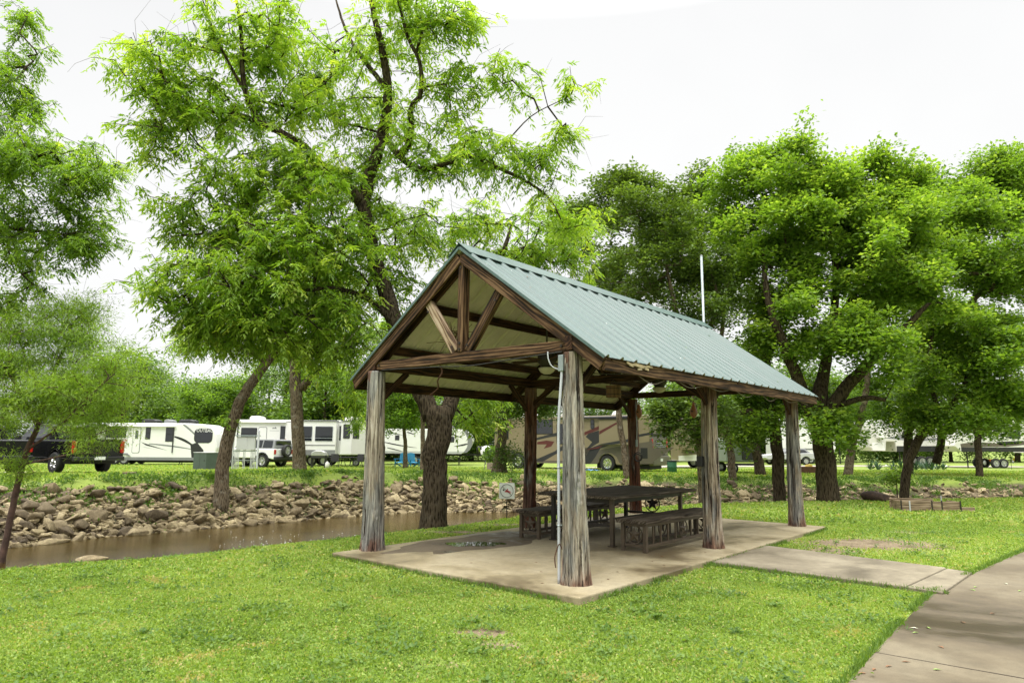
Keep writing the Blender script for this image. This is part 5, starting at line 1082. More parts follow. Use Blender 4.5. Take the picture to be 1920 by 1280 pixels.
simple_tree('oak_tree', 'small dark oak with a crooked trunk, left of the straight dark trunk', 1426, 880, 36, [(1418, 840, 0, .22), (1410, 810, 0, .2), (1405, 760, 0, .17), (1400, 680, 0, .1)], .28,
 [(1400, 700, 0, 80, 50, 2.5, 110), (1430, 790, 0, 50, 28, 1.8, 60), (1480, 700, 0, 60, 50, 2.2, 70)], LEAFO, BARKO, 50, tmean=.4, leaf=.15, nleaf=55, bushy=.42)
simple_tree('dark_oak_tree', 'shady oak with a flared pale trunk in front of the beige motorhome nose', 936, 870, 33.5, [(940, 830, 0, .24), (944, 790, 0, .22), (950, 740, 0, .2), (960, 680, 0, .15), (965, 600, 0, .08)], .40,
 [(950, 760, -.3, 70, 35, 1.8, 100), (1000, 770, -.6, 50, 35, 1.5, 70), (900, 740, 0, 50, 40, 1.5, 60), (960, 640, 0, 90, 60, 2.5, 130), (1040, 650, 0, 80, 50, 2.5, 90), (960, 840, -.6, 22, 22, .8, 20), (1010, 720, 0, 60, 30, 1.8, 60)], LEAFD, BARKG, 51, tmean=.5, leaf=.13, nleaf=60, bushy=.4)
simple_tree('campsite_tree', 'tall thin-trunked tree just left of the pecan trunk, on the lawn across the creek', 793, 870, 38, [(793, 820, 0, 0.120), (792, 760, 0, 0.114), (790, 690, 0, 0.090), (788, 600, 0, 0.048)], 0.17,
 [(780, 640, 0, 90, 60, 2.6, 130), (800, 720, 0, 50, 25, 1.6, 40), (730, 700, 0, 50, 40, 2, 60)], LEAFB, BARKG, 52, tmean=.55, leaf=.15, nleaf=60, bushy=.42)
simple_tree('round_tree', 'small round-crowned maple-like tree between the two blue chairs', 760, 863, 45, [(760, 830, 0, .12), (758, 805, 0, .11), (757, 780, 0, .08), (757, 750, 0, .04)], .16,
 [(755, 745, 0, 60, 45, 2.2, 200), (750, 785, 0, 52, 20, 1.8, 70)], LEAFP, BARKG, 53, tmean=.3, leaf=.17, nleaf=60, bushy=.32, base=1.6, seg=.35)
# background belt: prototypes copied
def proto_tree(seed, H, Wd, leafm, tmean, label, pos, dense=260, name='background_tree', leaf=.26):
    r_ = np.random.default_rng(seed); x, y = pos; z = gz(x, y); f0 = np.array([x, y, z - .1])
    stem = [f0, f0 + [.1, 0, H * .3], f0 + [-.1 * H * .2, 0, H * .6], f0 + [0, 0, H * .88]]
    T = []
    nb = 22
    for k in range(nb):
        h = r_.uniform(.06, .98); rad = Wd * .5 * math.sqrt(max(.05, 1 - ((h - .45) / .56) ** 2)); a = r_.uniform(0, 6.28); q_ = r_.uniform(.35, 1) ** .6
        c = f0 + np.array([math.cos(a) * rad * q_, math.sin(a) * rad * q_, h * H]); T.append(c + r_.normal(size=(dense // nb, 3)) * Wd * .085 * np.array([1, 1, .7]))
    return tree(name, label, [(stem, [.03 * H, .025 * H, .018 * H, .006 * H])], np.concatenate(T), 'broad', leafm, BARKO, seed, 'trees beyond the campsites', seg=.8, leaf=leaf, nleaf=80, bushy=.62, tmean=tmean, twig_r=.01, base=H * .12, sides=10)
places = [(-60, 70), (-50, 66), (-43, 68), (-36.5, 64), (-31, 66), (-26.5, 63), (-22, 66), (-17.5, 64), (-13, 66), (-8, 64), (-4, 68), (1, 66), (6, 70), (12, 68), (17, 72), (23, 74), (29, 72), (35, 76), (42, 75), (50, 78), (59, 80), (-28, 78), (-16, 80), (-5, 82), (10, 84), (26, 86), (44, 88), (-44, 80), (68, 84), (-34, 73), (-24, 72), (-20, 76), (-39, 72), (-10.5, 74)]
P0 = proto_tree(61, 9.0, 8.0, LEAFB, .5, 'x', places[4]); P1_ = proto_tree(62, 7.4, 7.0, LEAFB, .62, 'x', places[5]); P2_ = proto_tree(63, 8.2, 6.0, LEAFO, .45, 'x', places[6])
protos = [P0, P1_, P2_]; kinds = ['mid-green spreading', 'light green bushy', 'darker upright']
seenat = lambda x, y: pxof(x, y, 3)[0]
marks = [(-9999, 'beyond the left edge'), (0, 'behind the willow sapling'), (180, 'behind the travel trailer with the tandem wheels'), (330, 'over the nose of the left travel trailer'), (440, 'behind the leaning trunk and roof air units'), (560, 'over the long white trailer'), (690, 'behind the left corner post'), (800, 'behind the pecan trunk'), (900, 'beyond the gap left of the motorhome'), (1010, 'over the beige motorhome'), (1270, 'behind the hanging gourds'), (1450, 'behind the big oak'), (1650, 'behind the right-hand fifth-wheel trailers'), (1800, 'at the far right edge')]
for i, (x, y) in enumerate(places):
    k = i % 3; o = protos[k] if i in (4, 5, 6) and False else None
    if i < 3: o = protos[k]
    else: o = copy_tree(protos[k])
    s_ = random.uniform(.85, 1.15) * (1.08 if y > 76 else 1); o.location = gp(x, y, -.1); o.rotation_euler = (0, 0, random.uniform(0, 6.28)); o.scale = (s_ * random.uniform(.95, 1.15), s_, s_ * (1 if x > -50 else .85))
    px = seenat(x, y); w_ = [m_ for l_, m_ in marks if l_ <= px][-1]
    o['label'] = f"{kinds[k]} tree {'in the second row' if y > 77 else 'in the tree belt'} {w_}"
# shrub seen left of the leaning trunk, dark glossy round
simple_tree('round_tree', 'dense round dark-green tree behind the nose of the left travel trailer', 388, 868, 60, [(388, 830, 0, .15), (388, 790, 0, .12), (388, 750, 0, .06)], .2,
 [(388, 760, 0, 55, 48, 2.6, 260), (385, 800, 0, 48, 25, 2.2, 90)], LEAFO, BARKO, 54, tmean=.5, leaf=.2, nleaf=60, bushy=.35, base=1.0)
# low bush on the stony bank by the leaning oak
simple_tree('bush', 'small leafy bush beside the foot of the leaning black trunk', 1680, 912, 24.5, [(1681, 900, 0, .02), (1683, 885, 0, .015)], .025, [(1683, 888, 0, 18, 20, .35, 26), (1672, 905, 0, 14, 12, .3, 10)], LEAFP, BARKS, 55, tmean=.35, leaf=.09, nleaf=30, bushy=.14, base=.05, seg=.2)
# agaves
ag = thing('agave', 'spiky blue-green agave-like plant', 'spiky plant', (0, 0, 0)); r_ = np.random.default_rng(9); n = 34
a = r_.uniform(0, 6.28, n); el = r_.uniform(.5, 1.45, n); d = np.stack([np.cos(a) * np.cos(el), np.sin(a) * np.cos(el), np.sin(el)], 1); L = r_.uniform(.5, .85, n); sd = unit(np.cross(d, [0, 0, 1.])); b0 = d * .03
V = quads(b0, d, sd, L, .065, .04); leafobj('leaves', V, r_.random(n), AGAVE, ag)
for i, px in enumerate((1632, 1645, 1676, 1690, 1704, 1716, 1728, 1738, 1748, 1758, 1768)):
    o = ag if i == 0 else copy_tree(ag); c = at(px, 879 + (i % 3), -.05); o.location = gp(c[0], c[1], -.02); o.rotation_euler = (0, 0, i * 1.3); s_ = random.uniform(.85, 1.15); o.scale = (s_,) * 3
    o['group'] = 'spiky plants in the campsite bed'; o['label'] = ['leftmost spiky blue-green plant, standing slightly apart on the lawn', 'second spiky plant from the left, touching the leftmost one'][i] if i < 2 else f"spiky blue-green plant in the long row, {['third', 'fourth', 'fifth', 'sixth', 'seventh', 'eighth', 'ninth', 'tenth', 'last'][i - 2]} from the left"
for px, py, lab in ((1662, 877, 'white globe lantern between the spiky plants, leftmost of three'), (1713, 878, 'small white globe lantern in front of the spiky plant row'), (1775, 878, 'white globe lantern at the right end of the spiky plant row')):
    c = at(px, py, -.05); t = thing('globe_lantern', lab, 'garden lantern', gp(c[0], c[1]), 0, 'globe lanterns at the plant bed'); mb = MB(); mb.lathe([(.01, .12), (.06, .15), (.09, .21), (.06, .28), (.01, .30)], 14); mb.build('globe', SIGNW, t, smooth=True); mb = MB(); mb.tube([(0, 0, 0), (0, 0, .14)], .012, 6); mb.build('stake', BLACKP, t)

# ------------------------------------------------------------------ vehicles
def wheel(parent, x, y, r, w, side=-1, rim=ALU, spokes=6, rimr=.62):
    """wheel centre (x, y) with radius r; outer face towards side*y"""
    t = bpy.data.objects.new('wheel', None); col.objects.link(t); t.parent = parent; t.location = (x, y, r); t.empty_display_size = .1
    mb = MB(); rr = r * rimr
    mb.lathe([(rr, -w / 2), (r * .93, -w / 2), (r, -w * .34), (r, w * .34), (r * .93, w / 2), (rr, w / 2), (rr * .97, w * .2), (rr * .97, -w * .2), (rr, -w / 2)], 28, axis='y', cap=False); mb.build('tyre', RUBBER, t, smooth=False)
    mb = MB(); yo = side * w * .36
    mb.lathe([(rr, yo - side * .03), (rr * 1.0, yo + side * .02), (rr * .9, yo + side * .02), (rr * .86, yo - side * .05), (.02, yo - side * .06)][::1], 24, axis='y', cap=False)
    mb.lathe([(r * .17, yo - side * .06), (r * .17, yo + side * .02), (r * .1, yo + side * .03)], 12, axis='y')
    for k in range(spokes): a = k / spokes * 2 * math.pi; mb.box((math.cos(a) * rr * .5, yo - side * .02, math.sin(a) * rr * .5), (rr * .9, .03, r * .13), ry=-a)
    mb.build('rim', rim, t); return t
def rv_window(parent, x, z, w, h, y, r=.08, split=None, glass=GLASS, frame=BLACKP):
    mb = MB(); mb.prism(rrect(x - w / 2, z - h / 2, x + w / 2, z + h / 2, r), y - .018, y + .01); f = mb.build('window', frame, parent)
    m_ = .035
    if split:
        k = z - h / 2 + h * split; ps = [(z - h / 2 + m_, k - .015), (k + .015, z + h / 2 - m_)]
    else: ps = [(z - h / 2 + m_, z + h / 2 - m_)]
    mb = MB()
    for a, b in ps: mb.prism(rrect(x - w / 2 + m_, a, x + w / 2 - m_, b, r * .6), y - .026, y - .0185)
    mb.build('pane', glass, f)
def rv_door(parent, x, z0, w, h, y, mat=WHITE, win=True):
    mb = MB(); mb.prism(rrect(x - w / 2 - .03, z0 - .03, x + w / 2 + .03, z0 + h + .03, .1), y - .008, y + .01); d = mb.build('door', CHARC, parent)
    mb = MB(); mb.prism(rrect(x - w / 2, z0, x + w / 2, z0 + h, .08), y - .022, y - .0085); mb.build('door_leaf', mat, d)
    if win: mb = MB(); mb.prism(rrect(x - w * .22, z0 + h * .55, x + w * .22, z0 + h * .88, .05), y - .03, y - .0225); mb.build('pane', GLASSL, d)
    mb = MB(); mb.box((x - w * .4, y - .04, z0 + h * .42), (.04, .035, .12)); mb.build('handle', CHROME, d)
def decal(parent, poly, y, mat, name='stripe', th=.003): mb = MB(); mb.prism(poly, y - th, y + .002); return mb.build(name, mat, parent)
def swoosh(x0, z0, x1, z1, w, bow=.1, n=12):
    P = []; Q = []
    for k in range(n + 1):
        t = k / n; x = x0 + (x1 - x0) * t; z = z0 + (z1 - z0) * t + bow * math.sin(math.pi * t); ww = w * math.sin(math.pi * min(1, t * .9 + .08)) ** .7 * (1 - .55 * t); P.append((x, z + ww / 2)); Q.append((x, z - ww / 2))
    return P + Q[::-1]
def body(parent, prof, W, mat, bev=.06, name='body', y0=None): mb = MB(); mb.prism(prof, -W / 2 if y0 is None else y0, W / 2); return mb.build(name, mat, parent, bev=bev)
def ac(parent, x, z, mat, w=.85, l=1.0, y=0): mb = MB(); mb.prism([(x - l / 2, z), (x + l / 2, z), (x + l / 2 - .06, z + .24), (x + l / 2 - .3, z + .32), (x - l / 2 + .12, z + .32), (x - l / 2, z + .2)], y - w / 2, y + w / 2); return mb.build('air_conditioner', mat, parent, bev=.05)
def fender(parent, x, r, y, mat, th=.05, span=1.12):
    mb = MB(); P = [(x + (r * span + .07) * math.cos(a), r + (r * span + .07) * math.sin(a)) for a in np.linspace(0, math.pi, 16)]; Q = [(x + r * span * math.cos(a), r + r * span * math.sin(a)) for a in np.linspace(math.pi, 0, 16)]
    mb.prism(P + Q, y - th, y + .01); return mb.build('fender', mat, parent)
Z0 = .5
def left_x(px, Y): return (px - 960) / F * Y
# A: travel trailer with lettering, d 50
YA = 50; xa = left_x(180, YA); k_ = YA / F
def ax(px): return (px - 180) * k_
def az(py): return (832 - py) * k_ + 1.5 + .1
t = thing('travel_trailer', 'white travel trailer with black arrow stripes and an awning, left of the leaning trunk', 'travel trailer', gp(xa, YA), 0, 'recreational vehicles parked across the creek'); T_ = t
Lx = ax(428); zt = az(798); zb = az(864); W = 2.45
body(t, [(0, zb + .1), (.1, zb), (Lx - .5, zb), (Lx - .1, zb + .35), (Lx, zb + .9), (Lx - .12, zt - .75), (Lx - .45, zt - .3), (Lx - 1.0, zt - .08), (Lx - 2.0, zt), (.5, zt), (.15, zt - .03), (0, zt - .15)], W, WHITE, .07)
yf = -W / 2
decal(t, [(.05, zb - .01), (Lx - .55, zb - .01), (Lx - .3, zb + .2), (.05, zb + .2)], yf, GREYP, 'lower_skirt', .006)
decal(t, swoosh(ax(205), az(842), ax(262), az(862), .16, -.05), yf - .004, CHARC)
decal(t, [(ax(290), az(832)), (ax(340), az(847)), (ax(300), az(838))], yf, CHARC); decal(t, [(ax(292), az(840)), (ax(325), az(846)), (ax(300), az(842))], yf, GREYP)
decal(t, swoosh(ax(305), az(835), ax(400), az(847), .14, .05), yf, GREYP); decal(t, swoosh(ax(350), az(822), ax(402), az(852), .25, .18), yf, CHARC); decal(t, swoosh(ax(364), az(800), ax(398), az(830), .22, .1), yf, GREYP)
decal(t, [(ax(380), az(836)), (ax(392), az(832)), (ax(404), az(845)), (ax(408), az(860)), (ax(384), az(860))], yf - .002, CHARC)
rv_window(t, ax(245), az(814), (35) * k_, 21 * k_, yf, .05, .6); rv_window(t, ax(302), az(816), 9 * k_, 22 * k_, yf, .04, .5); rv_window(t, ax(341), az(818), 14 * k_, 26 * k_, yf, .04, .5)
rv_door(t, ax(282), az(851), 12.5 * k_, 45 * k_, yf)
mb = MB(); mb.prism(rrect(ax(386), az(833), ax(419), az(807), .3), yf - .02, yf + .01); f_ = mb.build('window', BLACKP, t); mb = MB(); mb.prism(rrect(ax(387), az(832), ax(418), az(808), .28), yf - .026, yf - .021); mb.build('pane', GLASS, f_)
text_obj('lettering', 'OUTBACK', .34, WHITE, t, (ax(389.5), yf - .029, az(813.5)), (R(90), 0, 0), sx=.86); text_obj('lettering', 'OUTBACK', .27, REDP, t, (ax(232), yf - .004, az(832)), (R(90), 0, 0), sx=1.05)
for x in (ax(245), ax(262)): wheel(t, x, yf + .12, 9 * k_, .22, -1); wheel(t, x, -yf - .12, 9 * k_, .22, 1)
mb = MB(); mb.prism([(ax(232), az(855)), (ax(238), az(852)), (ax(268), az(852)), (ax(274), az(857)), (ax(270), az(857)), (ax(264), az(854.5)), (ax(243), az(854.5)), (ax(236), az(857))], yf - .06, yf + .01); mb.build('fender', GREYP, t)
for px in (292, 326, 360): ac(t, ax(px), zt - .02, CHARC if px != 326 else GREYP, l=1.15 if px != 326 else .6)
mb = MB(); mb.tube([(ax(185), yf - .10, az(804)), (ax(352), yf - .10, az(804))], .06, 8); mb.build('awning_tube', OFFW, t); 
mb = MB(); mb.add([(ax(186), yf - .02, az(801)), (ax(228), yf - .02, az(801)), (ax(228), yf - 2.0, az(806)), (ax(186), yf - 2.0, az(806)), (ax(186), yf - .02, az(801.5)), (ax(228), yf - .02, az(801.5)), (ax(228), yf - 2.0, az(806.5)), (ax(186), yf - 2.0, az(806.5))], [(0, 1, 2, 3), (4, 7, 6, 5), (0, 3, 7, 4), (1, 5, 6, 2), (3, 2, 6, 7), (0, 4, 5, 1)]); mb.build('awning', GREYP, t)
for px in (226.5, 348.5): mb = MB(); mb.box((ax(px), yf - .04, az(827)), (.06, .05, 48 * k_)); mb.build('awning_arm', CHARC, t)
mb = MB(); mb.box((Lx + .5, 0, zb + .02), (1.6, .12, .12)); mb.box((ax(300), 0, zb - .1), (Lx - 1, 1.2, .16)); mb.tube([(Lx + .9, 0, .1), (Lx + .9, 0, 1.0)], .05, 8); mb.build('hitch_frame', BLACKP, t)
for px in (292, 358, 362): mb = MB(); mb.tube([(ax(px), yf + .25, .0), (ax(px) + .2, yf + .3, zb)], .03, 6); mb.build('jack', BLACKP, t)
# chairs / dark gear beneath A
# B: long white trailer, d 50
YB = 50; xb = left_x(452, YB); bx = lambda px: (px - 452) * k_; bz = lambda py: az(py)
t = thing('travel_trailer', 'long white trailer with two big picture windows and slide-outs behind the forked trunk', 'travel trailer', gp(xb, YB), 0, 'recreational vehicles parked across the creek')
Lx = bx(716); zt = bz(791); zb = bz(853); W = 2.5; yf = -W / 2
body(t, [(0, zb + .05), (.05, zb), (Lx - .05, zb), (Lx, zb + .1), (Lx, zt - .2), (Lx - .25, zt - .03), (Lx - .6, zt), (.3, zt), (0, zt - .05)], W, WHITE, .05)
decal(t, [(0, zt - .12), (Lx, zt - .12), (Lx, zt - .16), (0, zt - .16)], yf, GREYP, 'roof_trim', .01)
def slide(x0, x1, z0, z1, d, mat, skirt=None):
    mb = MB(); mb.box(((x0 + x1) / 2, yf - d / 2, (z0 + z1) / 2), (x1 - x0, d, z1 - z0)); s_ = mb.build('slide_out', mat, t, bev=.03)
    mb = MB(); mb.box(((x0 + x1) / 2, yf - d / 2 - .02, z1 + .03), (x1 - x0 + .08, d + .1, .05)); mb.build('slide_roof', GREYP, s_)
    if skirt: mb = MB(); mb.box(((x0 + x1) / 2, yf - d - .002, z0 + skirt / 2), (x1 - x0 - .04, .012, skirt)); mb.build('lower_skirt', GREYP, s_)
slide(bx(573), bx(646), bz(853), bz(793), .5, WHITE, .35); slide(bx(655), bx(675), bz(852), bz(793), .55, WHITE, .0 or None); slide(bx(677), bx(712), bz(852), bz(792), .9, OFFW)
for a, b_ in ((575, 603.5), (608, 640.5)): rv_window(t, bx((a + b_) / 2), bz(815.5), (b_ - a) * k_, 27 * k_, yf - .5, .07, .22, GLASS, PVC)
decal(t, [(bx(574), bz(835)), (bx(645), bz(835)), (bx(645), bz(837)), (bx(574), bz(837))], yf - .504, GREYP)
rv_window(t, bx(665), bz(811), 12 * k_, 25 * k_, yf - .56, .04, .5); rv_window(t, bx(684), bz(811), 11 * k_, 25 * k_, yf - .91, .04, .5); rv_window(t, bx(651), bz(814), 5 * k_, 26 * k_, yf, .03)
rv_window(t, bx(485), bz(814), 29 * k_, 17 * k_, yf, .05, .35); rv_door(t, bx(509.5), bz(840), 14 * k_, 35 * k_, yf, WHITE, False); rv_window(t, bx(546), bz(814), 9 * k_, 24 * k_, yf, .02)
text_obj('lettering', 'SILVER TRAIL', .24, GREYP, t, (bx(521), yf - .004, bz(812.5)), (R(90), 0, 0)) if False else None
decal(t, [(bx(526), bz(807)), (bx(528), bz(804)), (bx(530), bz(806)), (bx(532), bz(803)), (bx(535), bz(807))], yf, GREYP, 'mountain_emblem'); decal(t, [(bx(522), bz(810)), (bx(539), bz(810)), (bx(539), bz(811)), (bx(522), bz(811))], yf, LGREY, 'emblem_line')
mb = MB(); mb.box((bx(464.5), yf - .03, bz(810)), (.07, .05, 26 * k_)); mb.build('awning_arm', CHARC, t); mb = MB(); mb.tube([(bx(453), yf - .09, bz(795.5)), (bx(552), yf - .09, bz(795.5))], .07, 8); mb.build('awning_tube', OFFW, t)
for px in (488, 664): o = ac(t, bx(px), zt - .02, OFFW, l=.95)
for x in (bx(600), bx(622)): wheel(t, x, yf + .14, .36, .22, -1); wheel(t, x, -yf - .14, .36, .22, 1)
for px in (656, 672): mb = MB(); mb.tube([(bx(px) - .15, yf + .2, .0), (bx(px), yf + .2, zb), (bx(px) + .2, yf + .2, 0)], .03, 6); mb.build('jack', BLACKP, t)
wheel(t, bx(682), yf - .2, .25, .16, -1)
# C: white trailer with rounded nose, d 55
YC = 54; k_ = YC / F; xc = left_x(700, YC); cx = lambda px: (px - 700) * k_; cz = lambda py: (832.5 - py) * k_ + 1.5 + .1
t = thing('travel_trailer', 'white travel trailer with a bulging rounded nose behind the pecan trunk and blue chairs', 'travel trailer', gp(xc, YC), 0, 'recreational vehicles parked across the creek')
Lx = cx(891); zt = cz(806); zb = cz(850); W = 2.4; yf = -W / 2
body(t, [(0, zb + .05), (.05, zb), (Lx - .9, zb), (Lx - .4, zb + .25), (Lx - .05, zb + .95), (Lx - .05, zb + 1.15), (Lx - .3, zt - .25), (Lx - .7, zt - .04), (Lx - 1.4, zt), (.2, zt), (0, zt - .1)], W, WHITE, .07)
decal(t, [(.0, zb - .01), (Lx - .95, zb - .01), (Lx - .6, zb + .17), (0, zb + .17)], yf, LGREY, 'lower_skirt', .006)
n_ = 14; P = []; Q = []
for k in range(n_ + 1):
    s_ = k / n_; z = zb + .08 + (zt - zb - .12) * s_; xr = Lx - .28 + .25 * math.sin(math.pi * min(1, s_ * 1.02)) ** .8 - .50 * max(0, s_ - .6) - .42 * max(0, .25 - s_) * 3 * .6; P.append((xr - .03, z)); Q.append((xr - .30 - .1 * math.sin(math.pi * s_), z))
decal(t, P + Q[::-1], yf, GREYP, 'nose_band', .008)
decal(t, swoosh(cx(840), cz(811), cx(872), cz(823), .14, .04), yf, CHARC); decal(t, swoosh(cx(882), cz(832), cx(856), cz(837), .16, -.02), yf, CHARC); decal(t, swoosh(cx(728), cz(830), cx(790), cz(840), .12, -.04), yf, CHARC); decal(t, swoosh(cx(725), cz(812), cx(765), cz(818), .1, .03), yf, CHARC); decal(t, swoosh(cx(770), cz(812), cx(786), cz(817), .12, .02), yf, CHARC); decal(t, swoosh(cx(735), cz(840), cx(770), cz(848), .1, 0), yf, CHARC)
rv_window(t, cx(849), cz(824.5), 15 * k_, 10 * k_, yf, .06); rv_window(t, cx(753), cz(822), 8 * k_, 9 * k_, yf, .05)
for x in (cx(785), cx(800)): wheel(t, x, yf + .14, .36, .22, -1); wheel(t, x, -yf - .14, .36, .22, 1)
ac(t, cx(845), zt - .02, GREYP, l=.8)
mb = MB(); mb.box((Lx + .2, 0, zb - .08), (2.2, .14, .14)); mb.box((Lx - 3.5, 0, zb - .1), (6, 1.1, .14)); mb.tube([(Lx + .9, 0, .05), (Lx + .9, 0, .75)], .05, 8); mb.build('hitch_frame', BLACKP, t)
for x in (Lx + .35, Lx + .62): mb = MB(); mb.lathe([(.02, zb - .02), (.15, zb + .02), (.16, zb + .45), (.10, zb + .55), (.03, zb + .6)], 14, (x, 0, 0)); mb.build('gas_bottle', CHARC, t, smooth=True)
for px in (864, 866): mb = MB(); mb.tube([(cx(px), yf + .25, .0), (cx(px) + .1, yf + .25, zb)], .03, 6); mb.build('jack', BLACKP, t)

# D: beige motorhome
p_f, p_r = np.array([-1.15, 47.3]), np.array([8.15, 40.35]); dv = (p_r - p_f); Lm = float(np.linalg.norm(dv)); yaw = math.atan2(dv[1], dv[0])
t = thing('motorhome', 'beige motorhome with maroon and charcoal swirl stripes, its brown rear end towards the camera', 'motorhome', gp(p_f[0], p_f[1]), yaw, 'recreational vehicles parked across the creek')
W = 2.5; yo = 0.0   # near side plane is local y = 0 ; body extends to +W
def pxl(px):   # local x on the near side seen at pixel px
    tn = (px - 960) / F; return (p_f[0] - tn * p_f[1]) / (tn * dv[1] / Lm - dv[0] / Lm)
def pzl(px, py): x = pxl(px); Y = p_f[1] + dv[1] / Lm * x; return (832.5 + (px - 960) * .007 - py) * Y / F + 1.5 + .1
zt, zb = 3.42, .42
mb = MB()
rw, fw = pxl(1137), pxl(972)
def arch(cx_, r, z, n=10): return [(cx_ + r * math.cos(a), z + r * math.sin(a)) for a in np.linspace(0, math.pi, n)][::-1]
def lowprof(L, a0, a1, zb, wr):
    return [(0, zb)] + [p for p in arch(a0, wr * 1.16, wr * .9) if p[1] > zb] + [p for p in arch(a1, wr * 1.16, wr * .9) if p[1] > zb] + [(L, zb)]
WRm = .50
prof = [(.05, zb + .05)] + [p for p in arch(fw, WRm * 1.16, WRm) if p[1] > zb] + [p for p in arch(rw, WRm * 1.16, WRm) if p[1] > zb] + [(rw + WRm * 1.3, zb), (Lm - .9, zb), (Lm - .1, zb + .22), (Lm, zb + .5), (Lm, zt - .08), (Lm - .1, zt), (.5, zt), (.12, zt - .15), (0, zt - .7), (-.05, 1.7), (-.02, .9)]
mb.prism(prof, 0, W); mb.build('body', CREAM, t, bev=.05)
def dl(pts, mat, name='stripe', y=0, th=.004): return decal(t, [(pxl(a), pzl(a, b)) for a, b in pts], y, mat, name, th)
dl([(1000, 862), (1060, 862), (1092, 838), (1108, 838), (1092, 864), (1108, 866), (1124, 842), (1262, 838), (1218, 866), (1160, 866), (1155, 855), (1145, 848), (1132, 848), (1122, 856), (1119, 868), (1000, 866)], TAUPE, 'lower_paint')
dl([(1126, 842), (1175, 833), (1222, 826), (1224, 866), (1218, 868), (1162, 868), (1158, 855), (1146, 846), (1132, 846), (1124, 853), (1120, 868), (1106, 868)], TAUPE, 'lower_paint', -.003)
dl([(1000, 862), (1040, 845), (1056, 834), (1056, 826), (1078, 828), (1060, 840), (1018, 864)], CHARC)
dl([(1000, 822), (1030, 814), (1056, 808), (1080, 810), (1056, 815), (1030, 819), (1000, 826)], CHARC)
dl([(1008, 828), (1025, 825), (1040, 827), (1034, 836), (1020, 840), (1026, 832), (1008, 832)], MAROON)
dl([(1080, 824), (1100, 814), (1128, 803), (1127, 799), (1158, 788), (1128, 796), (1100, 808), (1078, 816)], MAROON)
dl([(1098, 818), (1104, 812), (1124, 806), (1128, 810), (1127, 826), (1104, 840), (1098, 842), (1110, 828)], CHARC)
dl([(1080, 842), (1110, 838), (1140, 826), (1190, 815), (1224, 809), (1224, 813), (1160, 826), (1130, 838), (1096, 848)], CHARC); dl([(1098, 842), (1122, 836), (1136, 831), (1120, 840)], MAROON, y=-.003)
dl([(1086, 868), (1100, 840), (1126, 838), (1108, 868)], CHARC)
decal(t, [(-.03, 2.45), (pxl(951), 2.62), (pxl(951), 2.45), (-.03, 2.30)], 0, CHARC); decal(t, [(-.02, 1.1), (pxl(951), 1.5), (pxl(951), 1.4), (-.02, 1.0)], 0, MAROON)
x0, x1 = pxl(1000), pxl(1037); rv_window(t, (x0 + x1) / 2, pzl(1018, 800), x1 - x0, .95, 0, .06, None, GLASS); rv_window(t, pxl(1051), 2.3, .55, 1.3, 0, .05); rv_window(t, pxl(1111), pzl(1111, 795), .28, .62, 0, .13, .5)
x0 = .25; rv_window(t, .75, 2.35, .9, .8, 0, .05)
def mslide(a, b, zz0, zz1, d=.35):
    mb = MB(); xa_, xb_ = pxl(a), pxl(b); mb.box(((xa_ + xb_) / 2, -d / 2, (zz0 + zz1) / 2), (xb_ - xa_, d, zz1 - zz0)); s_ = mb.build('slide_out', CREAM, t, bev=.04); mb = MB(); mb.box(((xa_ + xb_) / 2, -d / 2 - .02, zz1 + .03), (xb_ - xa_ + .06, d + .08, .06)); mb.build('slide_roof', CHARC, s_)
mslide(1127, 1190, 1.62, 3.18, .30)
decal(t, [(pxl(1128), 2.45), (pxl(1160), 2.98), (pxl(1163), 2.98), (pxl(1160), 2.86), (pxl(1128), 2.25)], -.304, MAROON)
decal(t, [(pxl(1128), 1.66), (pxl(1189), 2.02), (pxl(1189), 1.84), (pxl(1150), 1.63)], -.304, CHARC)
wheel(t, rw, .16, WRm, .3, -1, CHROME, 8); wheel(t, fw, .16, WRm, .3, -1, CHROME, 8); wheel(t, rw, W - .16, WRm, .3, 1, CHROME, 8); wheel(t, fw, W - .16, WRm, .3, 1, CHROME, 8)
for x in (2.2, 5.4): ac(t, x, zt - .02, OFFW, y=W / 2)
mb = MB(); mb.tube([(pxl(1080), -.1, 3.3), (pxl(1190), -.1, 3.3)], .07, 8); mb.build('awning_tube', CHARC, t)
mb = MB(); mb.lathe([(.3, zt), (.32, zt + .1), (.2, zt + .28), (.02, zt + .34)], 18, (8.8, W / 2, 0)); mb.build('satellite_dome', WHITE, t, smooth=True)
# rear face at x = Lm
mb = MB(); mb.prism([(.04, .66), (W - .04, .66), (W - .04, 2.02), (W - .3, 2.16), (.3, 2.16), (.04, 2.02)], Lm - .02, Lm + .06, 'x'); rf = mb.build('rear_cap', TAUPE, t, bev=.03)
mb = MB(); mb.prism([(.1, .42), (W - .1, .42), (W - .02, .55), (W - .02, .98), (.02, .98), (.02, .55)], Lm - .1, Lm + .18, 'x'); mb.build('bumper', TAUPE, t, bev=.04)
mb = MB()
for k in range(8): mb.box((Lm + .07, W / 2 + .15, 1.12 + k * .105), (.02, 1.25, .035), ry=0)
mb.build('grille_slats', LGREY, t); mb = MB(); mb.box((Lm + .058, W / 2 + .15, 1.48), (.02, 1.32, .92)); mb.build('grille_opening', BLACKP, t)
for z in (1.85, 1.45):
    for y in (.26, W - .2): mb = MB(); mb.box((Lm + .068, y, z), (.03, .17, .30)); mb.build('tail_lamp', REDL, t, bev=.01)
mb = MB(); mb.box((Lm + .19, W / 2, .75), (.01, .32, .17)); mb.build('number_plate', SIGNW, t); mb = MB(); mb.box((Lm + .05, W / 2, 2.24), (.1, 2.1, .12)); mb.build('light_bar', BLACKP, t)
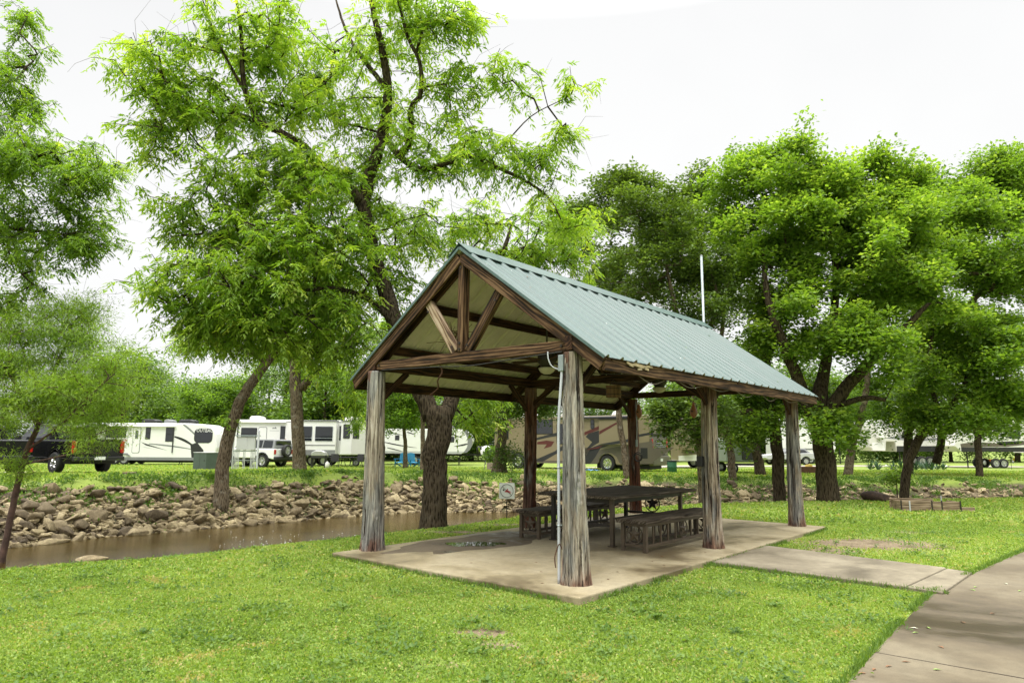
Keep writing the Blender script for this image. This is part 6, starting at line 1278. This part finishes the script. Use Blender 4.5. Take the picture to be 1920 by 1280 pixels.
mb = MB(); mb.box((Lm - 2.0, W / 2, .34), (3.6, 1.6, .3)); mb.build('undercarriage', BLACKP, t)
mb = MB(); mb.box((pxl(1206), -.006, 1.15), (.45, .01, .62)); 
for k in range(7): mb.box((pxl(1206), -.014, .9 + k * .085), (.4, .012, .03))
mb.build('side_vent', BLACKP, t)
# shrubs of gear by motorhome: blue hose bag
def heap(name, label, cat, px, py, d, parts, rz=0):
    c = atd(px, py, d); t = thing(name, label, cat, gp(c[0], c[1]), rz)
    return t
c = atd(1105, 868, 41.5); t = thing('tarp', 'crumpled blue and white tarp on the ground under the motorhome side', 'tarp', gp(c[0], c[1])); mb = MB(); rg = np.random.default_rng(2)
xs, ys = np.meshgrid(np.linspace(-.6, .6, 14), np.linspace(-.3, .3, 8)); zz = .06 + .09 * rg.random(xs.shape) * (1 - (xs / .62) ** 2); v = np.stack([xs, ys, zz], -1).reshape(-1, 3); mb.add(v, [(j * 14 + i, j * 14 + i + 1, (j + 1) * 14 + i + 1, (j + 1) * 14 + i) for j in range(7) for i in range(13)]); mb.build('sheet', PINKY, t, smooth=False)
c = atd(1260, 876, 39.5); t = thing('barrel', 'dark green drum standing behind the motorhome bumper', 'barrel', gp(c[0], c[1])); mb = MB(); mb.lathe([(.25, 0), (.27, .05), (.27, .3), (.285, .33), (.27, .36), (.27, .62), (.25, .66)], 20); mb.build('drum', GREENP, t, smooth=True); mb = MB(); mb.lathe([(.28, .64), (.28, .70), (.1, .72)], 20); mb.build('lid', BLACKP, t)

# generic trailers further off
def trailer(name, label, px0, px1, Y, pytop, pybot, prof, mat, feats, rz=0, W=2.4, bev=.06):
    k = Y / F; x0 = left_x(px0, Y); t = thing(name, label, 'travel trailer', gp(x0, Y), rz, 'recreational vehicles parked across the creek')
    X = lambda px: (px - px0) * k; Z = lambda px, py: (833 + (px - 960) * .007 - py) * k + 1.5 + .1
    body(t, [(X(a), Z(a, b)) for a, b in prof], W, mat, bev)
    for f in feats:
        kind = f[0]
        if kind == 'win': rv_window(t, X(f[1]), Z(f[1], f[2]), f[3] * k, f[4] * k, -W / 2, .06, f[5] if len(f) > 5 else None)
        if kind == 'dec': decal(t, [(X(a), Z(a, b)) for a, b in f[1]], -W / 2, f[2], f[3] if len(f) > 3 else 'stripe')
        if kind == 'wheel': wheel(t, X(f[1]), -W / 2 + .14, f[2], .24, -1, f[3] if len(f) > 3 else ALU); wheel(t, X(f[1]), W / 2 - .14, f[2], .24, 1)
        if kind == 'ac': ac(t, X(f[1]), Z(f[1], f[2]), f[3])
        if kind == 'slide':
            (a, b, c_, d_), m_ = f[1], f[2]; mb = MB(); mb.box(((X(a) + X(c_)) / 2, -W / 2 - .25, (Z(a, b) + Z(a, d_)) / 2), (X(c_) - X(a), .5, abs(Z(a, b) - Z(a, d_)))); mb.build('slide_out', m_, t, bev=.03)
        if kind == 'box':
            (a, b, c_, d_), m_, nm = f[1], f[2], f[3]; mb = MB(); mb.box(((X(a) + X(c_)) / 2, -W / 2 + .1, (Z(a, b) + Z(a, d_)) / 2), (X(c_) - X(a), .3, abs(Z(a, b) - Z(a, d_)))); mb.build(nm, m_, t, bev=.02)
        if kind == 'leg': mb = MB(); mb.tube([(X(f[1]), -W / 2 + .3, 0), (X(f[1]), -W / 2 + .3, Z(f[1], f[2]))], .05, 8); mb.build('landing_leg', BLACKP, t)
    return t
trailer('fifth_wheel_trailer', 'tan fifth-wheel trailer partly hidden behind the motorhome rear and the gourds', 1262, 1345, 50, 785, 868,
 [(1262, 790), (1262, 862), (1335, 862), (1338, 830), (1352, 820), (1352, 795), (1345, 786), (1268, 786)], CREAM, [('slide', (1268, 795, 1287, 842), CREAM), ('dec', [(1270, 842), (1285, 850), (1320, 846), (1338, 832), (1322, 843), (1290, 846)], TAUPE), ('dec', [(1262, 853), (1262, 862), (1318, 862), (1318, 850)], OFFW, 'lower_panel'), ('wheel', 1304, .42, CHROME), ('win', 1310, 812, 16, 12), ('leg', 1330, 862)])
t = trailer('cargo_trailer', 'pale green-grey utility trailer with a dark open rear doorway behind the slim oak trunk', 1346, 1408, 40, 822, 872,
 [(1346, 828), (1346, 866), (1406, 866), (1406, 830), (1400, 823), (1352, 823)], plain('pale_green_grey_paint', (.24, .28, .23), .5), [('box', (1374, 828, 1396, 862), BLACK, 'doorway'), ('box', (1346, 868, 1406, 872), CHARC, 'bumper'), ('win', 1351, 836, 4, 5), ('win', 1351, 846, 4, 5), ('wheel', 1358, .3)])
trailer('fifth_wheel_trailer', 'white fifth-wheel trailer half hidden behind the big oak trunk', 1440, 1582, 66, 775, 865,
 [(1440, 800), (1440, 852), (1548, 852), (1550, 826), (1582, 824), (1582, 792), (1570, 786), (1446, 786)], WHITE, [('win', 1516, 806, 5, 10), ('win', 1476, 806, 12, 10), ('wheel', 1490, .42), ('wheel', 1504, .42), ('slide', (1524, 794, 1546, 842), WHITE), ('leg', 1560, 824), ('dec', [(1440, 840), (1548, 840), (1548, 843), (1440, 843)], GREYP)])
trailer('fifth_wheel_trailer', 'white fifth-wheel trailer with a raised nose and grey swirls behind the leaning black trunk', 1606, 1752, 60, 785, 860,
 [(1606, 800), (1612, 838), (1618, 845), (1640, 845), (1642, 828), (1658, 828), (1660, 846), (1752, 846), (1752, 792), (1744, 788), (1622, 788), (1610, 792)], OFFW,
 [('win', 1628, 807, 4, 8, .5), ('slide', (1624, 797, 1634, 822), WHITE), ('dec', [(1670, 822), (1672, 812), (1684, 802), (1692, 800), (1682, 808), (1676, 818), (1690, 816), (1680, 822)], CHARC), ('dec', [(1640, 822), (1668, 816), (1690, 824), (1752, 820), (1752, 824), (1690, 828), (1660, 824)], GREYP), ('box', (1616, 830, 1638, 844), WHITE, 'front_hatch'), ('wheel', 1706, .42), ('wheel', 1720, .42), ('leg', 1668, 846), ('win', 1722, 806, 12, 10), ('dec', [(1660, 836), (1752, 836), (1752, 846), (1660, 846)], CHARC, 'lower_skirt')])
trailer('travel_trailer', 'cream travel trailer with black slanting stripes at the right, above the orange gear', 1764, 1907, 56, 790, 862,
 [(1764, 836), (1776, 846), (1907, 846), (1907, 796), (1900, 790), (1790, 790), (1776, 800)], OFFW,
 [('win', 1812, 812, 16, 22), ('win', 1875, 815, 22, 14), ('dec', [(1775, 832), (1800, 828), (1860, 832), (1907, 826), (1907, 832), (1860, 837), (1776, 838)], TAUPE), ('dec', [(1840, 828), (1896, 826), (1880, 832), (1846, 834)], CHARC), ('dec', [(1776, 838), (1907, 838), (1907, 846), (1776, 846)], BLACKP, 'lower_skirt'), ('wheel', 1838, .38), ('wheel', 1852, .38), ('leg', 1790, 846), ('ac', 1850, 791, OFFW)])
trailer('travel_trailer', 'white trailer end with a red lamp at the very right edge of the photo', 1908, 2010, 60, 800, 860,
 [(1908, 818), (1908, 848), (2010, 848), (2010, 800), (1930, 800), (1912, 808)], WHITE, [('box', (1911, 833, 1915, 837), REDL, 'tail_lamp'), ('wheel', 1960, .38)])

# pickups and the white four-by-four
def car(name, label, loc, rz, L, W, prof, green, mat, wr, axles, hgl, wheelrim=ALU, arch_mat=None, cat='pickup truck', bedx=None):
    """local +x is forward; prof: lower body top line points; green: greenhouse polygon"""
    t = thing(name, label, cat, loc, rz)
    lo = [(0, .48 + wr * .15)]
    for a in axles: lo += [p for p in arch(a, wr * 1.22, wr)[::1] if p[1] > .45]
    lo += [(L - .15, .42), (L, .6)]; lo += prof[::-1]
    mb = MB(); mb.prism(lo, -W / 2, W / 2); mb.build('body', mat, t, bev=.05)
    inset = [(x * 1 + (cxx_ - x) * .04, z) for (x, z) in green for cxx_ in (sum(p[0] for p in green) / len(green),)]
    # greenhouse tapers inwards
    mb = MB(); n = len(green); zlo, zhi = min(z for _, z in green), max(z for _, z in green); V = []
    for s in (-1, 1):
        for x, z in green: V.append((x, s * (W / 2 - .05 - .16 * (z - zlo) / (zhi - zlo)), z))
    mb.add(V, [tuple(range(n)), tuple(range(2 * n - 1, n - 1, -1))] + [(i, n + i, n + (i + 1) % n, (i + 1) % n) for i in range(n)]); mb.build('cabin', hgl[0], t, bev=.03)
    for s in (-1, 1):
        for q in hgl[1]:
            V = [(x, s * (W / 2 - .044 - .16 * (z - zlo) / (zhi - zlo)), z) for x, z in q]; V2 = [(x, y - s * .01, z) for x, y, z in V]; mb = MB(); m_ = len(V); mb.add(V + V2, [tuple(range(m_)), tuple(range(2 * m_ - 1, m_ - 1, -1))] + [(i, m_ + i, m_ + (i + 1) % m_, (i + 1) % m_) for i in range(m_)]); mb.build('side_window', GLASS, t)
        for a in axles:
            wheel(t, a, s * (W / 2 - .12), wr, .27, s, wheelrim, 5)
            if arch_mat: fender(t, a, wr, s * (W / 2 + .01) + (.02 if s < 0 else .04), arch_mat, .07, 1.16)
    mb = MB(); mb.box((L / 2, 0, .46), (L - .6, W - .3, .16)); mb.build('undercarriage', BLACKP, t)
    return t
# black pickup seen from behind
h = np.array([-.85, .52]); rzp = math.atan2(h[1], h[0]); cR = atd(183, 860, 26.6)
t = car('pickup_truck', 'black crew-cab pickup seen from behind through the willow leaves', gp(cR[0], cR[1]), rzp, 5.8, 1.98,
 [(0, 1.28), (1.95, 1.30), (4.3, 1.26), (4.45, 1.2), (5.6, 1.08), (5.8, .85)], [(1.9, 1.27), (1.98, 1.84), (2.3, 1.92), (3.6, 1.90), (4.35, 1.27)], BLACK, .41, [1.25, 4.85],
 (BLACK, [[(2.1, 1.33), (2.12, 1.76), (2.9, 1.80), (2.9, 1.33)], [(2.98, 1.33), (2.98, 1.8), (3.5, 1.78), (4.08, 1.33)]]), CHROME)
mb = MB(); mb.box((.95, 0, 1.30), (1.85, 1.7, .05)); mb.build('tonneau_cover', BLACKP, t)
mb = MB(); mb.box((-.02, 0, .95), (.05, 1.55, .55)); tg_o = mb.build('tailgate', BLACK, t, bev=.02); mb = MB(); mb.box((-.05, 0, 1.05), (.03, .3, .05)); mb.build('handle', BLACKP, tg_o)
for s in (-1, 1): mb = MB(); mb.box((.0, s * .90, 1.02), (.1, .15, .46)); mb.build('tail_lamp', REDL, t, bev=.02)
mb = MB(); mb.box((-.08, 0, .58), (.18, 1.9, .17)); mb.build('bumper', CHARC, t, bev=.03); mb = MB(); mb.box((-.175, .0, .60), (.01, .4, .12)); mb.build('number_plate', SIGNW, t)
mb = MB(); mb.prism([(1.885, 1.38), (1.96, 1.80), (1.93, 1.80), (1.86, 1.38)], -.62, .62); mb.build('rear_window', GLASS, t)
for s in (-1, 1): mb = MB(); mb.box((3.1, s * 1.0, .5), (2.6, .14, .07)); mb.build('running_board', CHROME, t, bev=.01)
for s in (-1, 1): mb = MB(); mb.box((3.95, s * 1.12, 1.38), (.12, .2, .2)); mb.build('mirror', BLACKP, t, bev=.03)
# dark wagon at the far left
cR = atd(4, 860, 25.2)
t = car('pickup_truck', 'dark pickup mostly outside the left edge of the photo', gp(cR[0], cR[1]), math.atan2(.52, -.85), 5.7, 1.95,
 [(0, 1.28), (1.95, 1.30), (4.3, 1.26), (5.5, 1.08), (5.7, .85)], [(1.9, 1.27), (1.98, 1.80), (2.3, 1.88), (3.6, 1.86), (4.35, 1.27)], BLACK, .41, [1.2, 4.8], (BLACK, [[(2.1, 1.33), (2.12, 1.74), (3.5, 1.76), (4.05, 1.33)]]), CHROME)
for s in (-1, 1): mb = MB(); mb.box((.0, s * .88, 1.02), (.1, .15, .4)); mb.build('tail_lamp', REDL, t, bev=.02)
mb = MB(); mb.box((-.08, 0, .60), (.2, 1.9, .2)); mb.build('bumper', BLACKP, t, bev=.03)
# white four-by-four with spare wheel
h = np.array([-.93, .37]); cR = atd(532, 850, 45.0)
t = car('suv', 'white boxy four-door four-by-four with black arches and a rear-mounted spare wheel', gp(cR[0], cR[1]), math.atan2(h[1], h[0]), 4.6, 1.92,
 [(0, 1.22), (3.35, 1.24), (3.5, 1.2), (4.5, 1.14), (4.6, .8)], [(.03, 1.22), (.10, 1.78), (.3, 1.83), (2.9, 1.83), (3.35, 1.23)], WHITE, .43, [.92, 3.75],
 (GREYP, [[(.2, 1.28), (.24, 1.73), (.95, 1.75), (.98, 1.28)], [(1.06, 1.28), (1.06, 1.75), (1.9, 1.75), (1.9, 1.28)], [(1.98, 1.28), (1.98, 1.75), (2.8, 1.74), (3.1, 1.28)]]), ALU, BLACKP, 'suv')
sw = wheel(t, 0, 0, .40, .26, -1, ALU, 6); sw.name = 'spare_wheel'; sw.rotation_euler = (0, 0, R(-90)); sw.location = (-.22, 0, 1.10)
for s in (-1, 1): mb = MB(); mb.box((.02, s * .84, 1.02), (.1, .18, .30)); mb.build('tail_lamp', REDL, t, bev=.02)
mb = MB(); mb.box((-.08, 0, .62), (.22, 1.85, .2)); mb.build('bumper', BLACKP, t, bev=.03); mb = MB(); mb.box((.06, 0, 1.52), (.02, 1.4, .4), ry=-.12); mb.build('rear_window', GLASS, t)
decal_o = MB(); decal_o.box((1.5, .965, 1.15), (.35, .006, .04)); decal_o.build('badge', CHARC, t)
# silver car far behind between right posts
cR = atd(1520, 838, 62); t = car('car', 'silver car parked in the distance left of the big oak trunk', gp(cR[0], cR[1]), math.pi, 4.4, 1.8, [(0, 1.0), (.4, 1.05), (3.2, .98), (4.3, .85), (4.4, .6)], [(.3, 1.0), (.8, 1.4), (2.2, 1.42), (3.1, .98)], LGREY, .33, [.85, 3.5], (GREYP, [[(.6, 1.03), (.9, 1.33), (1.6, 1.36), (1.6, 1.03)], [(1.68, 1.03), (1.68, 1.36), (2.15, 1.35), (2.75, 1.03)]]), ALU, None, 'car')

# ------------------------------------------------------------------ campsite furniture
def adirondack(px, label, rz):
    c = atd(px, 860, 47); t = thing('adirondack_chair', label, 'garden chair', gp(c[0], c[1]), rz, 'blue garden chairs')
    for k in range(5): mb = MB(); mb.box((-.22 + k * .11, .30 + .0, .62), (.095, .025, .78 - .05 * abs(k - 2)), rx=-.30); mb.build('back_slat', BLUEP, t)
    mb = MB(); mb.box((0, 0, .34), (.55, .55, .03), rx=.14); mb.build('seat', BLUEP, t)
    for s in (-1, 1):
        mb = MB(); mb.box((s * .34, .02, .56), (.13, .7, .025)); mb.build('armrest', BLUEP, t); mb = MB(); mb.box((s * .31, -.25, .28), (.03, .09, .56)); mb.build('leg', BLUEP, t); mb = MB(); mb.box((s * .29, .18, .17), (.03, .85, .09), rx=-.35); mb.build('leg', BLUEP, t)
adirondack(752, 'bright blue garden chair left of the small round tree', R(-20)); adirondack(775, 'bright blue garden chair right of the small round tree', R(35))
c = atd(598, 866, 43); t = thing('barbecue', 'black gas barbecue on a wheeled cart beside the forked trunk', 'barbecue', gp(c[0], c[1])); mb = MB(); mb.prism([(-.45, .8), (.45, .8), (.42, 1.0), (.2, 1.12), (-.2, 1.12), (-.42, 1.0)], -.28, .28); mb.build('hood', ALU, t, bev=.03)
mb = MB(); mb.box((0, 0, .72), (.92, .55, .16)); mb.build('firebox', BLACKP, t, bev=.02)
for s in (-1, 1): mb = MB(); mb.box((s * .7, 0, .80), (.42, .5, .04)); mb.build('side_shelf', BLACKP, t); mb = MB(); mb.box((s * .42, 0, .34), (.05, .45, .68)); mb.build('leg', BLACKP, t)
mb = MB(); mb.lathe([(.02, .0), (.15, .02), (.15, .34), (.06, .42), (.05, .46)], 14, (.55, -.1, 0)); mb.build('gas_bottle', OFFW, t, smooth=True)
c = atd(648, 866, 46); t = thing('folding_table', 'low long black folding table with thin legs in front of the white trailer', 'folding table', gp(c[0], c[1])); mb = MB(); mb.box((0, 0, .68), (2.6, .6, .04)); mb.build('tabletop', BLACKP, t)
for x in (-1.2, -.5, .4, 1.2):
    for y in (-.25, .25): mb = MB(); mb.tube([(x, y, 0), (x + .03, y, .66)], .014, 6); mb.build('leg', BLACKP, t)
c = atd(620, 866, 45.5)
def fchair(px, Y, rz, label):
    c = atd(px, 866, Y); t = thing('folding_chair', label, 'folding chair', gp(c[0], c[1]), rz, 'folding camp chairs')
    mb = MB(); mb.box((0, 0, .42), (.5, .45, .03)); mb.build('seat', BLACKP, t); mb = MB(); mb.box((0, .22, .68), (.5, .03, .45), rx=-.15); mb.build('backrest', BLACKP, t)
    for x in (-.24, .24):
        for y in (-.2, .2): mb = MB(); mb.tube([(x, y, 0), (x, -y * .6, .55)], .013, 5); mb.build('leg', BLACKP, t)
fchair(628, 45, .3, 'black folding camp chair just right of the barbecue'); fchair(672, 45, -.4, 'black folding camp chair at the right end of the folding table')
c = atd(546, 858, 48); t = thing('wooden_steps', 'orange-brown wooden entry steps with railing behind the spare wheel', 'steps', gp(c[0], c[1]))
for k in range(4): mb = MB(); mb.box((0, -.9 + k * .26, .17 * (k + 1)), (1.0, .28, .04)); mb.build('tread', ORANGEW, t)
for x in (-.5, .5):
    mb = MB(); mb.box((x, -.95, .55), (.08, .08, 1.1)); mb.build('post', ORANGEW, t); mb = MB(); mb.box((x, .1, .95), (.08, .08, 1.9)); mb.build('post', ORANGEW, t); mb = MB(); mb.box((x, -.42, 1.45), (.06, 1.15, .09), rx=.62); mb.build('handrail', ORANGEW, t)
for k in range(6): mb = MB(); mb.box((.5, -.8 + k * .16, .9 + k * .1), (.03, .05, .9)); mb.build('baluster', ORANGEW, t)
# planter
c = atd(924, 867, 41); t = thing('planter', 'leafy green bush in a pale round pot beside the motorhome nose', 'planter', gp(c[0], c[1])); mb = MB(); mb.lathe([(.26, 0), (.34, .1), (.36, .42), (.38, .46), (.33, .47), (.31, .40), (.02, .39)], 22); mb.build('pot', TERRA, t, smooth=True)
r_ = np.random.default_rng(8); n = 900; d = unit(r_.normal(size=(n, 3))) * (r_.random(n) ** .4)[:, None] * np.array([.55, .55, .5]) + np.array([-.08, 0, .95]); dr = unit(r_.normal(size=(n, 3)) + [0, 0, .5]); leafobj('foliage', quads(d, dr, unit(np.cross(dr, r_.normal(size=(n, 3)))), .16, .08, .05), np.clip(r_.normal(.4, .2, n), 0, 1), LEAFO, t)
c = atd(912, 866, 41); t = thing('satellite_dish', 'white satellite dish on a small tripod left of the planter', 'satellite dish', gp(c[0], c[1] + .6)); mb = MB(); mb.lathe([(.02, 0), (.25, .03), (.38, .1), (.385, .11), (.25, .045), (.02, .02)], 24, (0, 0, 0), 'y'); o = mb.build('dish', WHITE, t, smooth=True); o.location = (0, 0, 1.15); o.rotation_euler = (R(-15), 0, R(10))
for a in (0, 2.1, 4.2): mb = MB(); mb.tube([(0, 0, .95), (.35 * math.cos(a), .35 * math.sin(a), 0)], .018, 6); mb.build('leg', GREYP, t)
# shepherd hooks and lamps on the right campsite lawn
for px, py, lab in ((1588, 873, 'short black garden hook just right of the big oak, nearer the pale leaning trunk'), (1596, 873, 'taller black garden hook beside the pale leaning trunk'), (1897, 880, 'thin black garden hook with a small lamp at the far right')):
    c = at(px, py, -.1); t = thing('garden_hook', lab, 'garden hook', gp(c[0], c[1]), 0, 'black garden hooks'); mb = MB(); H_ = .75 if px != 1596 else .95; mb.tube(smoothline([np.array((0, 0, 0)), np.array((0, 0, H_ * .8)), np.array((.03, 0, H_)), np.array((.14, 0, H_ * .97)), np.array((.15, 0, H_ * .86))], 5), .014, 6); mb.build('hook', BLACKP, t)
    if px != 1588: mb = MB(); mb.lathe([(.02, 0), (.06, .02), (.06, .16), (.02, .2)], 10, (.15, 0, H_ * .62)); mb.build('lamp', GREYP, t)
c = atd(1513, 866, 40); t = thing('timber_edging', 'long low reddish timber planter edge behind the far right pavilion post', 'timber edging', gp(c[0], c[1])); mb = MB(); mb.box((0, 0, .2), (1.9, .5, .42)); mb.build('timber', BRICK, t, bev=.02); mb = MB(); mb.lathe([(.22, .4), (.16, .52), (.02, .54)], 12, (.1, 0, 0)); mb.build('yellow_bowl', YELLOWP, t)
for px, py, m_, lab, nm, s_ in ((1853, 861, ORANGE, 'orange coiled tub on the lawn beneath the cream trailer', 'tub', .3), (1868, 858, OFFW, 'white small bin beneath the cream trailer beside the orange tub', 'bin', .28), (1688, 851, ORANGE, 'small orange canopy toy seen under the raised-nose trailer', 'toy', .25), (1905, 858, YELLOWP, 'yellow float lying on the lawn at the right edge', 'float', .3), (1507, 860, GREENP, 'teal-green bin seen left of the far right pavilion post', 'bin', .28), (1645, 853, PINKY, 'blue plastic box under the raised-nose trailer', 'box', .25)):
    c = at(px, py + 6, -.1); t = thing(nm, lab, nm, gp(c[0], c[1])); k2 = c[1] / F
    mb = MB(); r2 = s_; mb.lathe([(r2 * .8, 0), (r2, .05), (r2 * 1.08, r2 * 1.2), (r2 * 1.15, r2 * 1.25), (r2 * 1.0, r2 * 1.25), (r2 * .9, .1)], 18); mb.build('shell', m_, t, smooth=True); mb = MB(); mb.ring((0, 0, r2 * 1.35), r2 * .7, .02, 'y', 16, 4); mb.build('handle', m_, t)
# yellow hose on the lawn
c = at(1880, 864, -.1); P = [np.array([c[0] + a, c[1] + b, 0]) for a, b in ((-1.2, 0), (-.6, .3), (0, -.1), (.7, .3), (1.4, .1), (2.2, .4))]; P = smoothline(P, 8); P[:, 2] = hmap(P[:, 0], P[:, 1])[0] + .04; mb = MB(); mb.tube(P, .035, 6); tag(mb.build('hose', YELLOWP), 'yellow hose snaking over the lawn at the right', 'hose')

# ------------------------------------------------------------------ world, sun, view
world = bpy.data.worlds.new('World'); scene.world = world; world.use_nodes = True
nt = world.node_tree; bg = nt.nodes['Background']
sky = nt.nodes.new('ShaderNodeTexSky'); sky.sky_type = 'NISHITA'; sky.sun_disc = False; SE, SR = R(62), R(200)
sky.sun_elevation = SE; sky.sun_rotation = SR
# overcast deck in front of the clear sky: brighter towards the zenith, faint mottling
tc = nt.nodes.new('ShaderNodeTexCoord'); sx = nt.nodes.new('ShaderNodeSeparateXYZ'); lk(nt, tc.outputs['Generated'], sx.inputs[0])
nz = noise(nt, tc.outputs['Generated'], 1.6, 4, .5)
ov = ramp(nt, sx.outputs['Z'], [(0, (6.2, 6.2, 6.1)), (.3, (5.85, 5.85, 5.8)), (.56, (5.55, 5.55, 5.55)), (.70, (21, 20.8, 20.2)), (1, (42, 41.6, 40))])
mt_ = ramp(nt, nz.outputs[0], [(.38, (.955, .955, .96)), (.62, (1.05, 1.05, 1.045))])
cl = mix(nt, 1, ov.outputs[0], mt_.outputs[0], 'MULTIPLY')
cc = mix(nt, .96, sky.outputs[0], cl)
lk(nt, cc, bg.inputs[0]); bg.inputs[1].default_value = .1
sd_ = bpy.data.lights.new('sun', 'SUN'); sd_.energy = 1.1; sd_.angle = R(24); sd_.color = (1, .97, .92); so = bpy.data.objects.new('sun', sd_); col.objects.link(so)
az_ = math.pi / 2 - SR if False else 0
sun_dir = Vector((math.sin(SR) * math.cos(SE), math.cos(SR) * math.cos(SE), math.sin(SE)))
so.rotation_euler = sun_dir.to_track_quat('Z', 'Y').to_euler(); so.location = (0, 0, 30)
vs = scene.view_settings; vs.view_transform = 'Standard'; vs.look = 'None'; vs.gamma = 1; vs.use_curve_mapping = False; vs.exposure = .77
scene.render.engine = 'CYCLES'
cy = scene.cycles; cy.max_bounces = 8; cy.diffuse_bounces = 4; cy.transmission_bounces = 4; cy.glossy_bounces = 3; cy.transparent_max_bounces = 4
